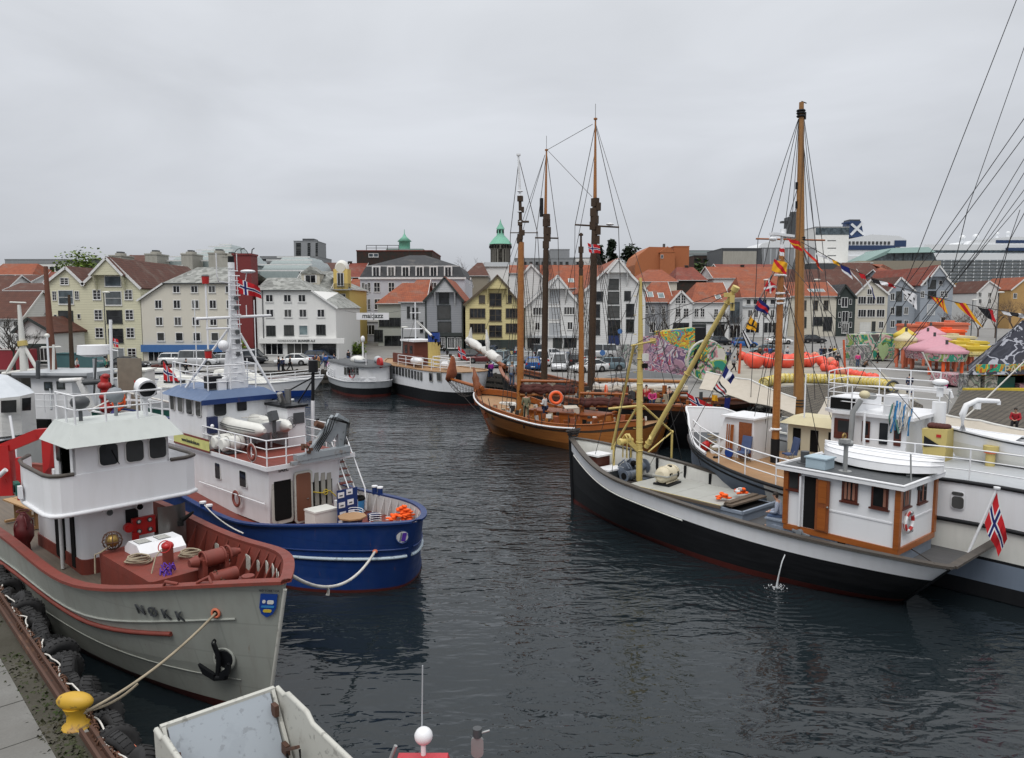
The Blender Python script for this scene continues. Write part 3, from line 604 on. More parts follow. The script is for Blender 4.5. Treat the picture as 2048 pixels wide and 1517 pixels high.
 # houses
def gz(x,y):
 def ss(a,b,v):t=min(max((v-a)/(b-a),0),1);return t*t*(3-2*t)
 y0=128+max(0,x)*.95
 return 1.5+1.2*ss(100,150,y)+20*ss(y0+15,y0+190,y)
class House:
 def __init__(s,label,xl,xr,Y,wall='wwhite',roof='rorange',cat='house',name='house',YR=None,group=None,depth=10.,z=None):
  a=D(xl,650,Y);b=D(xr,650,YR or Y);z=min(gz(a.x,a.y),gz(b.x,b.y))-.15 if z is None else z
  s.o=thing(name,label,cat,(a.x,a.y,z),atan2(b.y-a.y,b.x-a.x),group);s.L=sqrt((b.x-a.x)**2+(b.y-a.y)**2)
  s.w=Wall(s.o,(0,0),(1,0));s.wall=wall;s.roof=roof;s.dep=depth;s.top=0;s.cache={}
 def z(s,px,py):return s.w.at(px,py)[1]
 def x(s,px,py=650):return s.w.at(px,py)[0]
 def zat(s,px,py,yl):
  w=Wall(s.o,(0,yl),(1,yl));return w.at(px,py)
 def walls(s,pts,roofpairs=None,trim='trim',ov=.35,th=.22):
  """pts: front outline (x, z) from bottom left counter clockwise, extruded to the depth"""
  MB(s.wall).prism([(x,0,z)for x,z in pts],(0,s.dep,0)).out('wall',s.o)
  return s
 def gable(s,el,ap,er,ov=.4,trim='trim',hood=None):
  """el, er = eave pixels y at both ends, ap = (px, py) apex"""
  xa,za=s.w.at(*ap);z0=s.z(s.px(0),el);z1=s.z(s.px(s.L),er)
  s.walls([(0,0),(s.L,0),(s.L,z1),(xa,za),(0,z0)])
  mb=MB(s.roof)
  for(x,z),sg in(((0,z0),-1),((s.L,z1),1)):
   dx,dz=x-xa,z-za;l_=sqrt(dx*dx+dz*dz);ex,ez=x+dx/l_*ov,z+dz/l_*ov
   q=[(xa,-ov,za+.02),(ex,-ov,ez+.02),(ex,-ov,ez+.22),(xa,-ov,za+.24)]
   mb.prism(q if sg>0 else q[::-1],(0,s.dep+ov,0))
  mb.out('roof',s.o);t=MB(trim)
  for(x,z)in((0,z0),(s.L,z1)):
   dx,dz=x-xa,z-za;l_=sqrt(dx*dx+dz*dz);ex,ez=x+dx/l_*ov,z+dz/l_*ov
   t.bar((xa,-ov-.03,za+.05),(ex,-ov-.03,ez+.05),.06,.34)
  t.out('barge_board',s.o);s.gab=(xa,za,z0,z1);return s
 def px(s,x):
  p=wpt(s.o,(x,0,5));p=V((p.x,p.y,p.z-CAMZ));d=p.y*_c-p.z*_s;return 1024+F_PX*p.x/d
 def eave(s,ey,ry,hip=(0,0),ov=.35,rd=None,trim='trim',rx=None,th=.15):
  """eave pixel y, ridge pixel y; hip = hip run left and right as a share of half the depth"""
  pc=s.px(s.L/2);ze=s.z(pc,ey);rd=rd or s.dep/2;zr=s.zat(pc,ry,rd)[1]
  MB(s.wall).box(0,s.L,0,s.dep,0,ze).out('wall',s.o)
  hl,hr=hip[0]*rd,hip[1]*rd;mb=MB(s.roof)
  A=[(-ov,-ov,ze),(s.L+ov,-ov,ze),(s.L+ov,s.dep+ov,ze),(-ov,s.dep+ov,ze)];r0,r1=(hl if hl else-ov,rd,zr),(s.L-hr if hr else s.L+ov,rd,zr)
  up=V((0,0,th));A2=[V(p)+up for p in A];R0,R1=V(r0)+up,V(r1)+up
  mb.poly([A2[0],A2[1],R1,R0]);mb.poly([A2[2],A2[3],R0,R1])
  if hl:mb.poly([A2[3],A2[0],R0])
  if hr:mb.poly([A2[1],A2[2],R1])
  mb.m('trim' if trim is None else trim)
  for i in range(4):mb.poly([A[i],A[(i+1)%4],A2[(i+1)%4],A2[i]])
  mb.poly(A[::-1])
  if not hl:mb.m(s.wall).poly([A2[3]+V((ov+.02,0,0)),A2[0]+V((ov+.02,0,0)),R0+V((ov+.02,0,-.02))]);mb.m(trim).bar(A2[0],R0,.06,.25);mb.bar(A2[3],R0,.06,.25)
  if not hr:mb.m(s.wall).poly([A2[1]-V((ov+.02,0,0)),A2[2]-V((ov+.02,0,0)),R1-V((ov+.02,0,.02))]);mb.m(trim).bar(A2[1],R1,.06,.25);mb.bar(A2[2],R1,.06,.25)
  mb.m('dkgrey').cyl(A[0],A[1],.07,n=6)
  mb.out('roof',s.o);s.ze,s.zr,s.rd=ze,zr,rd;return s
 def flat(s,ty,par=.4,trim=None):
  ze=s.z(s.px(s.L/2),ty);mb=MB(s.wall).box(0,s.L,0,s.dep,0,ze);mb.out('wall',s.o)
  mb=MB(trim or s.roof);mb.box(-.1,s.L+.1,-.1,s.dep+.1,ze,ze+.25);mb.out('roof',s.o);s.ze=ze;return s
 def win(s,px,py,w,h,st='c2',off=0.):
  """window centred on pixel (px, py), w x h pixels"""
  s0,s1,z0,z1=s.w.rect(px-w/2,py-h/2,px+w/2,py+h/2)
  return s.winl((s0+s1)/2,(z0+z1)/2,s1-s0,z1-z0,st,off)
 def winl(s,x,z,w,h,st='c2',off=0.):
  fr,gl,nx,ny=dict(c2=('trim','glass',2,1),c4=('trim','glass',2,3),c6=('trim','glass',4,1),c3=('trim','glass',3,1),c22=('trim','glass',2,2),c1=('trim','glass',1,1),dk=('trimdk','glass',1,1),dk4=('trimbrown','glass',4,1),dk2=('trimbrown','glass',2,2),b2=('trim','glassb',1,2),b1=('trim','glassb',1,1),g1=('trim','glassg',1,1),hatch=('trimdk','glass',1,2),door=('trim','doorgrey',2,1),dblue=('trimdk','doorblue',2,1),ddk=('trimdk','trimdk',1,1),shop=('trim','glass',3,1),shopd=('trimdk','glass',3,1),lg=('trim','ltgrey',1,1),gar=('trim','offwhite',1,6),strip=('dkgrey','glass',1,1),w6=('dkgrey','glassb',6,1),x6=('trimdk','glass',5,1))[st]
  fw=min(.09,w*.12);y=-.05-off;mb=MB(fr)
  mb.box(x-w/2-fw,x+w/2+fw,y-.02,.0,z-h/2-fw,z-h/2);mb.box(x-w/2-fw,x+w/2+fw,y-.02,.0,z+h/2,z+h/2+fw)
  mb.box(x-w/2-fw,x-w/2,y-.02,.0,z-h/2,z+h/2);mb.box(x+w/2,x+w/2+fw,y-.02,.0,z-h/2,z+h/2)
  for i in range(1,nx):xx=x-w/2+w*i/nx;mb.box(xx-fw*.4,xx+fw*.4,y,-.004,z-h/2,z+h/2)
  for i in range(1,ny):zz=z-h/2+h*i/ny;mb.box(x-w/2,x+w/2,y+.003,-.004,zz-fw*.3,zz+fw*.3)
  if 'door' not in gl and gl!='ltgrey':mb.box(x-w/2-fw*1.6,x+w/2+fw*1.6,y-.07,-.002,z-h/2-fw*1.5,z-h/2-fw)
  mb.m(gl).box(x-w/2,x+w/2,-.02-off,-.003,z-h/2,z+h/2)
  return mb.out('door' if gl.startswith('door')or st=='gar' else 'window',s.o)
 def grid(s,xs,ys,w,h,st='c2'):
  for y in ys:
   for x in xs:s.win(x,y,w,h,st)
  return s
 def chimney(s,px,py,w=.8,h=1.6,yl=None,m='wbrick'):
  yl=s.rd if yl is None else yl;x,z=s.zat(px,py,yl);MB(m).box(x-w/2,x+w/2,yl-.35,yl+.35,z-h,z).m('dkgrey').box(x-w/2-.06,x+w/2+.06,yl-.41,yl+.41,z,z+.1).out('chimney',s.o);return s
 def slope(s,px,py):
  o=V((0,0,CAMZ));r=ray(px,py);A=wpt(s.o,(0,-.35,s.ze+.15));B=wpt(s.o,(1,-.35,s.ze+.15));Cc=wpt(s.o,(0,s.rd,s.zr+.15))
  n=(B-A).cross(Cc-A);t=(A-o).dot(n)/r.dot(n);return loc(s.o,o+r*t)
 def skylight(s,px,py,w=.9,h=1.2,m='glassg'):
  p=s.slope(px,py);v=V((0,s.rd+.35,s.zr-s.ze)).normalized();u=V((1,0,0))
  MB('trim').plate(p,u,v,w+.2,h+.2,0,.12).m(m).plate(p+u.cross(v)*.1,u,v,w,h,0,.05).out('skylight',s.o);return s
 def dormer(s,px,py,w=1.6,h=1.5,st='c2',m=None,rf=None):
  p=s.slope(px,py);x,y,z=p;y-=.2;mb=MB(m or s.wall);mb.box(x-w/2,x+w/2,y,y+3,z-.3,z+h);mb.m(rf or s.roof)
  mb.prism([(x-w/2-.2,y-.2,z+h),(x+w/2+.2,y-.2,z+h),(x,y-.2,z+h+w*.42)],(0,4,0));o=mb.out('dormer',s.o)
  MB('trim').box(x-w*.34,x+w*.34,y-.05,y,z+.1,z+h-.15).m('glass').box(x-w*.26,x-.04,y-.08,y-.06,z+.2,z+h-.25).box(x+.04,x+w*.26,y-.08,y-.06,z+.2,z+h-.25).out('dormer_window',o);return s
 def hood(s,px0,px1,ytop,yb,out_=1.0,m=None,trim='trim'):
  """projecting hoist gable: apex pixel y and bottom pixel y, between two columns"""
  x0,z0=s.w.at(px0,yb);x1,_=s.w.at(px1,yb);xa,za=s.w.at((px0+px1)/2,ytop);mb=MB(m or s.wall)
  mb.prism([(x0,-out_,z0),(x1,-out_,z0),(xa,-out_,za)],(0,out_+.5,0));mb.m(s.roof)
  for a in((x0-.25,z0-.15),(x1+.25,z0-.15)):
   q=[(xa,-out_-.15,za),(a[0],-out_-.15,a[1]),(a[0],-out_-.15,a[1]+.2),(xa,-out_-.15,za+.25)];mb.prism(q if a[0]>xa else q[::-1],(0,out_+3,0))
  mb.m(trim)
  for a in((x0-.25,z0-.15),(x1+.25,z0-.15)):mb.bar((xa,-out_-.19,za+.06),(a[0],-out_-.19,a[1]+.06),.06,.3)
  for xx in(x0+.1,x1-.1):mb.m(m or s.wall).prism([(xx-.1,0,z0),(xx-.1,-out_,z0),(xx-.1,0,z0-2.2)],(.2,0,0))
  mb.out('hoist_gable',s.o);return s
 def band(s,py0,py1,m,px0=None,px1=None,out_=.12,name='shop_front'):
  x0=0 if px0 is None else s.x(px0,py0);x1=s.L if px1 is None else s.x(px1,py0);pc=s.px((x0+x1)/2);z1,z0=s.z(pc,py0),s.z(pc,py1)
  MB(m).box(x0-.01,x1+.01,-out_,-.002,z0,z1).out(name,s.o);return s
 def sign(s,txt,px,py,size,m='trimdk',out_=.2,**k):
  x,z=s.w.at(px,py);text(txt,size,m,s.o,frame((x,-out_,z),(1,0,0),(0,0,1)),'sign_lettering',**k);return s
  # water, land, quays
def water_mat():
 m=bpy.data.materials.new('harbour_water');m.use_nodes=True;t=m.node_tree;P=t.nodes['Principled BSDF'];L=t.links.new
 P.inputs['Base Color'].default_value=(.010,.015,.018,1);P.inputs['Roughness'].default_value=.035;P.inputs['IOR'].default_value=1.42
 tc=N(t,'ShaderNodeTexCoord')
 def nz(sc,rot,s,d,dist=0.):
  q=N(t,'ShaderNodeMapping');q.inputs['Scale'].default_value=sc;q.inputs['Rotation'].default_value=(0,0,rot);L(tc.outputs['Object'],q.inputs[0])
  k=N(t,'ShaderNodeTexNoise');k.inputs['Scale'].default_value=s;k.inputs['Detail'].default_value=d;k.inputs['Roughness'].default_value=.5;k.inputs['Distortion'].default_value=dist
  L(q.outputs[0],k.inputs['Vector']);return k.outputs[0]
 a=nz((.8,1.9,1),.12,.85,2,.7);b=nz((1,1.8,1),-.3,2.6,1.5,.5);c=nz((.5,1,1),.5,.10,3)
 mr=N(t,'ShaderNodeMapRange');mr.inputs[1].default_value=.38;mr.inputs[2].default_value=.62;mr.inputs[3].default_value=.2;mr.inputs[4].default_value=1.35;L(c,mr.inputs[0])
 def mm(op,x,y):
  q=N(t,'ShaderNodeMath',operation=op)
  for i,k in((0,x),(1,y)):
   if hasattr(k,'is_linked'):L(k,q.inputs[i])
   else:q.inputs[i].default_value=k
  return q.outputs[0]
 h=mm('ADD',mm('MULTIPLY',a,1.),mm('MULTIPLY',b,.30));h=mm('MULTIPLY',h,mr.outputs[0])
 # rings where the bilge water falls beside the white and black cutter
 q=N(t,'ShaderNodeMapping');q.inputs['Location'].default_value=(-BILGE[0],-BILGE[1],0);L(tc.outputs['Object'],q.inputs[0])
 w=N(t,'ShaderNodeTexWave',wave_type='RINGS',rings_direction='Z');w.inputs['Scale'].default_value=1.1;w.inputs['Distortion'].default_value=1.2;L(q.outputs[0],w.inputs['Vector'])
 ln=N(t,'ShaderNodeVectorMath',operation='LENGTH');L(q.outputs[0],ln.inputs[0])
 fr=N(t,'ShaderNodeMapRange');fr.inputs[1].default_value=.1;fr.inputs[2].default_value=3.6;fr.inputs[3].default_value=.16;fr.inputs[4].default_value=0;L(ln.outputs['Value'],fr.inputs[0])
 h=mm('ADD',h,mm('MULTIPLY',w.outputs[1],fr.outputs[0]))
 bp=N(t,'ShaderNodeBump');bp.inputs['Strength'].default_value=.9;bp.inputs['Distance'].default_value=.15;L(h,bp.inputs['Height']);L(bp.outputs[0],P.inputs['Normal'])
 return m
BILGE=G(1553,1176,0)
_mc['harbour_water']=water_mat();MT['harbour_water']=None
mb=MB('harbour_water');mb.poly([(-500,-60,0),(900,-60,0),(900,900,0),(-500,900,0)]);mb.out('water',kind='structure')
ER=[G(x,y,1.5)for x,y in((1200,770),(1300,785),(1420,798),(1525,778),(1640,770),(1790,785),(1846,812),(1850,862),(2048,893))]
E_=[V((0,4.8,0)),V((-6.73,11.79,0)),V((-13.09,18.53,0)),V((-62,69.5,0)),V((-66,84.4,0)),V((-23,86,0)),V((-5,84.6,0))]+ER+[V((70,25,0)),V((120,0,0))]
O_=[(-30,-40),(-80,-30),(-150,10),(-300,90),(-300,320),(-100,620),(-20,620),(60,620),(130,620),(200,620),(290,620),(380,610),(480,560),(560,500),(620,420),(680,330),(700,150),(500,-60)]
def dens(P,k=6):return[P[i].lerp(P[i+1],j/k)for i in range(len(P)-1)for j in range(k)]+[P[-1]]
Ed,Od=dens([V((p.x,p.y,0))for p in E_]),dens([V((a,b,0))for a,b in O_])
mb=MB('quaytop');rings=[[V((p.x,p.y,-1.2))for p in Ed]]
for t in(0,.004,.01,.02,.035,.05,.07,.09,.12,.15,.19,.23,.28,.33,.4,.48,.58,.7,.85,1):
 rings.append([(lambda q:V((q.x,q.y,gz(q.x,q.y)if t>0 else 1.5)))(p.lerp(o,t))for p,o in zip(Ed,Od)])
mb.m('stonewall').loft(rings[:2],closed=False);mb.m('plaza').loft(rings[1:14],closed=False);mb.m('hill').loft(rings[13:],closed=False)
mb.out('ground',kind='structure')
# quay along the near left side: asphalt, granite slabs, mossy strip, steel rails
Q0,QD=V((-6.73,11.79,1.5)),V((-.686,.7276,0));QN=V((-.7276,-.686,0))
def qp(s,n,z=0.):return Q0+QD*s+QN*n+V((0,0,z))
MB('asphalt').poly([qp(-9,1.75,.006),qp(70,1.75,.006),qp(70,12,.006),qp(-9,12,.006)][::-1]).out('asphalt_road',kind='structure')
mb=MB('slab');R.seed(3)
s_=-9.
while s_<60:
 l_=R.choice((1.1,1.3,1.6));mb.prism([qp(s_,.62,-.1),qp(s_+l_-.03,.62,-.1),qp(s_+l_-.03,1.72,-.1),qp(s_,1.72,-.1)][::-1],(0,0,.11+R.uniform(0,.012)));s_+=l_
mb.out('quay_slabs',kind='structure')
MT['soil']=('ground',(.035,.032,.022),.95,0,1,1,(.09,.085,.07),.3);mb=MB('soil');mb.poly([qp(-9,.16,.008),qp(60,.16,.008),qp(60,.66,.008),qp(-9,.66,.008)][::-1]);mb.out('soil_strip',kind='structure')
mb=MB('moss');R.seed(5)
for i in range(3400):
 s_=R.uniform(-7,16);n_=abs(R.gauss(0,.26))+.22;
 if sin(s_*1.7)+sin(s_*.6+1)<R.uniform(-1.2,1.0)or n_>.75:continue
 p=qp(s_,n_,0);h=R.uniform(.015,.05)*(2.2 if R.random()<.08 else 1);a=R.uniform(0,6.3)
 mb.add([p,p+V((cos(a)*.05,sin(a)*.05,h*.6)),p+V((cos(a+1)*.03,sin(a+1)*.03,h)),p+V((cos(a+2)*.05,sin(a+2)*.05,h*.3))],[(0,1,2,3)])
mb.out('moss',None,'patches of moss and weeds along the quay edge beside the rusty rail','moss',kind='stuff')
for a,b in((1.75,40.),(-9,1.05)):
 mb=MB('railrust')
 for n_ in(-.02,.14):mb.bar(qp(a,n_,.05),qp(b,n_,.05),.05,.16)
 mb.bar(qp(a,.06,.0),qp(b,.06,.0),.2,.04)
 worldsolo(mb,'quay_rail','rusty steel double rail along the quay edge, %s the yellow bollard'%('leading away beyond' if a>0 else 'nearer than'),'rail')
 # paving sheets on the far quay and the square
def sheet(name,m,pts,z=.012):
 mb=MB(m);q=[G(x,y,1.5)for x,y in pts];mb.poly([V((p.x,p.y,1.5+z))for p in q]);return mb.out(name,kind='structure')
mb=MB('asphalt');mb.poly([(-60,91,1.512),(-26,91,1.512),(-26,97,1.512),(-60,97,1.512)]);mb.out('street',kind='structure')
sheet('sand','sand',((1425,790),(1530,775),(1640,767),(1785,780),(1840,806),(1760,742),(1560,712),(1470,714),(1440,740)),.02)
def bank(name,top,bot,m='cobble'):
 mb=MB(m);n=len(top);vs=top+bot;mb.add(vs,[(i,i+n,i+n+1,i+1)for i in range(n-1)]);return mb.out(name,kind='structure')
bank('cobbled_bank',[G(x,y,1.53)for x,y in((1525,777),(1640,769),(1790,784),(1846,811))],[G(x,y,-.3)for x,y in((1500,868),(1640,870),(1780,890),(1846,905))])
bank('cobbled_slope',[G(x,y,2.3)for x,y in((1925,781),(1990,781),(2060,783),(2200,790))],[G(x,y,1.52)for x,y in((1882,852),(1960,868),(2060,884),(2250,915))])
# rocky shore left of the sand
mb=MB('stonewall');R.seed(11)
for i in range(170):
 t=R.random();p=G(lerp(1400,1560,t),lerp(812,806,t)+R.uniform(-12,22),.7);r=R.uniform(.2,.55)
 mb.sph((p.x,p.y,R.uniform(.1,1.2)),r,(R.uniform(.8,1.4),R.uniform(.7,1.2),R.uniform(.5,.8)),6,4)
mb.out('shore_stones',None,'grey boulders along the water below the sandy play area','stones',kind='stuff')
# timber jetty face along the far quay
mb=MB('pile')
for a,b in((V((-26,85.2,0)),V((-5,83.9,0))),(V((-5,83.9,0)),V((9,68.9,0)))):
 n=int((b-a).length/1.5)
 for i in range(n+1):p=a.lerp(b,i/n);mb.cyl((p.x,p.y,-.5),(p.x,p.y,1.75),.15,n=7)
 for z in(.35,.95,1.5):mb.bar((a.x,a.y-.1,z),(b.x,b.y-.1,z),.14,.32)
worldsolo(mb,'timber_jetty','dark timber piles and beams facing the far quay behind the moored boats','jetty')
# buildings
H=House
# the pair of pale yellow gabled warehouses, left
h=H('pale yellow wooden warehouse with small gable window, left of its taller twin',99,172,101,'wyellow','rbrown',name='wooden_warehouse',cat='warehouse',depth=22,group='wooden warehouses')
h.gable(567,(133,536),569,.3)
h.win(129,563,15,12,'c4');h.win(109,592,7,17,'c4');h.win(154,591,7,16,'c4')
for y,w_ in((595,28),(636,27),(676,27)):h.win(132,y,w_,26,'b2' if y<600 else 'hatch')
for x,y in((111,634),(158,633),(114,673),(160,671)):h.win(x,y,5,8,'c1')
h.win(117,709,7,18,'c4');h.win(137,711,22,20,'door');h.win(152,708,6,14,'dk')
h=H('tall pale yellow wooden warehouse with a projecting hoist gable and grey hatches',172,284,101,'wyellow','rbrown',name='wooden_warehouse',cat='warehouse',depth=24,group='wooden warehouses')
h.gable(569,(221,519),576,.3);h.hood(191,250,518,551,1.0)
h.win(226,563,31,19,'b1');h.win(227,597,31,26,'b2');h.win(229,634,29,24,'hatch');h.win(232,672,27,26,'hatch')
for x0,x1,y in((194,257,590),(197,259,630),(199,261,666)):h.win(x0,y,14,18,'c4');h.win(x1,y,14,18,'c4')
h.win(236,709,24,23,'door');h.win(264,707,15,18,'c4');h.win(206,709,14,16,'c4')
# cream rendered warehouse with blue shop
h=H('broad cream rendered warehouse with grey slate roof and blue shop front',283,476,101,'wcream','rslate',name='rendered_warehouse',cat='warehouse',depth=18)
x1=h.x(334);za=h.z(284,600);zb=h.z(334,568);zr=h.zat(420,535,5)[1];x2,xr=h.x(334),h.zat(395,536,5)[0]
h.walls([(0,0),(h.L,0),(h.L,zb),(x1,zb),(0,za)])
mb=MB('rslate');mb.poly([(x2-.2,-.3,zb+.12),(h.L,-.3,zb+.12),(h.L,5,zr),(xr,5,zr)]);mb.poly([(h.L,5,zr),(h.L,18,zb),(x2-.2,18,zb),(xr,5,zr)]);mb.poly([(-.3,-.3,za-.1),(x2-.2,-.3,zb+.12),(xr,5,zr),(x2-1,18,zb),(-.3,18,za)])
mb.m('trim').bar((-.35,-.33,za-.15),(x2-.2,-.33,zb+.05),.08,.22);mb.m('dkgrey').cyl((x2-.2,-.36,zb+.06),(h.L,-.36,zb+.06),.08,n=6);mb.out('roof',h.o)
for y,xs in((579,(353,389,424,458)),(609,(317,354,391,426,460)),(643,(319,356,392,427,461)),):h.grid(xs,[y],12,12 if y<590 else 15,'c2')
h.grid((322,359,394,430,464),[674],13,15,'c1')
h.band(690,704,'shopblue',out_=.5);
h.win(313,714,30,24,'shop');h.win(366,713,26,20,'shop');h.win(400,713,28,18,'g1');h.win(440,713,38,18,'shop')
# red stair tower
h=H('dark red windowless stair tower with iron hooks on top',470,506,100.4,'wredp','wredp',name='stair_tower',cat='tower',depth=2.6)
h.flat(511);mb=MB('trimdk');
for px in(478,498):x,z=h.w.at(px,511);mb.tube([(x,1,z),(x+(.1 if px>480 else-.1),1,z+.8),(x+(.4 if px>480 else.4),1,z+1.0)],.08,5)
mb.tor((h.L/2,-.1,h.ze),.9,.04,(0,1,0),a0=pi,a1=2*pi);mb.out('roof_hooks',h.o)
# white shop building
h=H('white rendered corner building with grey slate roof above the long shop sign',514,672,101,'wwhitep','rslate',name='rendered_warehouse',cat='warehouse',depth=16,group=None)
zb,ze,x1=h.z(560,582),h.z(672,617),h.x(624);xr,zr=h.zat(591,556,5)
h.walls([(0,0),(h.L,0),(h.L,ze),(x1,zb),(0,zb)])
mb=MB('rslate');mb.poly([(0,-.3,zb+.1),(x1+.2,-.3,zb+.1),(xr,5,zr),(0,5,zr)]);mb.poly([(x1+.2,-.3,zb+.1),(h.L+.3,-.3,ze),(h.L+.3,16,ze),(x1,16,zb),(xr,5,zr)]);mb.poly([(0,5,zr),(xr,5,zr),(x1,16,zb),(0,16,zb)])
mb.m('trim').bar((x1+.1,-.33,zb+.02),(h.L+.35,-.33,ze-.05),.08,.22);mb.m('dkgrey').cyl((0,-.36,zb+.05),(x1,-.36,zb+.05),.08,n=6);mb.cyl((h.x(527),-.12,1),(h.x(527),-.12,zb),.06,n=5);mb.out('roof',h.o)
h.grid((539,575,604),[597],13,13,'c2');h.grid((540,576,606,642),[627],13,14,'c2');h.win(542,662,16,18,'shopd');h.win(578,661,17,18,'shopd');h.win(607,661,16,18,'g1');h.win(642,660,16,18,'shopd')
h.band(677,687,'wwhitep',520,690,.6);h.sign('NORDANGER',577,682,.36,'trimdk',.63,spacing=1.2);h.sign('BUNKER A.S',615,682,.4,'trimdk',.63,shear=.25,spacing=1.05,bold=.012)
h.win(549,698,34,22,'shop');h.win(596,698,42,22,'shop');h.win(649,702,44,26,'shopd')
# yellow corner building with balconies and domed turret
h=H('narrow ochre yellow corner building with black balconies and a domed cream turret',670,700,118,'wmust','rslate',name='corner_building',cat='building',depth=14)
h.eave(580,548,(0,1),rd=5);h.win(686,597,9,16,'c4');h.win(687,626,9,18,'c4');h.win(688,664,8,14,'c1')
x,z=h.w.at(683,580);mb=MB('wmust');mb.box(x-1.1,x+1.1,-.5,2,z,z+3.2);mb.m('offwhite').sph((x,.7,z+3.2),1.15,(1,1,1.25),12,8,.5,1);mb.m('wcream').cyl((x,-.55,z+3.4),(x,-.2,z+3.4),.75,n=14);mb.out('turret',h.o)
h.winl(x,z+1.6,.9,1.9,'c2',.55)
for py in(574,607):mb=MB('trimdk');xx,zz=h.w.at(688,py);railing(mb,[(xx-1.2,-1.2,zz-.4),(xx,-1.3,zz-.4),(xx+1.2,-1.2,zz-.4)],.8,5,.035);mb.m('concgrey').box(xx-1.3,xx+1.3,-1.3,0,zz-.55,zz-.4);mb.out('balcony',h.o)
h=H('cream townhouse with slate roof and one white dormer behind the shop building',590,672,122,'wbeige','rslate',name='townhouse',depth=14);h.eave(580,545,(0,.3),rd=6);h.dormer(622,568,3,1.6);h.chimney(604,546);h.grid((650,662),[592],7,16,'c4')
# lilac grey hotel with mansard roof
h=H('large pale lilac building with black mansard roof and a row of white dormer windows',722,930,137,'wlilac','rdark',name='mansard_building',cat='building',depth=26)
zc=h.z(820,555);zm=h.z(820,532);xx,zt=h.zat(820,511,8)
MB('wlilac').box(0,h.L,0,h.dep,0,zc).m('trim').box(-.25,h.L+.25,-.3,0,zc-.35,zc).box(-.25,0,0,h.dep,zc-.35,zc).out('wall',h.o)
def ringq(i,z):return[(i,i,z),(h.L-i,i,z),(h.L-i,h.dep-i,z),(i,h.dep-i,z)]
mb=MB('rdark');a_,b_,c_=ringq(-.1,zc),ringq(1.0,zm),ringq(8,zt);mb.loft([a_,b_,c_],smooth=False);mb.m('trim').bar(b_[0],b_[1],.12,.12);mb.out('roof',h.o)
for px in(752,782,811,839,867,896):
 s0,s1,z0,z1=h.w.rect(px-5.5,535,px+5.5,552);mb=MB('trim');mb.box(s0-.25,s1+.25,.05,1.4,z0-.15,z1+.3);mb.m('glass').box(s0,(s0+s1)/2-.06,.0,.05,z0,z1).box((s0+s1)/2+.06,s1,.0,.05,z0,z1);mb.out('dormer',h.o)
h.win(733,578,5,18,'c4')
for px in(726.5,738,754,783,811,839,867,895):h.win(px,575,5 if px<740 else 11,18,'c22')
for px in(726.5,738,755,783):h.win(px,609,5 if px<740 else 11,20,'c22')
h.band(640,644,'trim',722,800,.2,'cornice');h.win(740,660,18,18,'shop')
# greenish long house, then grey gable warehouse with dark corners
h=H('low grey green wooden house with long row of windows and orange tiled roof',756,822,126,'wgreen','rorange',name='wooden_house',depth=12,group=None)
h.eave(609,568,(.55,0),rd=6);h.win(784,645,50,16,'x6');h.win(757,672,16,22,'shopd');h.win(790,684,40,22,'shopd')
h=H('grey wooden wing with tall narrow windows and orange roof beside the dark cornered gable',802,850,119,'wltgrey','rorange',name='wooden_house',depth=12);h.eave(606,562,(.3,0),rd=6)
h.win(817,625,5,22,'dk');h.win(827,627,4,22,'dk');h.win(834,627,4,22,'dk');h.win(843,655,5,20,'dk');h.win(822,688,26,24,'shopd')
h=H('grey gabled warehouse with dark green corner boards and dark ground floor',850,926,113,'wgrey','rorange',name='gabled_warehouse',cat='warehouse',depth=22,group=None)
h.walls([(0,0),(1,0)],None)if 0 else None
h.gable(602,(889,558),602,.3,'trimdk');h.wall='wltgrey';h.hood(869,911,557,585,.9,'wltgrey','trimdk');
h.win(888,597,18,20,'hatch');h.win(888,625,25,26,'dk');h.win(889,655,25,21,'dk')
for px in(851.5,924.5):h.band(600,668,'trimdk',px-1.3,px+1.3,.06,'corner_board')
h.band(666,673,'trimdk',None,None,.35);h.band(673,702,'wdk',None,None,.05,'ground_floor')
for px,w_ in((871,10),(885,9),(902,12),(917,9)):h.win(px,686,w_,20,'shop',.06)
# yellow gabled warehouse
h=H('cream yellow gabled warehouse with central loft hatches and brown window frames',931,1041,112,'wyel2','rrust' if 'rrust' in MT else 'rred',name='gabled_warehouse',cat='warehouse',depth=22)
h.gable(609,(994,556),609,.35,'trimbrown');h.hood(974,1016,553,578,1.0,'wyel2','trimbrown')
h.win(964,599,10,14,'dk4');h.win(1018,599,9,14,'dk4');h.win(991,600,22,24,'dk2');h.win(991,631,22,22,'dk2');h.win(991,663,24,22,'dk2')
for y in(627,657):h.win(955,y,29,17,'dk4');h.win(1025,y,25,17,'dk4')
h.band(680,702,'wdk',None,None,.03,'ground_floor');h.win(958,690,30,16,'shopd',.05);h.win(990,690,20,16,'ddk',.05)
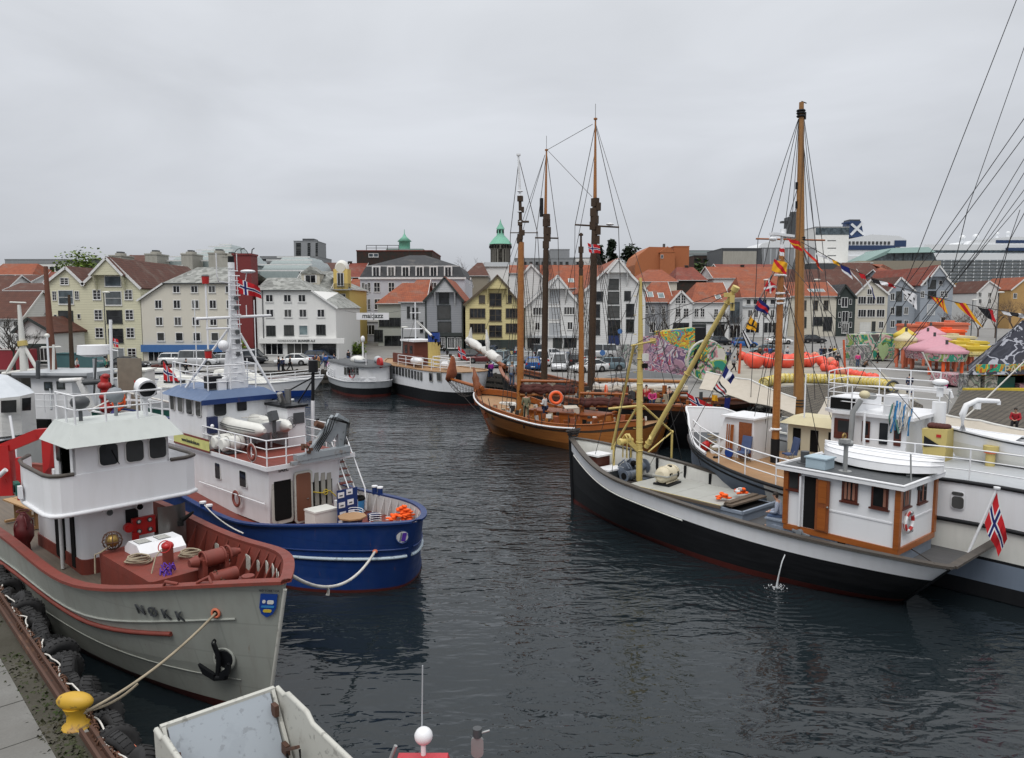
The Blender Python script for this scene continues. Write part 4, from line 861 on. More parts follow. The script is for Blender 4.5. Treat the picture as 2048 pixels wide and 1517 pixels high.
# white wooden warehouses behind the masts
h=H('white wooden warehouse with small hoist gable and pale grey loft doors',1050,1162,116,'wwhite','rgrey',name='gabled_warehouse',cat='warehouse',depth=20)
h.gable(613,(1113,556),613,.3);h.hood(1096,1133,553,578,1.0)
for y,hh in((594,28),(627,24),(659,25)):h.win(1109,y,22,hh,'lg')
h.win(1077,623,21,14,'c6');h.win(1139,622,21,14,'c6');h.win(1075,653,8,14,'c2');h.win(1140,652,9,14,'c2');h.band(672,676,'ltgrey',None,None,.3);h.win(1068,686,22,18,'shopd');h.win(1115,686,16,18,'ddk');h.win(1140,686,22,18,'shopd')
h=H('tall white gabled warehouse with dark loft hatches and a dark blue door',1166,1290,120,'wwhite','rorange',name='gabled_warehouse',cat='warehouse',depth=24)
h.gable(585,(1232,521),581,.35);h.hood(1215,1255,520,546,1.0)
for y,w_,hh in((569,19,19),(596,21,22),(624,22,21)):h.win(1227,y,w_,hh,'hatch')
h.win(1228,655,23,28,'hatch');h.win(1228,680,22,20,'dblue');h.win(1199,593,12,17,'dk');h.win(1255,592,11,17,'dk');h.win(1194,622,10,24,'dk');h.win(1260,621,14,24,'dk');h.win(1193,655,12,28,'dk');h.win(1260,652,14,24,'dk')
h=H('orange roofed house standing between the white warehouse and the yellow gable',1036,1090,140,'wwhite','rred',name='wooden_house',depth=14);h.gable(560,(1062,530),560,.3)
h=H('white house with long orange roof above the white wooden warehouses',1085,1215,144,'wwhite','rorange',name='wooden_house',depth=16);h.eave(578,532,(0,0),rd=7);h.skylight(1142,562)
# row of houses on the square
h=H('grey wooden house with white framed windows and orange roof with two skylight dormers',1289,1342,143,'wgrey','rorange',name='wooden_house',depth=11);h.eave(606,566,(.4,0),rd=5.5);h.skylight(1300,590,1,1.6);h.skylight(1322,592,1,1.6)
h.grid((1294,1306,1327),[620],6,14,'c4');h.win(1328,655,10,20,'shop');h.win(1305,655,10,20,'shop')
h=H('narrow white gabled house with dark sills between the grey house and the long white house',1340,1384,141,'wwhite','rorange',name='wooden_house',depth=10);h.gable(606,(1362,583),606,.3)
h.win(1356,599,8,16,'c4');h.win(1367,599,8,16,'c4');h.win(1356,626,9,16,'c4');h.win(1372,626,9,16,'c4');h.win(1362,655,30,16,'shopd')
h=H('long white house with black window hoods and bright orange roof above a dark awning',1384,1458,142,'wwhite','rorange',name='wooden_house',depth=12);h.eave(607,567,(.35,0),rd=6);h.skylight(1436,595)
h.grid((1393,1405),[626],7,16,'c4');h.grid((1432,1446),[627],7,16,'c4');h.band(644,647,'trimdk',None,None,.2,'cornice');h.win(1398,659,26,18,'ddk');h.win(1438,662,20,24,'shopd')
h=H('narrow glass fronted modern house wedged between white wooden houses',1456,1484,147,'concgrey','rgrey',name='townhouse',depth=10);h.flat(600);h.win(1470,625,16,40,'w6');h.win(1470,664,20,26,'shop')
h=H('white house with seven small attic windows and long orange roof',1484,1575,150,'wwhite','rorange',name='wooden_house',depth=14);h.eave(597,556,(.1,0),rd=7)
h.grid((1497,1511,1529,1545),[604],8,9,'c1');h.band(612,615,'ltgrey',None,None,.3,'cornice');h.grid((1500,1512,1530,1545,1560),[628],7,14,'c2');h.win(1505,656,26,20,'shop');h.win(1540,656,24,20,'shop')
h=H('pale cream wooden house with dark framed windows and four skylights in an orange roof',1575,1672,152,'wbeige','rorange',name='wooden_house',depth=14);h.eave(594,566,(0,0),rd=6)
for px in(1622,1633,1643):h.skylight(px,582)
h.grid((1608,1631,1652),[611],8,18,'dk2');h.win(1607,645,10,20,'ddk');h.win(1635,643,18,16,'shopd');h.win(1655,648,16,26,'shopd')
h=H('narrow black wooden house with white doors and balconies',1671,1709,152,'wdk','rdark',name='wooden_house',depth=12);h.gable(596,(1690,571),596,.3,'trimdk')
h.win(1689,605,11,18,'c2');h.win(1690,634,11,20,'c2');h.grid((1679,1701),(604,630,650),4,10,'c1');h.win(1690,657,12,18,'shop')
h=H('white wooden house with bands of tall windows and a garage door',1709,1773,158,'wbeige','rbrown',name='wooden_house',depth=14,group=None);h.gable(589,(1741,560),589,.3)
for y in(601,627):h.grid((1724,1742,1761),[y],15,14,'c3')
h.win(1739,584,8,10,'c2');h.win(1730,656,20,20,'gar');h.win(1747,653,6,18,'dk');h.win(1762,650,8,12,'c2')
h=H('slate grey wooden house with hoist gable and small balconies',1773,1829,160,'wbluegrey','rbrown',name='wooden_house',depth=14);h.gable(585,(1801,556),585,.3)
h.grid((1785,1812),(594,622,648),7,13,'c2');h.win(1798,593,10,18,'hatch');h.win(1798,622,10,18,'hatch');h.win(1798,650,8,16,'ddk')
h=H('tall blue grey gabled warehouse with big orange roof and arched loft hatch',1838,1902,158,'wbluegrey','rred',name='gabled_warehouse',cat='warehouse',depth=26);h.gable(570,(1872,535),572,.35);h.hood(1858,1888,533,554,1)
h.win(1864,569,14,16,'hatch');h.win(1864,590,15,14,'hatch');h.win(1849,566,6,8,'c1');h.win(1881,566,6,8,'c1');h.grid((1845,1884,1892),[589],6,12,'c4');h.win(1862,620,14,20,'lg');h.win(1862,652,20,16,'shop');h.win(1886,640,8,10,'c1')
h=H('long orange roofed warehouse wing behind the grey gables',1775,1850,185,'wbluegrey','rred',name='gabled_warehouse',cat='warehouse',depth=20);h.eave(575,541,(0,0),rd=8)
for lab,xl,xr,Y,wl,rf,e1,ap,e2 in(('small white gabled house left of its wider twin on the right shore',1910,1952,215,'wwhite','rbrown',588,(1931,572),588),('wide white gabled house with three upper windows on the right shore',1950,2008,205,'wwhite','rbrown',586,(1978,563),586)):
 h=H(lab,xl,xr,Y,wl,rf,name='wooden_house',depth=14);h.gable(e1,ap,e2,.3);n_=2 if xr<1960 else 3
 for k in range(n_):
  xx=lerp(xl+10,xr-10,k/(n_-1));h.win(xx,590 if xr>1960 else 592,5,8,'c2');h.win(xx,603,5,8,'c2')
h=H('white and ochre gabled house at the right edge above the bushes',2018,2075,200,'wochre','rorange',name='wooden_house',depth=14);h.gable(580,(2052,556),590,.3);h.win(2030,592,6,9,'c2')
h=H('yellow house half hidden between the far gables and the bushes',1997,2019,230,'wyel2','rbrown',name='wooden_house',depth=14);h.eave(580,566,rd=6)
h=H('beige block with open balconies below the cruise ship',1905,1972,255,'wochre','rgrey',name='apartment_block',cat='building',depth=20);h.flat(566);h.grid((1925,1945),(574,586),8,6,'dk')
# second row roofs on the square
for lab,xl,xr,Y,wl,rf,ey,ry,hp in(('orange hipped roof house behind the grey house',1268,1352,172,'wbeige','rorange',565,541,(.6,.3)),('red brick gabled house with pale verges behind the orange roofs',1352,1410,176,'wbrick','rred',562,536,(.2,.2)),('orange roofed house with flue behind the long white house',1425,1560,178,'wwhite','rorange',558,535,(0,0)),('orange roofed house with white verge in the second row',1440,1570,205,'wwhite','rred',548,530,(0,0)),('broad brown roofed house behind the cream house',1560,1730,190,'wtan','rbrown',575,540,(0,0)),('brown roofed building beside the copper clad block',1675,1775,200,'wbrick','rbrown',565,527,(.5,.3)),('orange roofed house below the copper clad block',1745,1800,215,'wwhite','rorange',552,530,(.8,.8)),('orange roofed house behind the hotel',905,935,150,'wwhite','rorange',572,558,(0,0)),('red roofed house squeezed behind the ochre corner building',694,722,140,'wwhite','rorange',596,560,(0,0)),('brick red roof behind the ochre turret',692,724,165,'wbrick','rred',556,528,(0,0)),('white house with orange roof beside the tower',1020,1062,175,'wwhite','rorange',548,532,(0,0)),('brown roofed house below the bare tree',930,975,185,'wtan','rbrown',553,527,(.4,.2)),('white low house beside the watch tower',968,1030,200,'wwhitep','rgrey',534,526,(0,0)),('brown roof behind the white shop building',622,682,180,'wtan','rbrown',548,527,(.3,0))):
 h=H(lab,xl,xr,Y,wl,rf,name='townhouse',depth=16);h.eave(ey,ry,hp,rd=7)
 if 'brick' in lab or 'flue' in lab:h.chimney((xl+xr)/2-8,ry-4)
 # left hillside
h=H('white low shop building with dark roof edge and script sign, left',33,104,94,'wwhitep','rbrown',name='shop_building',cat='shop',depth=8,group=None);h.gable(662,(60,638),664,.5,'trimdk');h.sign('Skagenrestauranten',66,674,.62,'trimdk',.1,shear=.3);h.band(688,728,'wdk',None,None,.04,'ground_floor');h.win(72,709,16,30,'shopd',.05);h.win(92,709,20,24,'shop',.05)
for lab,xl,xr,Y,wl,rf,ey,ry,gp in(('white house with brown roof and two windows at the left edge',-40,44,112,'wwhite','rbrown',640,585,None),('white bay windowed house under a brown roof left',42,76,125,'wwhite','rbrown',612,595,None),('white gabled house on the left hillside',12,46,128,'wwhite','rbrown',0,0,(618,(27,594),618)),('white wooden house with long brown roof and four windows, left hillside',15,92,145,'wwhite','rbrown',583,568,None),('brown roofed house above the long brown roof',12,62,160,'wwhite','rbrown',568,552,None),('white house with bright orange hipped roof on the left hill',-10,70,182,'wwhitep','rorange',551,529,None),('red roofed house left of the yellow warehouses',80,116,150,'wwhite','rred',590,546,None),('dark roofed house with blue verge left of the yellow warehouse',68,104,118,'wwhite','rdark',628,600,None),('brown roofed house at the far left edge',-30,14,150,'wwhite','rbrown',585,553,None),('white flat building with dark windows on the left hill',50,150,215,'wwhitep','rgrey',0,528,'flat'),('low grey hall on the left skyline',18,140,260,'concgrey','rgrey',0,520,'flat')):
 h=H(lab,xl,xr,Y,wl,rf,name='wooden_house' if 'flat' not in str(gp)else 'hall',depth=12)
 if gp=='flat':h.flat(ry);h.grid([xl+30+12*k for k in range(5)],[538],8,7,'dk')if Y<230 else None
 elif gp:h.gable(gp[0],gp[1],gp[2],.3)
 else:
  h.eave(ey,ry,(0,.3)if 'hip' in lab else(0,0),rd=5);ww=xr-xl;n_=max(2,int(ww/20))
  for k in range(n_):h.win(xl+ww*(k+.6)/(n_+.2),ey+9,7,10,'c2')
  # skyline
def stepped(label,xl,xr,Y,ys,m,**k):
 h=H(label,xl,xr,Y,m,m,name='office_building',cat='building',depth=24,**k);n=len(ys);mb=MB(m);z0=0
 for i,(yt,ins)in enumerate(ys):
  z1=h.zat((xl+xr)/2,yt,i*3)[1];w_=h.L*ins;a=[(w_,i*3,z0),(h.L-w_,i*3,z0),(h.L-w_,24,z0),(w_,24,z0)];t_=.8
  mb.hex(a+[(w_+t_,i*3+t_*2,z1),(h.L-w_-t_,i*3+t_*2,z1),(h.L-w_-t_,24-t_,z1),(w_+t_,24-t_,z1)]);mb.m('trim').box(w_-.2,h.L-w_+.2,i*3-.2,i*3+.1,z1-.3,z1-.05);mb.m(m);z0=z1-.3
 mb.out('wall',h.o);return h
stepped('terraced glass roofed office block crowned by a glass pyramid on the skyline',330,470,150,((520,0),(512,.02),(505,.1),(499,.24),(492,.34),(488,.42)),'glassroof')
stepped('lower glass terraces of the office block left of the red tower',255,345,152,((533,0),(525,.3)),'glassroof')
stepped('sloping glass roofs of the office block right of the red tower',512,620,158,((540,0),(528,.02),(519,.08),(513,.2)),'glassroof')
for i,(a,b,yt,side_)in enumerate(((225,249,507,'leftmost'),(296,320,504,'second from the left'),(368,390,504,'third from the left'),(422,450,502,'fourth from the left'),(450,472,508,'rightmost, against the red tower'))):
 h=H('beige round topped stair shaft of the office block, '+side_,a,b,146,'concrete','concrete',name='stair_shaft',cat='building',depth=5);h.flat(yt+6,trim='concrete');mb=MB('concrete');mb.cyl((h.L/2,2.2,h.ze),(h.L/2,2.2,h.ze+.7),1.0,n=12);mb.m('dkgrey').box(h.L*.3,h.L*.7,1.5,2.9,h.ze+.7,h.ze+1.0);mb.out('flue',h.o)
h=H('long dark slate roofed warehouse behind the cream warehouse',262,352,126,'rgrey','rslate',name='warehouse',cat='warehouse',depth=14);h.eave(578,532,(0,.2),rd=7);h.skylight(298,549)
h=H('brown tiled roof behind the tall yellow warehouse',246,300,150,'wtan','rbrown',name='townhouse',depth=12);h.eave(527,512,rd=5)
h=H('flat roofed black box building beside the yellow gable on the skyline',183,216,170,'dkgrey','rdark',name='office_building',cat='building',depth=12);h.flat(520)
h=H('ten storey concrete tower block with dark side bays on the skyline',592,638,330,'concgrey','concgrey',name='tower_block',cat='building',depth=16);h.flat(483);MB('dkgrey').box(h.L*.3,h.L*.8,3,10,h.ze,h.ze+1.4).out('plant_room',h.o)
for y in range(488,516,4):h.win(618,y,5,2.6,'dk');h.win(633.5,y,4,2.6,'dk');h.win(597,y,9,2.8,'dk')
h=H('flat white and dark office block below the concrete tower',524,640,300,'concgrey','rgrey',name='office_building',cat='building',depth=22);h.flat(514);h.band(518,522,'glass',None,None,.05,'window_band');h.band(526,531,'glass',None,None,.05,'window_band')
h=H('dark brick red glazed building with roof terrace behind the hotel',716,866,172,'wbrick','rred',name='office_building',cat='building',depth=20);h.flat(503);h.grid((742,752),[511],8,6,'b1');mb=MB('dkgrey');railing(mb,[(h.L*t,1,h.ze+.2)for t in(.12,.25,.4,.55)],1.2,2,.06);mb.out('roof_railing',h.o)
x,z=h.w.at(803,503);mb=MB('coppdk');mb.box(x-4,x+4.5,3,9,z,z+.8);mb.m('copper').lathe((x,5,z+.8),[(1.3,0),(1.3,1.7),(1.7,1.8),(.5,2.9),(.1,3.6),(.05,4.6)],8);mb.out('copper_lantern',h.o)
# Watch tower
p=D(1001,540,235);o=thing('watch_tower','round stone watch tower with green copper roof on the skyline','tower',(p.x,p.y,gz(p.x,p.y)))
def wz(py,d=235):return D(1001,py,d).z-gz(p.x,p.y)
rr=20.5/1500*235;MB('tower').lathe((0,0,0),[(rr*.96,0),(rr*.96,wz(500)),(rr,wz(499)),(rr*1.02,wz(489))],20).out('wall',o)
mb=MB('copper');mb.lathe((0,0,0),[(rr*1.12,wz(489.5)),(rr*.7,wz(478)),(rr*.36,wz(471)),(rr*.33,wz(458))],12);mb.lathe((0,0,0),[(rr*.42,wz(459)),(rr*.38,wz(457)),(rr*.1,wz(447)),(.05,wz(439))],8);mb.out('roof',o)
for k in range(10):
 a=pi+pi*(k+.5)/10;MB('dark').cb((cos(a)*rr*1.02,sin(a)*rr*1.02,wz(494.5)),(.5,.5,.9),a).out('window',o)
 if k%3==1:MB('dark').cb((cos(a)*rr*.34,sin(a)*rr*.34,wz(464)),(.3,.5,.9),a).out('window',o)
 # orange rust building, brick, concrete cube, white block
h=H('big rust orange building with stepped roofline and chimney on the skyline',1268,1345,235,'wrust','wrust',name='office_building',cat='building',depth=22);zz=h.z(1300,497)
h.walls([(0,0),(h.L,0),(h.L,h.z(1340,510)),(h.x(1338),h.z(1338,495)),(h.x(1296),h.z(1296,494)),(h.x(1276),h.z(1276,510)),(0,h.z(1270,530))]);MB('wrust').box(h.x(1316),h.x(1345),-1.5,4,0,h.z(1330,505)).prism([(h.x(1314),-1.6,h.z(1320,506)),(h.x(1346),-1.6,h.z(1330,506)),(h.x(1330),-1.6,h.z(1330,494))],(0,6,0)).m('dkgrey').box(h.x(1326),h.x(1330),2,3,h.z(1328,500),h.z(1328,487)).out('chimney',h.o);h.win(1322,514,4,6,'b1',1.55)
h=H('rust orange cube tower attached to the orange building',1345,1375,236,'wrust','wrust',name='office_building',cat='building',depth=12);h.flat(494)
h=H('pale blue glass office blocks far behind the rust orange building',1374,1445,380,'glassroof','rgrey',name='office_building',cat='building',depth=20);h.flat(502);[h.band(y,y+3,'concgrey',None,None,.1,'window_band')for y in(506,513,520)]
h=H('brick red office building with dark glazed bays',1385,1445,290,'wbrick','dkgrey',name='office_building',cat='building',depth=18);h.flat(512);h.grid((1395,1412,1428),(520,528),11,4,'dk')
h=H('stained concrete theatre cube with dark grey frame',1440,1518,262,'dkgrey','dkgrey',name='theatre',cat='building',depth=20);h.flat(498);h.band(503,530,'concrete',1446,1513,.1,'concrete_panel')
h=H('grey metal clad hall right of the concrete cube',1520,1625,268,'concgrey','rgrey',name='office_building',cat='building',depth=20);h.flat(497);[h.band(498,532,'ltgrey',x,x+3,.1,'wall_fin')for x in range(1528,1620,12)]
h=H('white windowless tower block with dark glazed top floor',1624,1690,272,'wwhitep','rgrey',name='tower_block',cat='building',depth=16);h.flat(455);h.band(456,470,'glassb',None,None,.08,'top_floor');[h.band(y,y+1.6,'dkgrey',1655,1672,.05,'window_band')for y in(481,496,511,526)];h.band(532,550,'glassb',1626,1688,.1,'colonnade')
h=H('low building with white roof and dark ribbon window under the tower block',1618,1740,258,'dkgrey','wwhitep',name='office_building',cat='building',depth=14);h.flat(527)
# copper clad block
h=H('copper green roofed block with slanting glass front below the cruise ship',1712,1875,262,'dkgrey','coppdk',name='museum',cat='building',depth=26);z0,z1=h.z(1800,522),h.z(1800,508);MB('wtan').box(0,h.L,0,26,0,z0).out('wall',h.o)
mb=MB('glassb');mb.prism([(h.x(1738),1,z0),(h.L*.97,1,z0),(h.x(1862),1,h.z(1860,505)),(h.x(1772),1,h.z(1800,507))],(0,20,0));mb.m('coppdk').prism([(h.x(1768),-.5,h.z(1800,507)),(h.x(1862),-.5,h.z(1860,505)),(h.x(1852),1,h.z(1850,494)),(h.x(1780),1,h.z(1800,496))],(0,20,0));mb.prism([(h.x(1726),.6,z0),(h.x(1736),.6,z0),(h.x(1780),.6,h.z(1780,505)),(h.x(1776),.6,h.z(1780,498))],(0,18,0));mb.out('roof',h.o)
[MB('dkgrey').box(h.x(x)-.12,h.x(x)+.12,.7,1,z0,h.z(1800,507)).out('mullion',h.o)for x in(1785,1803,1822,1842)]
h=H('grey stone building with green mansard behind the watch tower',1030,1150,240,'concgrey','rgrey',name='office_building',cat='building',depth=16);h.flat(518);h.grid(range(1050,1140,12),[527],5,5,'dk')
h=H('concrete block on the hill behind the dark mast',1100,1138,265,'concgrey','concgrey',name='office_building',cat='building',depth=16);h.flat(500)
h=H('long white flat building right of the dark mast',1130,1222,250,'wwhitep','rgrey',name='office_building',cat='building',depth=14);h.flat(517);h.grid(range(1140,1170,8),[527],6,5,'dk')
h=H('white townhouse with grey roof under the round tree',1250,1270,255,'wwhitep','rgrey',name='townhouse',depth=10);h.eave(534,525,rd=4)
# cruise ship
def cruise(label,xl,xr,Y,top,decks,dark=None,name='cruise_ship'):
 a,b=D(xl,520,Y),D(xr,520,Y);o=thing(name,label,'cruise ship',(a.x,Y,0));L_=b.x-a.x;w=Wall(o,(0,0),(1,0));mb=MB('cruise');zt=w.at((xl+xr)/2,top)[1]
 mb.box(0,L_,0,28,0,zt);mb.out('superstructure',o);z=12.;k=0
 dz=(zt-3-14)/decks
 mb=MB('cruisenavy')
 for i in range(decks):
  z=14+dz*i;mb.m('grey').box(1,L_-1,-.25,-.004,z+.9,z+dz-.35)
  mb.m('cruise')
  n=int(L_/4.2)
  for j in range(n+1):mb.box(L_*j/n-.2,L_*j/n+.2,-.45,-.26,z,z+dz)
  mb.m('glassb').box(1,L_-1,-.5,-.46,z,z+.85)
 mb.out('balcony_deck',o);return o,w,L_,zt
o,w,L_,zt=cruise('long white cruise ship with rows of balconies at the right edge of the skyline',1780,2300,420,508,11)
mb=MB('cruise');x0,z0=w.at(1850,508);mb.box(x0,L_,1,26,zt,w.at(1850,489)[1]);x1,z1=w.at(1938,489);mb.prism([(x1,2,z1),(L_,2,z1),(L_,2,z1+6),(x1+22,2,w.at(2030,474)[1]),(x1+3,2,w.at(1945,481)[1])],(0,22,0));mb.m('cruisenavy').box(x1+16,L_,1.8,2,w.at(2000,486)[1],w.at(2000,480)[1]);mb.box(x1+20,L_,-.6,-.5,w.at(2000,502)[1],w.at(2000,496)[1])
mb.m('glassb').box(x0,L_,.8,.98,zt+.6,zt+2);mb.out('upper_deck',o)
for px,py,r in((1942,474,6),(1969,472,6),(2013,466,4),(2035,464,4)):p_=w.at(px,py);mb=MB('cruise');mb.sph((p_[0],8,p_[1]),r/1500*420,n=12,m=8);mb.cyl((p_[0],8,p_[1]-3),(p_[0],8,p_[1]),.8);mb.out('radar_dome',o)
o,w,L_,zt=cruise('cruise ship stern with dark blue funnel bearing a white cross',1520,1822,410,512,7)
mb=MB('cruise');z=lambda px,py:w.at(px,py)
mb.prism([(z(1690,1)[0],1,zt),(z(1812,1)[0],1,zt),(z(1816,478)[0],1,z(1816,480)[1]),(z(1800,470)[0],1,z(1800,472)[1]),(z(1745,470)[0],1,z(1745,469)[1]),(z(1690,480)[0],1,z(1690,480)[1])],(0,26,0));mb.prism([(z(1520,1)[0],1,zt),(z(1625,1)[0],1,zt),(z(1625,480)[0],1,z(1625,480)[1]),(z(1560,480)[0],1,z(1560,478)[1]),(z(1525,486)[0],1,z(1525,487)[1])],(0,24,0))
mb.m('cruisenavy');a,b=z(1690,500),z(1792,491);mb.box(a[0],b[0],.6,.95,a[1],b[1]);c_=z(1790,494),z(1814,481);mb.box(c_[0][0],c_[1][0],.55,.9,c_[0][1],c_[1][1]);c_=z(1525,512),z(1620,500);mb.box(c_[0][0],c_[1][0],.6,.95,c_[0][1],c_[1][1])
mb.m('dkgrey');a,b=z(1690,489),z(1785,483);[mb.box(lerp(a[0],b[0],t/12),lerp(a[0],b[0],t/12+.05),.7,.95,a[1],b[1])for t in range(12)];mb.out('upper_deck',o)
fx=[z(1704,474),z(1735,474),z(1729,441),z(1707,440)];mb=MB('cruisenavy');mb.prism([(x_,4,z_)for x_,z_ in fx],(0,9,0));a,b=z(1696,443),z(1714,440);mb.box(a[0],b[0],5,8,a[1]-.8,a[1]);mb.m('dkgrey').box(fx[3][0],fx[2][0],5,12,fx[2][1],fx[2][1]+1)
f=mb.out('funnel',o);mb=MB('cruise');a,b,c_,d=z(1708,469),z(1731,445),z(1709,447),z(1734,468);mb.bar((a[0],3.8,a[1]),(b[0],3.8,b[1]),.3,1.3);mb.bar((c_[0],3.75,c_[1]),(d[0],3.75,d[1]),.3,1.3);mb.out('white_cross',f)
mb=MB('dkgrey');a=z(1580,478);mb.box(a[0],a[0]+9,4,10,a[1],a[1]+12);mb.box(a[0]-3,a[0]+2,5,8,a[1]+9,a[1]+10);mb.cyl((a[0]+4,7,a[1]+10),(a[0]+4,7,a[1]+15),2);mb.out('mast_stack',o)
# trees on the hill and the square
def tr(px,py,Y):p=D(px,py,Y);return V((p.x,p.y,min(p.z,gz(p.x,p.y)+30)))
def trg(px,Y):p=D(px,600,Y);return V((p.x,p.y,gz(p.x,p.y)))
b=trg(172,135);leafy('bright green tree behind the yellow warehouse gables',b,D(172,525,135).z-b.z,10,'leafgreen',3,4000,.2,trunk=.5)
b=trg(1222,235);leafy('dark conifer on the hill behind the tall white warehouse',b,D(1222,484,235).z-b.z,7,'leafdk',5,1500,.5,True,trunk=.3,name='conifer')
b=trg(1197,238);leafy('lower dark conifer left of the taller one on the hill',b,D(1197,492,238).z-b.z,8,'leafdk',6,1300,.5,True,trunk=.3,name='conifer')
b=trg(1264,262);leafy('dark round evergreen tree left of the rust orange building',b,D(1264,500,262).z-b.z,11,'leafdk',7,1800,.5,trunk=.3)
b=trg(1405,215);leafy('mid green shrubby tree between the brick buildings',b,D(1400,530,215).z-b.z,9,'leafmid',8,1000,.5,trunk=.3)
for px,Y,py,sd_,lb in((948,200,499,2,'wide bare tree on the skyline left of the watch tower'),(150,230,512,4,'bare reddish tree on the left skyline'),(1075,230,508,9,'bare tree behind the rigging'),(1180,228,500,12,'bare tree left of the conifers')):
 b=trg(px,Y);bare_tree(lb,b,D(px,py,Y).z-b.z,sd_,5,.28,.85,'twig',group='bare trees on the hill')
for px,py0,Y,py,sd_,lb in((1345,668,118,583,21,'pollarded bare street tree in front of the white gabled house'),(1312,668,124,600,25,'bare street tree in front of the grey house'),(1468,672,128,600,22,'bare street tree left of the blue car'),(1450,672,132,606,23,'bare street tree beside the long white house'),(1552,665,135,590,24,'bare street tree behind the tall brown mast')):
 b=trg(px,Y);b.z=1.5;bare_tree(lb,b,D(px,py,Y).z-1.5,sd_,4,.14,.55,'bark',group='bare street trees')
for px,Y,py,sd_,lb in((20,84.5,610,31,'black bare tree at the left edge'),(45,86,640,32,'bare tree in front of the script sign shop'),(8,88,655,33,'low bushy bare tree at the far left edge')):
 b=trg(px,Y);b.x=max(b.x,-64.5);bare_tree(lb,b,D(px,py,Y).z-1.5,sd_,5,.13,.7,'bark',group='bare trees on the left quay')
for px,Y,py,w_,sd_ in((1960,150,600,1.6,41),(1995,145,585,1.7,42),(2030,140,575,1.6,43),(1925,155,618,1.2,44),(1900,132,612,1,45)):
 b=trg(px,Y);b.z=1.5;bare_tree('leafless brown tree %s'%{1960:'with wide crown left of the bushy group',1995:'in the middle of the bushy group at the right',2030:'at the right edge of the square',1925:'low beside the small white houses',1900:'in front of the blue grey warehouse'}[px],b,D(px,py,Y).z-1.5,sd_,6 if Y>140 else 5,.16,.8,'twig',group='leafless brown trees right of the square')
 # boats
def proj(p):
 x,y,z=p[0],p[1],p[2]-CAMZ;d=y*_c-z*_s;return 1024+F_PX*x/d,758.5-F_PX*(y*_s+z*_c)/d
def boat(label,bx,by,a,L_,cat='boat',name='boat',group=None):
 return thing(name,label,cat,(bx-cos(a)*L_,by-sin(a)*L_,0),a,group)
def L3(o,px,py,z):return loc(o,G(px,py,z))
def hit(o,Hh,px,py,side,u0=0.,u1=1.,z0=0.):
 best=None
 for i in range(241):
  u=lerp(u0,u1,i/240)
  for j in range(41):
   z=lerp(z0,Hh.sheer(u),j/40);p=proj(wpt(o,Hh.p(u,z,side)));e_=(p[0]-px)**2+(p[1]-py)**2
   if best is None or e_<best[0]:best=(e_,u,z)
 _,u,z=best;p=Hh.p(u,z,side);t=(Hh.p(min(u+.01,1),z,side)-Hh.p(u-.01,z,side)).normalized();up=(Hh.p(u,z+.05,side)-Hh.p(u,z-.05,side)).normalized()
 if side<0:n=V((t.y,-t.x,0));
 else:t=-t;n=V((t.y,-t.x,0))
 return p+n.normalized()*.03,t,up,u,z
def hulltext(o,Hh,txt,px,py,side,size,m,**k):
 """letters laid one by one along the hull plating"""
 p,t,up,u,z=hit(o,Hh,px,py,side);sp=k.pop('step',size*.8);n=len(txt);mb_parts=[]
 for i,ch in enumerate(txt):
  if ch==' ':continue
  du=(i-(n-1)/2)*sp/Hh.L*(1 if side<0 else-1);uu=u+du;q=Hh.p(uu,z,side);t2=(Hh.p(uu+.01,z,side)-Hh.p(uu-.01,z,side)).normalized()*(1 if side<0 else-1)
  u2=(Hh.p(uu,z+.05,side)-Hh.p(uu,z-.05,side)).normalized();nn=V((t2.y,-t2.x,0)).normalized()
  text(ch,size,m,o,frame(q+nn*.035,t2,u2),'name_letter',ext=.012,**k)
def bow_rings(mb,Hh):return mb
# grey fishing vessel, front left
o=boat('grey steel fishing vessel with rust red bulwarks and white wheelhouse moored at the near quay',-5.337,15.49,-.732,20,'fishing boat','fishing_vessel')
nokk=o;h=Hull(20,4.425,[2.52,2.47,2.53,2.46,3.34],(.2,.3,2,.352,3.1),(.25,.1,2,.886,2.296),(.93,.8),.56)
mb=MB();h.shell(mb,[(-.9,0,'bootred'),(.28,0,'bootred'),(-.02,1,'hullgrey')],56);mb.m('rampwhite').tube([h.p(1,z,1)+V((.03,0,0))for z in(.3,.8,1.4,2.,2.6,3.2)],.045,6);mb.out('hull',o)
mb=MB();h.shell(mb,[(-.9,1,'deckred'),(0,1,'deckred')],48,.12,True)
mb.m('deckred')
for i in range(30):
 u=.05+.93*i/29
 for sd_ in(1,-1):
  a,b=h.p(u,h.sheer(u)-.9,sd_,.14),h.p(u,h.sheer(u)-.02,sd_,.14);q=h.p(u,h.sheer(u)-.9,sd_,.42)
  if abs(a.y)>.5:mb.prism([a+V((-.02,0,0)),b+V((-.02,0,0)),q+V((-.02,0,0))],(.04,0,0))
mb.out('bulwark',o)
for i,u in enumerate((.70,.735,.795,.83,.865,.895,.92,.94)):
 t=(h.p(u+.01,h.sheer(u),1,.16)-h.p(u-.01,h.sheer(u),1,.16)).normalized();c_=h.p(u,h.sheer(u)-.42,1,.16);mb=MB('rampwhite');mb.plate(c_,t,(0,0,1),.24+.07*(i%3),.42 if i not in(3,)else.3,.07,.015);mb.out('freeing_port',o)
mb=MB('deckwood');h.deck(mb,.86,.1);mb.out('deck',o)
mb=MB('deckred');h.rail(mb,.24,.07);mb.out('cap_rail',o)
mb=MB('deckred');h.strake(mb,lambda u:h.sheer(u)-.92 if u<.7 else h.sheer(u)-.92-(u-.7)*1.0,.055,.1,.90,sides=(1,-1));mb.out('rubbing_strake',o)
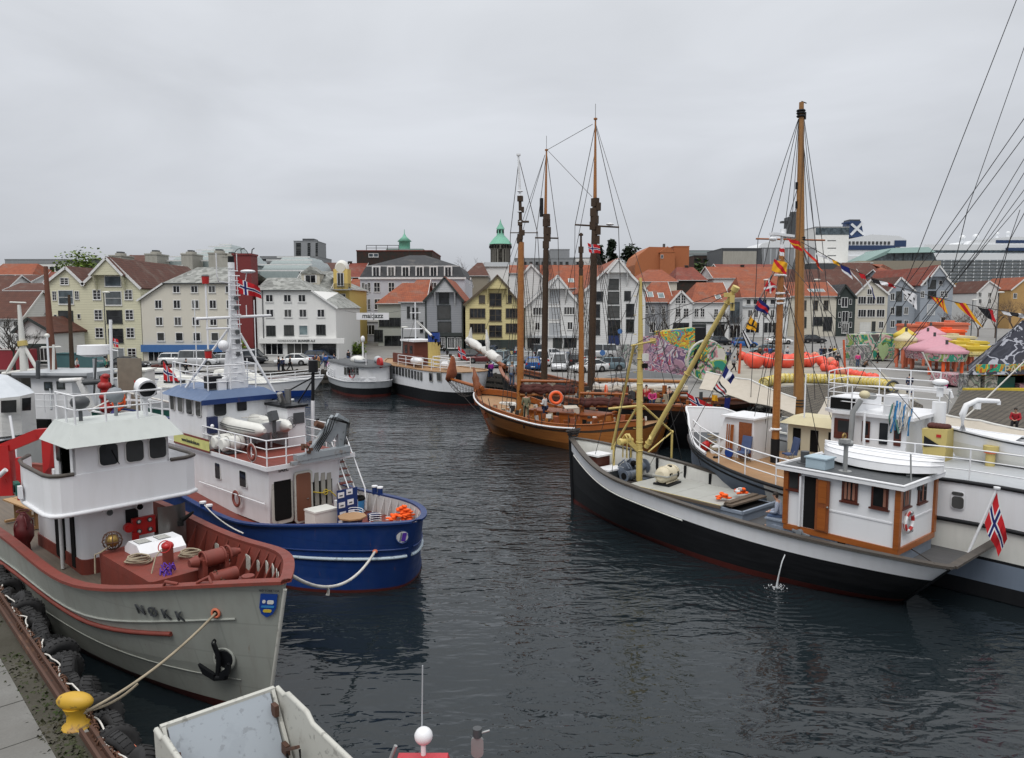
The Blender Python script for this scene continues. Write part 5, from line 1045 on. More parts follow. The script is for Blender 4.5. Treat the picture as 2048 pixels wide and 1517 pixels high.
mb=MB('hullgrey');h.strake(mb,lambda u:h.sheer(u)-.80,.028,.1,.965,sides=(-1,));h.strake(mb,lambda u:.95,.014,.1,.97,sides=(-1,));mb.out('knuckle_line',o)
hulltext(o,h,'NØKK',322,1228,-1,.33,'dkgrey',step=.30,bold=.002,shear=-.15)
p,t,up,u,z=hit(o,h,433,1227,-1,.8);n=V((t.y,-t.x,0)).normalized();mb=MB('salmon');mb.tor(p,.085,.03,n,16,6,1.);mb.m('dark').plate(p-n*.01,t,up,.16,.16,.079,.012);mb.out('hawse_hole',o);HAWSE=wpt(o,p)
p,t,up,u,z=hit(o,h,538,1207,-1,.9);n=V((t.y,-t.x,0)).normalized();mb=MB('blue');sh_=[(-.18,.28),(.18,.28),(.18,-.05),(.12,-.2),(0,-.28),(-.12,-.2),(-.18,-.05)]
mb.prism([p+t*a+up*b for a,b in sh_][::-1],n*.02);mb.m('offwhite').plate(p+n*.022+up*.09+t*.05,t,up,.14,.09,.03,.006);mb.plate(p+n*.022+up*.1-t*.09,t,up,.07,.08,.03,.006);mb.m('yellow').plate(p+n*.022-up*.12,t,up,.18,.07,.03,.006);mb.m('skyblue').plate(p+n*.022-up*.02,t,up,.28,.05,.02,.006);mb.out('crest',o)
text('NØ TORE TOR',.065,'dkgrey',o,frame(p+n*.03+up*.36,t,up),'small_lettering',ext=.004,bold=.002)
# anchor
p,t,up,u,z=hit(o,h,446,1318,-1,.85,.99);n=V((t.y,-t.x,0)).normalized();mb=MB('hullgrey');mb.tor(p+t*.06,.24,.035,n,18,6);mb.m('black').plate(p+t*.06,t,up,.44,.44,.219,.02)
q=p+n*.1;mb.tube([q+up*.42-t*.1,q+up*.1,q-up*.35-t*.05],.055,7);mb.tube([q-up*.28-t*.38+n*.02,q-up*.46-t*.12,q-up*.4+t*.12,q-up*.05+t*.22],[.02,.075,.085,.03],7)
mb.prism([q-up*.12-t*.48,q-up*.36-t*.38,q-up*.5-t*.12,q-up*.34-t*.1],n*.08);mb.prism([q-up*.02+t*.3,q-up*.3+t*.26,q-up*.42+t*.02,q-up*.28+t*.04],n*.08);mb.tor(q+up*.46-t*.1,.06,.02,t,10,5);mb.out('anchor',o)
# lower house
zd=1.66
def rrect(x0,x1,y0,y1,r,z,k=4):
 pts=[]
 for cx,cy,a0 in((x1-r,y0+r,-pi/2),(x1-r,y1-r,0),(x0+r,y1-r,pi/2),(x0+r,y0+r,pi)):
  for i in range(k+1):a=a0+pi/2*i/k;pts.append(V((cx+cos(a)*r,cy+sin(a)*r,z)))
 return pts
mb=MB('deckred');mb.loft([rrect(8.3,12.27,-.99,1.07,.2,z)for z in(zd-.1,zd+.36)]);mb.m('white').loft([rrect(8.35,12.22,-.96,1.04,.2,z)for z in(zd+.361,3.6)]);mb.out('deckhouse',o)
w=Wall(o,(12.24,-1.1),(12.24,1.1));mb=MB('black');w.plate(mb,251,1018,276,1053,0,.03);mb.out('window',o)
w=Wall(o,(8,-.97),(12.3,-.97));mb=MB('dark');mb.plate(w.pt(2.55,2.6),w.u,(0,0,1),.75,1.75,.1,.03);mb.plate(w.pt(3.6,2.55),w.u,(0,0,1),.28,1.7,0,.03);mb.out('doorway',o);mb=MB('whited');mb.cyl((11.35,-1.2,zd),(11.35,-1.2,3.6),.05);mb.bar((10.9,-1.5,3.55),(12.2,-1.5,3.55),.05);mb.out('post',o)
for y in(-.35,.45):mb=MB('white');mb.cyl((12.25,y,3.35),(12.62,y,3.32),.10,n=12);mb.m('glass').cyl((12.62,y,3.32),(12.64,y,3.32),.085,n=12);mb.m('white').box(12.3,12.5,y-.03,y+.03,3.4,3.6);mb.out('floodlight',o)
# bridge with open wings
out_=[(9.5,-1.35),(10.1,-1.75),(10.8,-1.88),(12.7,-1.93),(13.02,-1.86),(13.16,-1.68),(13.2,-1.4),(13.2,1.55),(13.0,1.88),(12.6,1.93),(9.5,1.93)]
def wallstrip(mb,pts,z0,z1,th=.05,inw=.0):
 for a,b in zip(pts[:-1],pts[1:]):
  a,b=V((a[0],a[1],0)),V((b[0],b[1],0));n=V(((b-a).y,-(b-a).x,0)).normalized()*th;e_=(b-a).normalized()*.0
  mb.hex([a-e_+V((0,0,z0)),b+e_+V((0,0,z0)),b+e_-n+V((0,0,z0)),a-e_-n+V((0,0,z0)),a-e_+V((0,0,z1)),b+e_+V((0,0,z1)),b+e_-n+V((0,0,z1)),a-e_-n+V((0,0,z1))])
mb=MB('white');mb.prism([(x,y,3.56)for x,y in out_],(0,0,.08));mb.m('grey').prism([(x*.99+.1,y*.97,3.645)for x,y in out_],(0,0,.01));mb.out('bridge_deck',o)
mb=MB('white');wallstrip(mb,out_,3.62,4.62);mb.tube([(x*1.0,y,3.6)for x,y in[(a*1.0,b*1.012)for a,b in out_]],.06,8);mb.out('bridge_wing',o)
mb=MB('caprail');mb.tube([(x,y,4.65)for x,y in[(12.9+0,-1.9)]+[]]or[(0,0,0)],.01,4)if 0 else None
mb.tube([(x,y,4.65)for x,y in out_[:6]+[(13.19,-1.36)]],.055,6);mb.tube([(13.19,1.12,4.65)]+[(x,y,4.65)for x,y in out_[7:]],.055,6);mb.out('wing_rail',o)
mb=MB('white');wallstrip(mb,[(11.7,-1.36),(12.05,-1.36)],3.64,5.5);wallstrip(mb,[(12.95,-1.36),(13.18,-1.36),(13.18,1.08),(11.7,1.08),(11.7,-1.36)],3.64,5.5,.06);wallstrip(mb,[(12.0,-1.36),(12.95,-1.36)],3.64,3.8);mb.out('wheelhouse',o)
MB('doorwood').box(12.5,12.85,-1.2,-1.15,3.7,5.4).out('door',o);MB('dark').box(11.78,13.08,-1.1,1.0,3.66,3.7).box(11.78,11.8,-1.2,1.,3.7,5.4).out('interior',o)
w=Wall(o,(13.19,-1.36),(13.19,1.1))
for x0,y0,x1,y1 in((198,888,235,930),(251,881,286,923),(298,874,331,916)):
 mb=MB('whited');w.plate(mb,x0,y0,x1,y1,.12,.035,0,.025);mb.m('glass');w.plate(mb,x0,y0,x1,y1,.11,.045);win_=mb.out('window',o);
 if x0==198:s_,z_=w.at(222,900);s2,z2=w.at(237,928);MB('dark').cyl(w.pt(s_,z_,.06),w.pt(s2,z2,.06),.012,n=5).out('wiper',win_)
w=Wall(o,(11.7,-1.375),(13.2,-1.375));mb=MB('glass');w.plate(mb,114,884,122,922,.06,.03);mb.out('window',o)
a=[(11.45,-1.62,5.40),(13.62,-1.62,5.40),(13.62,1.34,5.40),(11.45,1.34,5.40)];b=[(11.7,-1.3,5.92),(13.2,-1.3,5.92),(13.2,1.02,5.92),(11.7,1.02,5.92)]
MT['roofgreyl']=('paint',(.50,.53,.51),.5,0,.5,1,None,.3);mb=MB('roofgreyl');mb.hex(a+b);mb.out('roof',o)
mb=MB('white');railing(mb,[(11.75,-1.25,5.92),(12.5,-1.25,5.92),(13.15,-1.25,5.92),(13.15,-.5,5.92),(13.15,.3,5.92),(13.15,.97,5.92),(12.4,.97,5.92),(11.75,.97,5.92)],.75,2,.022);mb.out('roof_railing',o)
mb=MB('white');mb.cyl((12.9,.62,5.92),(12.9,.62,6.45),.07);c_=V((12.95,.62,6.72));mb.cyl(c_-V((.16,0,-.04)),c_+V((.16,0,-.04)),.24,.27,18);mb.sph(c_-V((.14,0,-.04)),.235,(.6,1,1),14,8);mb.m('glass').cyl(c_+V((.16,0,-.04)),c_+V((.175,0,-.045)),.22,n=18);mb.m('white').tube([c_+V((0,.29,.02)),c_+V((0,.3,-.2)),c_+V((0,0,-.34)),c_+V((0,-.3,-.2)),c_+V((0,-.29,.02))],.018,5);mb.out('searchlight',o)
mb=MB('dkgrey');mb.cyl((12.5,-.9,5.92),(12.5,-.9,6.3),.05);mb.sph((12.5,-.9,6.42),.24,(1,1,.8),10,6);mb.out('covered_compass',o);mb=MB('grey');mb.cyl((12.2,.1,5.92),(12.2,.1,6.3),.05);mb.sph((12.2,.1,6.5),.25,(1,1,.9),8,5);mb.out('covered_instrument',o)
mb=MB('orange');mb.cyl((11.6,-1.55,3.65),(11.6,-1.55,4.25),.16,n=12);mb.m('white').sph((11.6,-1.55,4.3),.15,n=10);mb.box(11.25,11.45,-1.3,-1.0,3.65,4.5);mb.tube([(11.85,-1.45,3.7),(11.85,-1.45,4.4),(12.0,-1.4,4.45)],.035);mb.out('wing_equipment',o)
w=Wall(o,(9.5,-1.93),(13.2,-1.93));s_,z_=w.at(72,993);mb=MB('green');mb.plate((10.5,-1.90,3.95),V((1,-.1,0)),(0,0,1),.4,.34,0,.12);mb.m('dark').plate((10.52,-2.02,3.95),V((1,-.1,0)),(0,0,1),.2,.2,.09,.03);mb.m('white').plate((10.85,-1.93,3.9),V((1,-.1,0)),(0,0,1),.2,.34,0,.1);mb.out('side_light',o)
# trunk, skylight, deck gear
mb=MB('deckred');mb.loft([rrect(13.5,16.75,-1.0,.75,.12,z)for z in(1.6,2.5,2.56)]);mb.out('trunk_cabin',o)
mb=MB('white');c=V((14.55,.0,2.56));mb.prism([(13.95,-.5,2.56),(15.0,-.5,2.56),(15.0,-.5,2.68),(14.75,-.5,2.88),(14.2,-.5,2.88),(13.95,-.5,2.68)],(0,1.15,0));mb.m('dkgrey')
sl=mb.out('skylight',o)
for y in(-.25,.25):
 mb=MB('dkgrey');mb.cb((14.48,y,2.885),(.38,.32,.012));mb.m('offwhite');[mb.cb((14.48,y+.035*k,2.895),(.36,.014,.012))for k in range(-4,5)];mb.out('grille',sl)
mb=MB('deckred');mb.cyl((15.75,-.15,2.56),(15.75,-.15,3.0),.13,n=12);mb.out('valve_pipe',o);mb=MB('red');mb.sph((15.75,-.15,3.02),.15,(1,1,.75),12,7);mb.tor((15.86,-.27,3.05),.15,.014,(.6,-.6,.5),20,5);mb.out('hand_wheel',o)
mat('shieldm','plain',(.13,.125,.12),.3,.8,1,1,(.09,.085,.08));mb=MB('shieldm');pts=[V((13.55+.5*cos(a),.78+.55*sin(a),0))for a in[(-.75+1.5*i/10)for i in range(11)]]
mb.loft([[p+V((0,0,z))for p in pts]for z in(2.45,3.55)],closed=False);mb.loft([[p*1+V((-.02,0,z))for p in pts[::-1]]for z in(2.45,3.55)],closed=False);mb.m('shieldm').cyl((13.7,.8,1.66),(13.7,.8,2.5),.18);mb.out('steel_shield',o)
mb=MB('dark');mb.tube([(14.05,1.0,3.1),(14.25,1.1,3.25),(14.35,1.18,3.35)],[.06,.05,.03],7);mb.cyl((14.03,.95,2.95),(14.03,.95,3.08),.09,n=8);mb.out('cannon',o)
mb=MB('red');mb.cb((12.55,.55,2.75),(.12,.62,.5));mb.cyl((12.6,.1,2.8),(12.72,.1,2.8),.13,n=12);mb.cyl((12.6,.3,1.66),(12.6,.3,2.6),.1);mb.m('dkgrey')
for y,z in((.4,2.9),(.7,2.9),(.4,2.62),(.7,2.62)):mb.tor((12.63,y,z),.055,.018,(1,0,0),10,5)
mb.m('ropew');[mb.cyl((12.61,y,z),(12.64,y,z),.04)for y,z in((.4,2.9),(.7,2.9),(.4,2.62),(.7,2.62))];mb.out('hydrant_manifold',o)
mat('brass','plain',(.30,.20,.06),.4,.7,1,1,(.2,.12,.04))
mb=MB('brass');c=V((13.75,-.72,2.86));mb.sph(c,.17,n=10,m=7);
for k in range(5):mb.m('railrust').tor(c,.24,.012,(cos(k*pi/5),sin(k*pi/5),0),16,4)
mb.tor(c,.24,.014,(0,0,1),18,4);mb.m('rope').tube([c+V((.1,-.1,-.1)),c+V((0,-.3,-.25)),c+V((-.1,-.4,-.3)),c+V((-.1,-.42,-.8))],.025,5);mb.out('caged_lantern',o)
for i,(x,y,z,R0)in enumerate(((15.15,-.62,2.58,.30),(15.7,.45,2.58,.28))):mb=MB('rope');coil(mb,(0,0,.02),R0,.022,5);c_=solo(mb,'rope_coil',('coiled rope lying beside the white skylight on the red trunk','coiled rope behind the red hand wheel on the red trunk')[i],'rope',wpt(o,(x,y,z)),'rope coils on the red trunk')
mb=MB('deckred');mb.T=Matrix.Translation((17.0,.45,2.2))@Matrix.Scale(.78,4)@Matrix.Translation((-16.9,0,-1.9))
for y in(-.35,.35):mb.box(16.6,17.0,y-.06,y+.06,1.9,2.75)
mb.cyl((16.75,-.75,2.7),(16.75,.9,2.7),.1,n=10);mb.cyl((16.75,-.3,2.7),(16.75,.3,2.7),.26,n=14);mb.cyl((16.75,.5,2.7),(16.75,.8,2.7),.2,.13,12);mb.cyl((16.75,-.75,2.7),(16.75,-.5,2.7),.12,.2,12);mb.cyl((17.25,-.3,2.2),(17.25,.5,2.2),.22,n=12);mb.box(16.5,17.6,-.6,.7,1.9,2.0)
for y in(-.32,.32,.5):mb.tor((16.75,y,2.7),.26,.035,(0,1,0),16,6)
mb.m('rust');[mb.tor((17.3+.05*k,-.2+.04*k,2.42-.07*k),.05,.016,(1,k%2,0),8,4)for k in range(7)];mb.out('anchor_windlass',o)
mb=MB('purple');R.seed(2)
for i in range(40):a=R.uniform(0,6.3);b=R.uniform(0,6.3);c_=V((16.4,-.45,2.62));q=c_+V((cos(a)*.15,sin(a)*.15,cos(b)*.17));mb.tube([q,q+V((R.uniform(-.1,.1),R.uniform(-.1,.1),-.14))],.018,4)
worldmb=mb;mb.v=[tuple(wpt(o,v))for v in mb.v];worldsolo(mb,'rope_bundle','bundle of purple rope hanging on the windlass of the grey vessel','rope')
mb=MB('rope');mb.tube([wpt(o,p)for p in((15.86,-.35,3.0),(16.0,-.55,2.9),(16.2,-.8,2.4),(16.25,-.9,1.9))],.018,5);worldsolo(mb,'hanging_rope','pale rope hanging down the side of the red trunk cabin','rope')
for x,y in((18.3,.6),(18.45,-.1)):
 mb=MB('deckred');mb.cyl((x,y,2.1),(x,y,2.65),.1,n=10);mb.cyl((x,y,2.62),(x,y,2.68),.15,n=10);mb.out('bollard',o)
mb=MB('deckred');z_=h.sheer(.93)+.07;p=h.p(.9,h.sheer(.9)+.06,-1);q=h.p(.945,h.sheer(.945)+.06,-1);mb.tube([p,p+V((.1,0,.12)),p.lerp(q,.3)+V((0,0,.03))],.035,6);mb.tube([q,q+V((-.1,0,.12)),p.lerp(q,.7)+V((0,0,.03))],.035,6);mb.out('fairlead',o)
# pump, crane, bench aft
mat('pumpred','plain',(.12,.012,.014),.5);mb=MB('pumpred');mb.lathe((8.9,-1.45,1.66),[(.16,0),(.14,.25),(.26,.45),(.27,.75),(.18,.85),(.2,1.0),(.1,1.15),(.05,1.2)],12);mb.tor((8.9,-1.45,2.9),.16,.02,(0,0,1),14,5);mb.tor((8.9,-1.45,2.45),.28,.02,(1,.3,0),18,5);mb.tor((8.9,-1.45,2.5),.28,.02,(0,1,0),18,5);mb.out('deck_pump',o)
mb=MB('red');P_=[L3(o,100,862,5.0),L3(o,92,860,5.0)];b0=V((7.9,.5,1.7));p1=loc(o,D(45,980,21.6));p2=loc(o,D(2,905,21.6));p3=loc(o,D(98,862,21.6));p4=loc(o,D(90,950,21.6));p5=loc(o,D(40,895,21.6));
mb.bar(p5+V((0,0,-.3)),loc(o,D(46,1000,21.6)),.16,.22);mb.bar(loc(o,D(-60,925,21.6)),loc(o,D(78,868,21.6)),.2,.3);mb.bar(loc(o,D(75,868,21.6)),loc(o,D(105,866,21.6)),.2,.28);mb.prism([loc(o,D(82,872,21.55)),loc(o,D(104,868,21.55)),loc(o,D(98,935,21.55)),loc(o,D(86,950,21.55))],(0,.16,0));mb.bar(loc(o,D(5,890,21.6)),loc(o,D(16,990,21.6)),.3,.5);mb.m('white').cyl(loc(o,D(-5,955,21.3)),loc(o,D(12,940,21.3)),.07);mb.out('deck_crane',o)
MB('deckred').box(7.9,10.6,-.75,.7,1.6,2.1).out('engine_casing',o)
t=thing('picnic_bench','pale timber bench table on the after deck of the grey vessel','bench',wpt(o,(5.7,-.35,1.66)),o.rotation_euler.z+.1)
for y in(-.3,0,.3):MB('plank').box(-1.2,1.1,y-.14,y+.14,.68,.73).out('tabletop_board',t)
for x in(-.8,.8):mb=MB('plank');mb.cb((x,0,.35),(.1,.5,.68));mb.box(x-.06,x+.06,-.55,.55,0,.08);mb.out('leg',t)
for x,y,r in((7.2,-.9,.0),(3.4,.9,.4)):pass
# two rough ropes to the yellow bollard, two bights crossing to the blue boat
BOL=qp(1.42,.12,0)
mat('boly','chip',(.50,.30,.025),.5,0,.8,1,(.30,.15,.03));mb=MB('boly');mb.lathe((0,0,0),[(.26,0),(.24,.04),(.17,.08),(.15,.25),(.19,.36),(.21,.40)],16);mb.sph((0,0,.50),.19,(1.9,1,.9),16,9)
o_=solo(mb,'mooring_bollard','bright yellow iron mooring bollard with rope, standing on the near quay edge','bollard',BOL,rz=-.1);o_.scale=(.95,.95,.95)
mb=MB('rope');mb.tube(sag(HAWSE,BOL+V((.12,.0,.24)),.18,14),.028,6);mb.tube(sag(HAWSE.lerp(BOL,.6)+V((0,0,-.14)),BOL+V((.15,.05,.26)),.1,8),.025,6)
worldsolo(mb,'mooring_rope','taut mooring rope from the grey bow to the yellow bollard','rope')
# tyres hanging along the quay wall, cable and chain litter along the edge
def tyre_proto():
 mb=MB('rubber');prof=[(.20,-.09),(.30,-.12),(.37,-.10),(.40,-.04),(.40,.04),(.37,.10),(.30,.12),(.20,.09)]
 mb.loft([[V((r*cos(2*pi*j/22),y,r*sin(2*pi*j/22)))for j in range(22)]for r,y in prof],caps=False);mb.loft([[V((r*cos(2*pi*j/22),y,r*sin(2*pi*j/22)))for j in range(22)]for r,y in((.20,.09),(.24,0),(.20,-.09))],caps=False)
 for j in range(22):a=2*pi*j/22;mb.cb((.395*cos(a),0,.395*sin(a)),(.03,.15,.05),0,0,-a)
 return mb
T0=None;R.seed(21)
tys=[]
s_=-2.2
while s_<13.5:tys.append(s_);s_+=.40+R.uniform(-.03,.05)
ORD=['nearest']+[w+' from the camera' for w in 'second third fourth fifth sixth seventh eighth ninth tenth eleventh twelfth thirteenth fourteenth fifteenth sixteenth seventeenth eighteenth nineteenth twentieth twenty-first twenty-second twenty-third twenty-fourth twenty-fifth twenty-sixth twenty-seventh twenty-eighth twenty-ninth thirtieth thirty-first thirty-second thirty-third thirty-fourth thirty-fifth thirty-sixth thirty-seventh thirty-eighth thirty-ninth fortieth'.split()]
for i,s_ in enumerate(tys):
 for row in(0,1):
  if row==1 and i%2:continue
  p=qp(s_+R.uniform(-.05,.05),-.34-.34*row+R.uniform(-.05,.05),-.25-.62*row+R.uniform(-.1,.1));rz=math.atan2(QD.y,QD.x)+R.uniform(-.35,.35)+(pi/2 if R.random()<.35 else 0)
  side_='nearer than the yellow bollard' if s_<1.2 else 'beside the mooring rope' if s_<4 else 'under the grey hull'
  n_=ORD[i];lb='black tyre fender %s, %s row, %s'%(n_,('upper','lower')[row],side_)
  if T0 is None:T0=solo(tyre_proto(),'tyre_fender',lb,'tyre',p,'old tyres hung as fenders along the near quay',rz);T0.rotation_euler=(R.uniform(-.5,.5),0,rz)
  else:
   c_=T0.copy();C.objects.link(c_);c_.location=p;c_.rotation_euler=(R.uniform(-.5,.5),R.uniform(-.3,.3),rz);c_['label']=lb;k_=R.uniform(.85,1.12);c_.scale=(k_,)*3
mb=MB('rust');R.seed(8)
s_=-2.6;k=0
while s_<14:
 p=qp(s_,-.08+.05*sin(s_*3),.02+R.uniform(-.02,.04));k+=1
 mb.tor(p,.06,.018,(QD.x,QD.y,.0)if k%2 else(QN.x,QN.y,.3),9,4,1.);s_+=.085
worldsolo(mb,'fender_chain','rusty chain lying along the outer edge of the near quay above the tyres','chain')
mb=MB('ropew');R.seed(9)
pts=[qp(s_,-.14+.07*sin(s_*4.1)+R.uniform(-.03,.03),.05+.03*sin(s_*7))for s_ in[(-2.6+.14*i)for i in range(118)]]
mb.tube(pts,.018,5);worldsolo(mb,'fender_rope','pale weathered rope snaking over the tyres along the quay edge','rope')
mb=MB('salmon');mb.cb((0,0,.12),(.62,.42,.24),-.72);mb.cb((0,0,.255),(.5,.3,.03),-.72);p=G(258,1507,1.5);solo(mb,'crate','salmon pink box at the bottom edge beside the landing craft ramp','box',(p.x,p.y,1.2))
# blue hulled vessel, stern towards us
o=boat('blue hulled workboat with white superstructure, rounded stern and tall white lattice mast',-20.904,39.80,2.381,24,'workboat','workboat')
blue=o;h=Hull(24,5.6,[2.30,1.60,1.92,2.6,3.4],(.235,.03,1.55,.4,2),(.125,.03,1.5,.5,1.8),(.8,.70),.55)
mb=MB();h.shell(mb,[(-.9,0,'bootred'),(.1,0,'bootred'),(0,.5,'navy'),(0,.56,'navy'),(-.02,1,'navy')],64);mb.out('hull',o)
mat('stripe','chip',(.42,.50,.56),.5,0,.5,1,(.05,.08,.2));mb=MB('stripe');h.strake(mb,lambda u:h.sheer(u)*.5,.055,0,.98,90,sides=(1,-1));mb.out('rubbing_strake',o);mb=MB('navy');h.strake(mb,lambda u:h.sheer(u)*.62,.03,0,.98,90);mb.out('knuckle_line',o)
mb=MB();h.shell(mb,[(-.75,1,'whited'),(0,1,'whited')],56,.1,True);mb.out('bulwark',o)
for i in range(26):
 u=.03+.30*i/25
 for sd_ in(1,-1):
  b=h.p(u,h.sheer(u)-.02,sd_,.12);a=h.p(u,h.sheer(u)-.72,sd_,.12);q=h.p(u,h.sheer(u)-.72,sd_,.34)
  if i%2 and abs(a.y)>.6:MB('whited').prism([a,b,q],(.03,0,0)).out('bulwark_stay',o)
mb=MB('deckred');h.deck(mb,.72,.08,56);mb.out('deck',o);mb=MB('navy');h.rail(mb,.2,.06,n=70);mb.out('cap_rail',o)
# stern port with bars seen through
p,t,up,u,z=hit(o,h,804,1073,1,0,.12,1.);n=V((t.y,-t.x,0)).normalized();mb=MB('whited');mb.plate(p,t,up,.38,.38,.189,.012,6);mb.m('navy').tor(p+n*.015,.2,.022,n,20,5);mb.m('purple').plate(p+n*.013+t*.06,t,up,.13,.30,.03,.006);mb.m('grey').plate(p+n*.013-t*.04,t,up,.05,.32,.02,.006);mb.out('mooring_port',o);PORT=wpt(o,p)
p,t,up,u,z=hit(o,h,750,1103,1,0,.2,.8);mb=MB('salmon');mb.sph(p,.09,(1,1,.7),10,6);mb.out('fairlead',o);FAIR=wpt(o,p)
for(x,z_)in((4.9,0),(5.3,0)):
 p=h.p(x/24,h.sheer(x/24),-1,.05);mb=MB('navy');mb.cyl(p,p+V((0,0,.28)),.1,n=12);mb.m('white').cyl(p+V((0,0,.28)),p+V((0,0,.33)),.12,n=12);mb.out('bollard',o)
for x in(7.6,8.1):
 p=h.p(x/24,h.sheer(x/24)-.02,1,.02);mb=MB('navy');mb.cyl(p,p+V((0,0,.2)),.1,n=12);mb.m('white').cyl(p+V((0,0,.2)),p+V((0,0,.26)),.12,n=12);mb.out('bollard',o)
 # main house and boat deck
zb=.95;mb=MB('white');mb.loft([[V((6.25,1.15,zb)),V((6.25,-1.7,zb)),V((17.5,-1.9,zb)),V((17.5,1.3,zb))][::-1],[V((5.95,1.3,3.14)),V((5.95,-1.7,3.14)),V((17.5,-1.9,3.14)),V((17.5,1.4,3.14))][::-1]],smooth=False);mb.out('deckhouse',o)
mb=MB('deckred');mb.prism([(5.85,1.42,3.15),(5.85,-2.3,3.15),(17.5,-2.4,3.15),(17.5,1.5,3.15)][::-1],(0,0,.07));mb.m('white').bar((5.84,1.43,3.17),(17.5,1.5,3.17),.05,.16);mb.bar((5.84,1.43,3.17),(5.84,-2.3,3.17),.05,.16);mb.out('boat_deck',o)
w=Wall(o,(17,1.30),(6,1.25))
for r_ in((433,927,442,957),(482,943,494,973)):mb=MB('whited');w.plate(mb,*r_,.06,.05,0,.03);mb.m('glass');w.plate(mb,*r_,.05,.06);mb.out('window',o)
mb=MB('white');a=w.pt(*w.at(405,963),.12);b=w.pt(*w.at(536,1008),.12);mb.tube([a,b],.025,6);[mb.cyl(a.lerp(b,t),a.lerp(b,t)-w.n*.14,.015,n=5)for t in(.05,.35,.65,.95)];mb.out('hand_rail',o)
s_,z_=w.at(478,997);lifebuoy(o,w.pt(s_,z_,.1),w.n,.27,.06,('deckred','deckred'))
aft=Wall(o,(6.08,1.25),(6.08,-1.7))
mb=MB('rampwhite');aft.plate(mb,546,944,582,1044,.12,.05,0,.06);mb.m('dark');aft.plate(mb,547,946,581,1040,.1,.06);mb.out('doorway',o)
mat('brown','paint',(.17,.065,.035),.5,0,.4);mb=MB('rampwhite');aft.plate(mb,586,942,620,1042,.12,.06,.12,.02);mb.m('brown');aft.plate(mb,588,945,617,1039,.1,.075,.12);d_=mb.out('door',o);s_,z_=aft.at(612,995);MB('steel').cyl(aft.pt(s_,z_,.2),aft.pt(s_-.1,z_,.22),.015).out('door_handle',d_)
mb=MB('dark');aft.plate(mb,621,940,664,1012,0,.02,.0);mb.m('concrete');[aft.plate(mb,x,945,x+8,1010,0,.05,.02)for x in(628,641,653)];mb.m('yellow').tube([aft.pt(*aft.at(x,y),.15)for x,y in((622,983),(640,985),(655,980),(668,992))],.025,5);mb.tor(aft.pt(*aft.at(647,983),.15),.1,.02,(1,0,0),12,5);mb.out('locker_recess',o)
s_,z_=aft.at(570,935);text('LNZC',.15,'dkgrey',o,frame(V((5.93,1.0-.28,3.02)),(0,-1,0),(0,0,1)),'call_sign',bold=.004)
mb=MB('whited');a,b=V((6.4,-1.95,.98)),V((7.9,-2.05,3.15));
a,b=V((5.2,-1.95,1.0)),V((6.9,-2.0,3.15));ladder(mb,a,b,.62,.04,9);mb.m('deckred');[mb.cb(a.lerp(b,(k+.5)/9),(.24,.56,.04))for k in range(9)];mb.m('white').tube([a+V((-.05,-.35,.1)),a+V((0,-.35,.95)),b+V((-.2,-.35,1.0)),b+V((.4,-.35,.95)),b+V((.4,-.35,0))],.03,6);mb.tube([a+V((0,.33,.9)),b+V((-.2,.33,.9))],.025,6);mb.out('stairs',o)
mb=MB('white');railing(mb,[(11.0,1.40,3.22),(9.6,1.38,3.22),(8.3,1.36,3.22),(7.1,1.34,3.22),(6.0,1.32,3.22),(5.92,.6,3.22),(5.92,-.2,3.22)],.95,3,.022);mb.out('boat_deck_railing',o);mb=MB('white');railing(mb,[(6.4,-2.25,3.22),(7.8,-2.28,3.22),(9.4,-2.3,3.22),(11,-2.33,3.22),(13,-2.35,3.22)],1.,3,.022);mb.out('boat_deck_railing',o)
lifebuoy(o,V((6.9,1.42,3.65)),(0,1,0),.27,.06,('deckred','deckred'))
# raft canisters, inflatable boat
for i,(x,y,z)in enumerate(((10.0,1.0,3.62),(9.3,1.0,3.62))):
 mb=MB('offwhite');mb.lathe((0,0,0),[(.20,-.45),(.27,-.40),(.29,-.2),(.30,0),(.29,.2),(.27,.40),(.20,.45)],16);mb.v=[(a,c_,b)for a,b,c_ in[(v[0],v[1],v[2])for v in mb.v]];mb.m('steel');[mb.tor((0,k,0),.302,.012,(0,1,0),18,4)for k in(-.22,.22)];mb.m('dkgrey').box(-.25,.25,-.3,.3,-.36,-.28)
 solo(mb,'life_raft_canister',('white life raft canister nearest the wheelhouse on the blue boat','white life raft canister aft of its twin by the boat deck railing')[i],'life raft',wpt(o,(x,y,z)),'white raft canisters on the blue boat',o.rotation_euler.z)
t=thing('inflatable_boat','white inflatable dinghy with black stripes and outboard on the blue boat deck','inflatable boat',wpt(o,(9.9,-.15,4.15)),o.rotation_euler.z+.12);t.scale=(1.15,)*3
mb=MB('offwhite');pts=[(-1.5,.52,0),(-1.2,.55,0),(.2,.55,.02),(.9,.48,.08),(1.35,.2,.15),(1.45,0,.17),(1.35,-.2,.15),(.9,-.48,.08),(.2,-.55,.02),(-1.2,-.55,0),(-1.5,-.52,0)];mb.tube(pts,[.08,.23,.24,.23,.22,.22,.22,.23,.24,.23,.08],12);mb.m('ltgrey').box(-1.1,1.1,-.4,.4,-.18,-.12).box(-1.15,-1.08,-.4,.4,-.15,.2);mb.out('hull',t)
mb=MB('dkgrey');[mb.tube([(x,y*1.0+.235*sg,z_)for x,y,z_ in((-1.3,.55*sg,d_),(.2,.56*sg,d_+.02),(.9,.50*sg,d_+.07))],.012,4)for sg in(1,-1)for d_ in(-.04,.04)];mb.out('stripe',t)
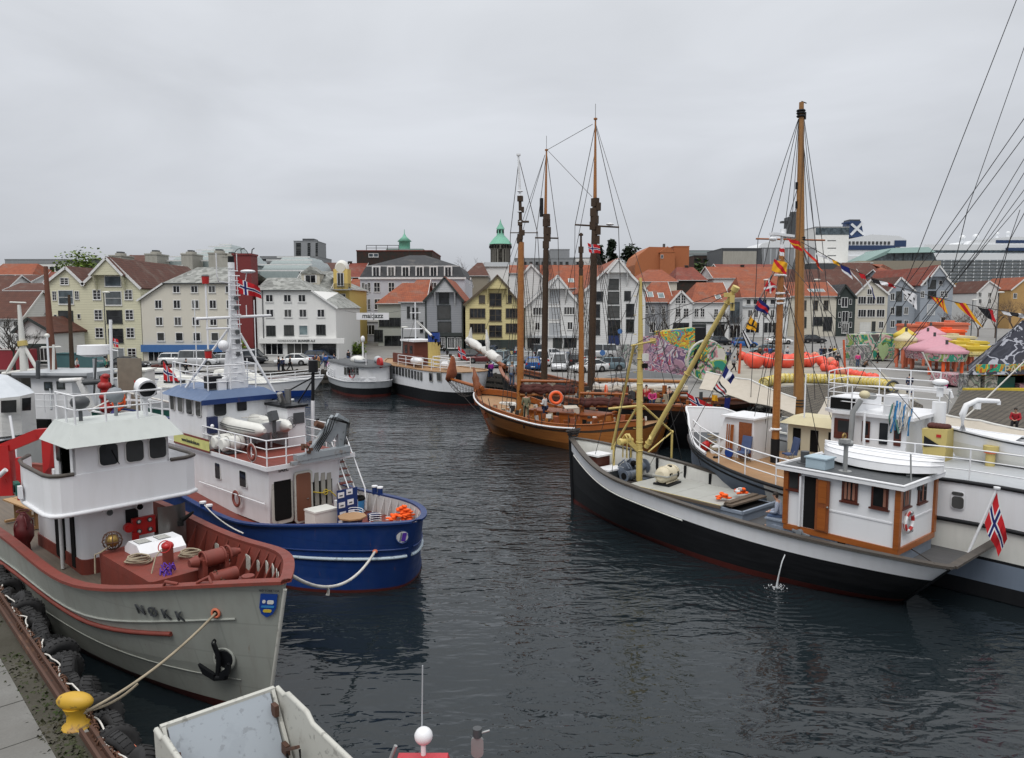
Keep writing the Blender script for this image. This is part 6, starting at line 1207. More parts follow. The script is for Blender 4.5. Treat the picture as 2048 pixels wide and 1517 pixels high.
mb=MB('dkgrey');mb.cb((-1.25,0,.42),(.26,.24,.34),0,0,.35);mb.cb((-1.3,0,.1),(.1,.08,.5));mb.cyl((-1.2,0,.3),(-.9,.05,.45),.025);mb.tor((-1.3,0,-.22),.1,.02,(1,0,0));mb.out('outboard_motor',t);mb=MB('ropew');mb.tube([(-1.0,-.35,.25),(-.5,-.1,.2),(0,-.3,.25),(.6,0,.2)],.02,4);mb.out('rope',t)
mb=MB('white');[mb.bar((x,y,3.2),(x,y,3.95),.06)for x in(9.4,10.6)for y in(-.7,.3)];mb.bar((9.3,-.8,3.95),(9.3,.4,3.95),.06);mb.bar((10.6,-.8,3.95),(10.6,.4,3.95),.06);mb.out('boat_cradle',o)
# wheelhouse
mb=MB('white');mb.prism([(10.7,1.32,3.2),(10.7,-1.5,3.2),(14.4,-1.5,3.2),(15.2,-.8,3.2),(15.2,.6,3.2),(14.4,1.32,3.2)][::-1],(0,0,2.05));mb.out('wheelhouse',o)
mb=MB('blue');MT['roofblue']=('paint',(.09,.14,.25),.4,0,.5,1,None,.3);mb=MB('roofblue');a=[(10.5,1.6,5.2),(10.5,-1.8,5.2),(14.6,-1.8,5.2),(15.6,0,5.2),(14.6,1.6,5.2)][::-1];b=[(10.8,1.0,5.55),(10.8,-1.2,5.55),(14.2,-1.2,5.55),(14.9,0,5.55),(14.2,1.0,5.55)][::-1];mb.loft([[V(p)for p in a],[V(p)for p in b]],smooth=False);mb.m('navy').bar((10.48,1.62,5.15),(10.48,-1.8,5.15),.06,.2);mb.out('roof',o)
w=Wall(o,(14.4,1.34),(10.7,1.34))
for r_ in((342,791,349,819),(357,795,366,823),(374,800,385,828),(393,804,402,832)):mb=MB('whited');w.plate(mb,*r_,.08,.03,0,.03);mb.m('glass');w.plate(mb,*r_,.07,.04);mb.out('window',o)
w2=Wall(o,(10.68,1.32),(10.68,-1.5));mb=MB('glass');w2.plate(mb,428,803,452,832,.12,.03);mb.out('window',o);mb=MB('glass');w2.plate(mb,474,800,493,822,.05,.03);mb.out('window',o);MB('navydk').box(10.45,10.7,1.0,1.36,3.9,4.55).m('white').sph((10.45,1.25,4.2),.08).out('side_light',o)
mb=MB('white');railing(mb,[(14.6,1.0,5.55),(13.5,1.15,5.55),(12.2,1.15,5.55),(11,1.1,5.55),(10.9,.2,5.55),(10.9,-.9,5.55),(12,-1.1,5.55),(13.6,-1.1,5.55)],1.0,3,.022);mb.out('roof_railing',o)
mb=MB('black');mb.box(11.1,11.6,.3,1.0,5.6,6.1);mb.m('white').box(10.95,11.1,.35,.7,5.55,6.0);mb.out('equipment_box',o)
mb=MB('white');mb.prism([(9.0,-1.25,3.2),(9.0,-2.05,3.2),(11.0,-2.05,3.2),(11.0,-1.25,3.2)][::-1],(0,0,1.6));mb.m('dkgrey').plate((8.98,-1.75,4.35),(0,-1,0),(0,0,1),.5,.45,0,.02);mb.m('black').box(8.9,11.1,-2.15,-1.15,4.8,4.9);mb.m('steel').cyl((9.6,-1.4,4.9),(9.5,-1.2,5.4),.12);mb.cyl((9.9,-1.8,4.9),(9.9,-1.8,5.5),.14);mb.out('funnel_casing',o)
p=V((8.97,-1.38,4.2));mb=MB('dkgrey');[mb.cyl(p+V((-.01,dy,-.2)),p+V((-.01,dy,.14 if dy else.2)),.014,n=4)for dy in(-.08,0,.08)];mb.cyl(p+V((-.01,-.08,-.05)),p+V((-.01,.08,-.05)),.012,n=4);mb.tor(p+V((-.01,0,0)),.24,.012,(1,0,0),18,4);mb.out('trident_emblem',o)
# lattice mast with crosstrees, lamps, ladder and radar
mb=MB('white');B0=[V((11.3,y,5.5))for y in(-.62,.12)]+[V((12.0,-.25,5.5))];tp=V((11.4,-.25,10.6));mb.loft([[V((11.15,.2,5.5)),V((11.15,-.7,5.5)),V((11.9,-.6,5.5)),V((11.9,.1,5.5))][::-1],[V((11.3,-.12,8.2)),V((11.3,-.40,8.2)),V((11.6,-.38,8.2)),V((11.6,-.14,8.2))][::-1],[V((11.33,-.16,10.5)),V((11.33,-.36,10.5)),V((11.55,-.34,10.5)),V((11.55,-.18,10.5))][::-1]],smooth=False)
mast=mb.out('mast',o);mb=MB('white');[mb.cyl((11.12,-.25+(.17 if k%2 else-.17)*1.3,5.8+k*.2),(11.28,-.25-(.17 if k%2 else-.17)*1.3,5.8+k*.2),.022,n=5)for k in range(24)];[mb.cyl((11.2,y*(1),5.6),(11.25,-.25+(y+.25)*.6,10.2),.02,n=5)for y in(-.5,0)];mb.out('ladder',mast)
mb=MB('white');top=V((11.4,-.25,8.3));[mb.cyl(a,top,.055,.05,7)for a in(V((12.9,1.2,5.55)),V((10.9,-1.95,4.9)))];mb.out('tripod_leg',mast)
mb=MB('white');mb.cyl((11.3,1.35,8.45),(11.3,-1.9,8.55),.06,n=7);mb.cyl((11.3,.95,8.05),(11.3,-.2,8.05),.05,n=6);mb.cyl((11.3,-.8,8.5),(11.3,-.8,9.0),.02);mb.cyl((11.3,.9,6.9),(11.3,.9,9.9),.04);mb.cyl((11.3,.3,7.1),(11.3,-1.1,7.1),.03);mb.tube([(11.3,-.2,9.9),(11.3,.35,9.95),(11.3,.42,10.2),(11.3,.42,11.1)],.025);mb.out('crosstree',mast)
for z in(9.85,6.85):mb=MB('red');mb.cyl((11.3,.9,z),(11.3,.9,z+.3),.13,.15,10);mb.m('dkgrey').cyl((11.3,.9,z+.3),(11.3,.9,z+.36),.17,.1,10);mb.out('red_lamp',mast)
mb=MB('white');mb.cyl((11.4,-.25,10.5),(11.4,-.25,10.75),.14);mb.m('black').cyl((11.4,-.25,10.75),(11.4,-.25,11.0),.13);mb.m('white').cyl((11.4,-.5,10.4),(11.4,-.5,11.1),.02);mb.sph((11.35,-.95,10.4),.32,(1,1,.25),14,6);mb.tube([(11.4,-.3,10.0),(11.4,-.85,10.0),(11.35,-.9,10.35)],.03);mb.out('mast_head',mast);[MB('dkgrey').cyl((11.2,-.32,z),(11.2,-.32,z+.16),.09,n=8).out('nav_lamp',mast)for z in(9.2,8.8,7.8,7.4,6.9)];[MB('white').sph(p_,r_,n=10).out('antenna_dome',mast)for p_,r_ in(((11.2,.3,7.35),.22),((11.2,.35,5.95),.18))]
norflag('norwegian flag flying from the white lattice mast',[wpt(o,p)for p in((11.35,-.42,10.2),(11.35,-.42,9.55),(11.0,-1.35,9.25),(11.0,-1.3,9.7))],wavy=.1)
# black lamp post at the starboard side
mb=MB('white');mb.cyl((9.2,-2.5,3.2),(9.1,-2.5,5.0),.08,n=8);mb.m('black').cyl((9.1,-2.5,5.0),(9.0,-2.5,6.6),.07,n=8);mb.cyl((9.0,-2.5,6.2),(9.0,-2.5,6.7),.2,.2,10);mb.cyl((9.0,-2.5,6.0),(10.9,-1.5,4.9),.03);mb.cyl((9.05,-2.5,5.9),(9.6,-2.1,4.9),.03);mb.cb((9.1,-2.62,4.1),(.2,.2,.25));mb.out('lamp_post',o)
# grey folded crane with hoses
mat('cranegrey','chip',(.27,.30,.32),.5,0,.6,1,(.15,.09,.05))
mb=MB('cranegrey');S=lambda x,y,z:V((x,y,z));mb.bar((5.7,.35,3.45),(5.7,-1.9,3.5),.35,.22);mb.bar((5.62,.6,3.28),(5.62,-1.9,3.3),.14,.14);mb.bar((5.6,-.2,3.5),(5.7,-1.35,4.75),.16,.34);mb.prism([(5.65,-.75,4.0),(5.65,-1.5,4.9),(5.65,-1.95,4.6),(5.65,-1.7,3.5),(5.65,-1.45,3.5),(5.65,-1.45,4.15),(5.65,-1.1,3.8)],(.16,0,0));mb.m('yellow').plate((5.6,-.55,3.95),(0,-.6,.75),(0,-.75,-.6),.55,.12,.02,-.03);mb.out('folding_crane',o)
cr_=[x for x in TREE[o.name]][-1];mb=MB('dark');R.seed(4)
for k in range(4):y0=-.9-.12*k;mb.tube([(5.55,-.2-.1*k,3.6),(5.5,y0+.2,4.2+.05*k),(5.5,y0,4.8),(5.5,-1.75-.04*k,4.5),(5.5,-1.6-.05*k,3.7)],.018,5)
mb.m('rust');[mb.cb((5.52+R.uniform(-.05,.05),.1+R.uniform(-.3,.1),3.7+R.uniform(-.15,.3)),(.1,.12,.1),R.random(),R.random())for _ in range(9)];mb.cyl((5.6,-.75,4.5),(5.6,-.45,4.65),.12);mb.out('hose',cr_)
# after deck clutter
def on(p):return wpt(o,p)
t=thing('chest_freezer','white chest box on the red after deck beside the brown door','box',on((4.75,-.05,.98)),o.rotation_euler.z);MB('offwhite').box(-.35,.35,-.45,.45,0,.62).out('body',t);MB('offwhite').box(-.37,.37,-.47,.47,.63,.70).out('lid',t)
t=thing('chest_freezer','second white box half hidden behind the blue display board','box',on((4.9,-1.2,.98)),o.rotation_euler.z);MB('white').box(-.3,.3,-.35,.3,0,.75).out('body',t)
t=thing('display_board','dark blue display board with white photo sheets on the after deck','display board',on((4.1,-.75,.98)),o.rotation_euler.z);
MB('navy').cb((0,0,.7),(.05,.85,1.4)).out('panel',t)
for i,(y,z)in enumerate(((.28,1.22),(-.08,1.28),(.25,.85),(-.12,.9),(.22,.5),(-.15,.5),(.28,.2))):MB('white').cb((-.03,y,z),(.01,.26,.2)).m('dkgrey').cb((-.037,y,z-.02),(.004,.14,.05)).out('photo_sheet',t)
t=thing('octagonal_table','octagonal pale wood table with dark blue skirt on the after deck','table',on((3.0,-.2,.98)),o.rotation_euler.z);mb=MB('teak');mb.cyl((0,0,.68),(0,0,.73),.5,n=8);mb.out('tabletop',t);mb=MB('navydk');mb.cyl((0,0,0),(0,0,.68),.3,.36,8);mb.out('base',t)
for i,(x,y,a_,lb)in enumerate(((2.35,.35,.6,'white wire chair at the near side of the octagonal table'),(2.5,-.9,-1.2,'white wire chair right of the octagonal table'),(3.6,-.75,-2.6,'white wire chair behind the octagonal table'))):
 def chair_():
  t=thing('wire_chair',lb,'chair',on((x,y,.98)),o.rotation_euler.z+a_,'white wire chairs round the octagonal table');mb=MB('dkgrey');mb.cyl((0,0,.42),(0,0,.45),.2,n=12);mb.out('seat',t)
  mb=MB('white');[mb.tor((0,0,z),.27,.012,(.1,0,1),16,5,1,pi*.5,pi*1.5)for z in(.48,.56,.64,.72)];mb.out('backrest',t)
  for k in range(4):a=pi/4+k*pi/2;MB('white').cyl((cos(a)*.2,sin(a)*.2,0),(cos(a)*.17,sin(a)*.17,.42),.012).out('leg',t)
  return t
 if i==0:CH=chair_()
 else:copy_tree(CH,on((x,y,.98)),o.rotation_euler.z+a_,lb)
t=thing('waste_bin','blue barrel bin lined with a black bag beside the stairs','bin',on((5.3,-2.1,.98)));mb=MB('skyblue');mb.lathe((0,0,0),[(.16,0),(.2,.4),(.21,.6)],14);mb.out('body',t);mb=MB('dark');mb.lathe((0,0,.6),[(.215,-.08),(.235,.0),(.2,.06),(.17,.0)],14);mb.out('bag',t)
mb=MB('navydk');mb.cyl((0,0,0),(0,0,.3),.22,.24,14);solo(mb,'tub','dark blue round tub on the red after deck','tub',on((3.9,-1.75,.98)))
def jackets(label,at,n=26,s=.3,seed=1,cols=('orange',),rz=0,name='life_jacket',cat='life jacket',group=None,h_=.22):
 rnd=random.Random(seed);mb=MB(cols[0])
 for i in range(n):
  mb.m(rnd.choice(cols));x_,y_=rnd.gauss(0,s*.42),rnd.gauss(0,s*.26);mb.T=Matrix.Translation((x_,y_,.06+max(0,h_-abs(x_)*.9)*rnd.random()))@Matrix.Rotation(rnd.uniform(0,3),4,'Z')@Matrix.Rotation(rnd.uniform(-.6,.6),4,'X');mb.sph((0,0,0),.1,(1.3,.75,.42),7,5)
 return solo(mb,name,label,cat,at,group,rz)
mat('jacket_orange','cloth',(.85,.12,.02),.8,0,.4)
jackets('heap of orange life jackets on the stern rail of the blue boat',on((1.15,-1.0,1.75)),44,.42,3,('jacket_orange',),h_=.5)
t=thing('wire_chair','white wire chair heaped with rope beside the orange life jackets','chair',on((1.5,-.55,.98)),o.rotation_euler.z+2.6,'white wire chairs round the octagonal table');mb=MB('white');[mb.tor((0,0,z),.3,.012,(.1,0,1),16,5,1,pi*.5,pi*1.5)for z in(.5,.6,.7,.8)];mb.out('backrest',t);mb=MB('white');[mb.cyl((cos(a)*.2,sin(a)*.2,0),(cos(a)*.2,sin(a)*.2,.45),.014)for a in(.8,2.4,3.9,5.5)];mb.out('legs',t)
# banner on the wheelhouse side wing
w=Wall(o,(15.6,1.5),(10.6,1.5));s0,s1,z0,z1=w.rect(356,873,420,894);z_=w.at(388,884)[1]
mb=MB('f_yel');mat('bannery','plain',(.62,.62,.22),.6);mb=MB('bannery');a,b=w.pt(s0-.3,z_,.03),w.pt(s1,z_,.03);mb.plate((a+b)/2,w.u,(0,0,1),s1-s0+.3,.42,0,.02);mb.m('deckred').plate((a+b)/2+V((0,0,.23)),w.u,(0,0,1),s1-s0+.3,.07,0,.025);mb.plate((a+b)/2-V((0,0,.23)),w.u,(0,0,1),s1-s0+.3,.07,0,.025);bn=mb.out('banner',o)
text('www.baatskolen.no',.21,'trimdk',bn,frame((a+b)/2+w.n*.04,w.u,(0,0,1)),'lettering',bold=.003,ext=.004)
mb=MB('white');mb.prism([(10.5,1.45,3.2),(16,1.45,3.2),(16,1.45,4.2),(10.5,1.45,z_-.3)],(0,.04,0));mb.out('wing_bulwark',o)
# mooring lines between the two boats
N_=nokk.rotation_euler.z;bowp=wpt(nokk,(20.6,.35,3.32));mb=MB('ropew');mb.tube(sag(bowp,FAIR,.62,18),.04,7);q=sag(bowp,FAIR,.62,18)[6];mb.tube([q,q+V((.02,0,-.08)),q+V((.0,0,-.2))],[.05,.035,.05],6);worldsolo(mb,'mooring_line','thick white slack mooring line from the red bow rail to the blue stern','rope')
a=wpt(blue,(7.9,h.p(7.9/24,1.7,1).y,h.sheer(.33)+.15));b=wpt(nokk,(15.2,2.15,2.7));mb=MB('ropew');mb.tube(sag(a,b,.12),.022,5);worldsolo(mb,'mooring_line','thin white line from the blue boat bollards to the grey vessel','rope')
# black and white cutter, right
o=boat('black wooden fishing cutter with broad white stripe, yellow derrick and white wheelhouse',2.804,33.559,2.279,15.38,'fishing boat','fishing_cutter')
cut=o;h=Hull(15.38,4.533,[1.79,1.73,1.91,2.30,2.96],(.555,.74,2.339,.311,1.584),(.5,.06,1.6,.675,1.45),(.187,.931),.408,sf=.75)
mb=MB();h.shell(mb,[(-.9,0,'bootred'),(.22,0,'bootred'),(-.56,1,'blackw'),(-.08,1,'white')],52,closestern=False);mb.m('black').tube([h.p(1,z,1)+V((.04,0,0))for z in(-.2,.6,1.4,2.2,2.95,3.3)],.08,8);mb.out('hull',o)
mb=MB('offwhite');h.strake(mb,lambda u:h.sheer(u)-.60,.03,.5,.97,40);mb.out('white_strake',o)
zz=[-.3+.2*k for k in range(11)];A_,B_=[h.p(0,z,1)for z in zz],[h.p(0,z,-1)for z in zz];mb=MB('white');mb.loft([B_,A_],closed=False,smooth=False);mb.m('black').tube(A_,.06,5);mb.out('transom',o)
mb=MB();h.shell(mb,[(1.15,0,'offwhite'),(0,1,'offwhite')],40,.1,True);mb.out('bulwark',o)
mb=MB('black');[mb.cb(h.p(u,h.sheer(u)-.28,-1,.13),(.1,.06,.55))for u in(.3,.38,.46,.54,.62,.70,.78,.85)];mb.out('bulwark_stanchion',o)
mb=MB('deckwood');MT['darkdeck']=('wood',(.07,.07,.075),.8,0,6,1,(.10,.10,.10),.3);mb=MB('darkdeck');h.deck(mb,.52,.06,z=lambda u:1.33+.55*max(0,u-.62));mb.out('deck',o)
mb=MB('caprail');h.rail(mb,.24,.07,n=50);mb.bar(h.p(0,1.82,1),h.p(0,1.82,-1),.24,.07);mb.out('cap_rail',o)
# hold hatch with sheet steel cover
zd=1.32;MT['bluegreyl']=('paint',(.22,.26,.32),.5,0,.6,1,None,.3);MT['hatchgrey']=('plain',(.36,.365,.34),.6,0,.7,1,(.28,.28,.25),.3)
mb=MB('bluegreyl');mb.box(6.1,11.2,-1.35,.92,zd-.1,zd+.33);mb.m('dark').box(6.2,7.0,-1.2,.8,zd+.33,zd+.335);mb.m('bluegreyl').bar((6.1,.92,zd+.36),(11.2,.92,zd+.36),.1,.1);mb.bar((6.1,-1.35,zd+.36),(6.1,.92,zd+.36),.1,.1);mb.out('hatch_coaming',o)
mb=MB('hatchgrey');mb.box(6.95,11.3,-1.45,1.0,zd+.42,zd+.47);[mb.box(x,x+.015,-1.45,1.0,zd+.471,zd+.476)for x in(8.05,9.15,10.2)];mb.m('oldplank').bar((6.95,1.02,zd+.40),(11.3,1.02,zd+.40),.05,.09);mb.m('mastyel').bar((6.95,1.0,zd+.475),(11.3,1.0,zd+.475),.03,.01);mb.out('hatch_cover',o)
t=thing('plank_stack','two weathered planks laid across the open end of the hold','planks',wpt(o,(6.75,-.2,zd+.48)),o.rotation_euler.z);mb=MB('oldplank');mb.cb((.1,0,.05),(.25,2.1,.06),.06);mb.cb((-.18,.1,.06),(.26,2.2,.06),-.03);mb.cb((.0,.15,.12),(.22,1.9,.05),.02);mb.out('plank',t)
for i,(x,y,z)in enumerate(((7.1,-.5,.12),(7.25,.35,.02))):jackets(('orange life jacket on the planks beside the seated man','orange life jacket lying on the grey hatch cover')[i],wpt(o,(x,y,zd+.48+z)),16,.30,5+i,('jacket_orange','jacket_orange','c_white'),o.rotation_euler.z+1.2,group='orange life jackets on the hatch')
# raft canister on hatch
mb=MB('cream');MT['raftcream']=('plain',(.60,.54,.40),.5,0,.6,1,(.45,.38,.25),.3);mb=MB('raftcream');pr=[(.18,-.58),(.28,-.54),(.32,-.42),(.34,-.3),(.32,-.28),(.34,-.1),(.34,.1),(.32,.28),(.34,.3),(.32,.42),(.28,.54),(.18,.58)]
mb.loft([[V((r*cos(2*pi*j/18),y,r*sin(2*pi*j/18)))for j in range(18)]for r,y in pr][::-1]);mb.m('hatchgrey').box(-.35,.35,-.62,.62,-.02,.03);mb.m('dark').cb((-.1,.0,.33),(.14,.12,.05));mb.m('raftcream');[mb.bar((sx,-.5,-.28),(sx,.5,-.28),.04)for sx in(-.25,.25)];mb.m('dark').cb((-.33,.3,.05),(.02,.2,.12));mb.cb((-.35,-.25,.0),(.02,.1,.22));mb.m('raftcream');[mb.tor((0,k,0),.345,.014,(0,1,0),18,4)for k in(-.29,.29)]
mb.m('black').box(-.36,.36,-.5,.5,-.42,-.33);solo(mb,'life_raft_canister','cream life raft canister in its cradle on the forward edge of the hatch','life raft',wpt(o,(10.3,-.25,zd+.88)),None,o.rotation_euler.z+.15)
# mast and derrick
mp=V((12.15,-.1,zd));mtop=V((11.85,-.1,9.85));T2=lambda px,py,y:loc(o,D(px,py,y))
mw=wpt(o,mp).y
mb=MB('mastyel');foot=T2(1279,935,mw);foot.z=zd;t_=T2(1281,556,mw);mb.tube([foot,T2(1279,800,mw),T2(1281,690,mw),t_],[.135,.13,.11,.06],14);[mb.tor(foot.lerp(t_,k),.15-k*.06,.03,(0,0,1),14,5)for k in(.18,.22,.5,.62,.665)];mast=mb.out('mast',o)
mb=MB('mastyel');[mb.cyl(foot.lerp(t_,k)+V((.14*s_,.08,0)),foot.lerp(t_,k)+V((.26*s_,.1,0)),.014,n=4)for i_,k in enumerate([.15+.045*i for i in range(18)])for s_ in(1 if i_%2 else-1,)];mb.out('step_iron',mast)
br=T2(1292,895,mw-.3);be=T2(1468,582,mw-3.2)
mb=MB('mastyel');mb.cyl(br,be,.105,.085,12);mb.cyl(be,be+(be-br).normalized()*.18,.14,n=12);mb.cb(be+V((0,.1,-.3)),(.16,.1,.28),.3);mb.cb(be+V((.05,0,-.6)),(.14,.1,.26),.3);mb.cb(be+(br-be).normalized()*.35+V((0,.1,.15)),(.3,.1,.16),.5);mb.m('black').cyl(be+V((0,.1,-.2)),be+V((.05,0,-.9)),.015);mb.m('mastyel');[mb.tor(br.lerp(be,k),.13,.02,be-br,12,5)for k in(.03,.5,.93)];mb.out('derrick_boom',mast)
def yl(a,b,r):return MB('mastyel').cyl(a,b,r,n=8)
A=T2(1268,690,mw);L1=loc(o,G(1214,945,zd+.1));K1=T2(1243,858,mw);mb=yl(A,L1,.06);mb.out('mast_leg',mast)
L2=loc(o,G(1227,955,zd+.2));t2=L2+V((0,0,1.35));mb=yl(L2,t2,.055);c1=T2(1276,812,mw);mb.cyl(t2,c1,.05,n=8);mb.cyl(T2(1217,818,mw+.2),T2(1278,812,mw),.05,n=8);mb.out('mast_strut',mast)
L3_=loc(o,D(1343,917,mw+1.4));L3_.z=2.1;t3=L3_+V((.0,0,1.35));mb=yl(L3_,t3,.05);mb.cyl(t3,T2(1286,812,mw),.05,n=8);mb.cyl(t3,T2(1296,905,mw),.035,n=6);mb.sph(t3,.08);mb.out('mast_strut',mast)
mb=MB('mastyel');c_=T2(1258,883,mw-.3);mb.bar(c_,T2(1280,905,mw),.12,.2);[mb.tube([c_+V((0,dy,-.7)),c_+V((0,dy,.15)),c_+V((.1,dy,.28)),c_+V((.22,dy,.15)),c_+V((.22,dy,-.7))],.035,6)for dy in(-.12,.12)];mb.cyl(c_+V((.1,-.3,0)),c_+V((.1,.45,0)),.11,n=12);mb.cyl(c_+V((.1,.38,0)),c_+V((.1,.5,0)),.16,.12,12);mb.tor(c_+V((.1,0,.1)),.17,.05,(0,1,0),14,6);mb.out('net_hauler',mast)
mb=MB('mastyel');g_=T2(1307,640,mw-.3);p_=T2(1283,765-0,mw);
a=T2(1284,762,mw);mb=MB('mastyel');a=T2(1275,690,mw);mb.cyl(T2(1262,692,mw-.1),T2(1310,682,mw-.5),.035);mb.cb(T2(1306,682,mw-.4),(.22,.12,.2),.4);mb.m('offwhite').cb(T2(1291,715,mw-.2),(.2,.18,.3));mb.m('dark').cb(T2(1290,732,mw-.2),(.18,.16,.2));mb.m('mastyel').cb(T2(1302,878,mw-.5),(.1,.3,.2),.4,.6);mb.out('mast_fitting',mast)
mb=lines([(be,A),(be+V((0,0,.05)),T2(1281,640,mw)),(be+V((0,0,-.1)),T2(1300,900,mw-.3)),(T2(1281,565,mw),L1+V((-.3,1.5,0))),(t_,h.p(1,3.2,1)),(t_,h.p(.72,2.4,1)),(t_,h.p(.72,2.4,-1)),(t_,h.p(.66,2.3,-1)),(be+V((0,0,-.9)),T2(1300,930,mw-.2))],.013);mb.out('rigging',mast)
# winch
R.seed(33);MT['winchgrey']=('paint',(.15,.18,.23),.45,.2,.8,1,(.10,.09,.08),.3)
mb=MB('winchgrey');zw=zd;zd=1.44;wc=loc(o,G(1266,960,zd));X=wc.x;Y=wc.y
mb.box(X-.5,X+.5,Y-1.1,Y+.9,zd-.1,zd+.1);mb.cyl((X,Y-1.0,zd+.5),(X,Y+.9,zd+.5),.09,n=10);[mb.cyl((X,Y+y,zd+.5),(X,Y+y+.06,zd+.5),.34,n=18)for y in(-.75,-.25,-.05,.45)];mb.cyl((X,Y-.7,zd+.5),(X,Y-.25,zd+.5),.17,n=14);mb.cyl((X,Y+.6,zd+.5),(X,Y+.85,zd+.5),.11,.2,14);mb.cyl((X-.35,Y+.2,zd+.35),(X-.35,Y+.7,zd+.35),.2,n=14);mb.cyl((X-.3,Y+.7,zd+.35),(X-.3,Y+.95,zd+.35),.2,.26,14);mb.m('dark').cyl((X-.3,Y+.955,zd+.35),(X-.3,Y+.96,zd+.35),.15,n=14);mb.m('winchgrey');[mb.tube([(X+.3,Y+y,zd),(X+.35,Y+y,zd+.7),(X+.05,Y+y,zd+.95),(X-.25,Y+y,zd+.6)],.045,6)for y in(-.95,.1,.55)];mb.box(X-.1,X+.3,Y-.4,Y+.1,zd+.55,zd+.85);mb.cyl((X,Y-.9,zd+.6),(X,Y-.9,zd+.95),.12);mb.m('ropedk');coil(mb,(X-.55,Y+.75,zd+.02),.25,.03,4);mb.m('dark').sph((X-.1,Y+.1,zd+.75),.14);mb.out('winch',o)
zd=zw;c_=loc(o,G(1307,958,zd+.2));mb=MB('steel');mb.box(c_.x-.1,c_.x+.5,c_.y-.3,c_.y+.1,zd,zd+.3);mb.out('chain_box',o)
# foredeck: companion with white top, dark hatch with white lid
c_=loc(o,G(1196,915,zd+.9));mb=MB('mahog');mb.box(13.6,14.25,-.45,.35,1.6,2.45);mb.m('white').prism([(13.55,-.5,2.45),(13.55,.4,2.45),(13.7,.4,2.6),(14.1,.4,2.62),(14.35,.4,2.45),(14.35,-.5,2.45)],(0,0,.04))if 0 else mb.m('white').box(13.5,14.35,-.52,.42,2.45,2.52);mb.out('companion_hatch',o)
mb=MB('dkgrey');mb.box(12.75,13.35,-.35,.55,1.5,1.98);mb.m('white').box(12.68,13.42,-.42,.62,1.98,2.05);mb.out('deck_locker',o)
mb=MB('ropedk');
for k in range(5):mb.tor(h.p(1,2.9,1)+V((-.15,0,.22+.06*k)),.2+.03*k,.035,(.2*(k%3),.1,1),14,5)
mb.v=[tuple(wpt(o,v))for v in mb.v];worldsolo(mb,'rope_heap','dark rope heaped round the stem head of the black and white cutter','rope')
# wheelhouse
X0,X1,Y0,Y1,zc,zt=.62,4.12,-1.12,1.52,1.77,3.68
MT['caseg']=('paint',(.20,.235,.29),.5,0,.8,1,None,.3);mb=MB('caseg');mb.box(X0+.02,X1+.5,Y0-.02,Y1+.02,1.1,zc-.05);mb.out('deckhouse_base',o)
MB('caseg').box(X1+.02,X1+.75,Y0+.6,Y1-.1,1.1,1.85).m('bluegreyl').box(X1+.0,X1+.8,Y0+.55,Y1-.05,1.85,1.9).out('engine_locker',o)
VM='varn';mb=MB('white');mb.box(X0,X1,Y0,Y1,zc+.1,zt);wh=mb.out('wheelhouse',o)
mb=MB(VM);mb.box(X0-.05,X1+.05,Y1,Y1+.06,zc-.06,zc+.12);mb.box(X0-.06,X0,Y0-.05,Y1+.05,zc-.06,zc+.12)
for x,y in((X0,Y1),(X1,Y1),(X0,Y0)):mb.cb((x,y,(zc+zt)/2+.06),(.16,.16,zt-zc-.12))
mb.out('corner_trim',o)
mb=MB('white');mb.box(X0-.22,X1+.3,Y0-.2,Y1+.22,zt,zt+.12);mb.m('dkgrey').box(X0-.15,X1+.22,Y0-.13,Y1+.15,zt+.12,zt+.125);mb.m('white').tube([(X0-.2,Y0-.18,zt+.14),(X0-.2,Y1+.2,zt+.14),(X1+.28,Y1+.2,zt+.14),(X1+.28,Y0-.18,zt+.14)],.045,6);mb.out('roof',o)
w=Wall(o,(X1,Y1+.0),(X0,Y1+.0));wa=Wall(o,(X0,Y1),(X0,Y0))
def wwin(W_,r_,cur=True):
 mb=MB('mahog');W_.plate(mb,*r_,0,.05,0,.05);mb.m('glass');W_.plate(mb,*r_,0,.06,0,-.015);f_=mb.out('window',o)
 s0,s1,z0,z1=W_.rect(*r_);mb=MB('mahog');mb.plate(W_.pt((s0+s1)/2,z0-.07),W_.u,(0,0,1),s1-s0+.2,.05,0,.09);mb.out('sill',f_)
 if cur:mb=MB('curtain');[mb.plate(W_.pt(lerp(s0,s1,t),(z0+z1)/2,.061),W_.u,(0,0,1),(s1-s0)*.2,(z1-z0)*.9,0,.006)for t in cur];mb.out('curtain',f_)
wwin(w,(1580,941,1599,977),());wwin(w,(1688,963,1713,1001),(.2,.5,.85));wwin(w,(1747,975,1774,1014),(.9,))
wwin(wa,(1804,975,1817,1011),(.3,.6));wwin(wa,(1837,966,1849,1001),(.4,))
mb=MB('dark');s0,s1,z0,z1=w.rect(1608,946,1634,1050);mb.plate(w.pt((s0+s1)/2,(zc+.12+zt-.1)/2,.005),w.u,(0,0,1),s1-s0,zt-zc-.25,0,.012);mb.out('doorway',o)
s0,s1,z0,z1=w.rect(1634,954,1661,1056);mb=MB('doorwood');c_=w.pt((s0+s1)/2,(zc+.12+zt-.1)/2,.06);mb.plate(c_,w.u,(0,0,1),s1-s0,zt-zc-.28,0,.05);mb.m('varn');[mb.plate(c_+V((0,0,z_))+w.n*.05,w.u,(0,0,1),(s1-s0)*.6,.72,0,.012)for z_ in(-.42,.45)];d_=mb.out('door',o);MB('steel').sph(c_+w.n*.1+V((-.2,0,0)),.035).out('door_handle',d_)
s0,s1,z0,z1=w.rect(1600,942,1608,1045);mb=MB('white');mb.plate(w.pt((s0+s1)/2,(zc+.12+zt-.1)/2,.03),w.u,(0,0,1),.06,zt-zc-.28,0,.12);mb.out('door',o)
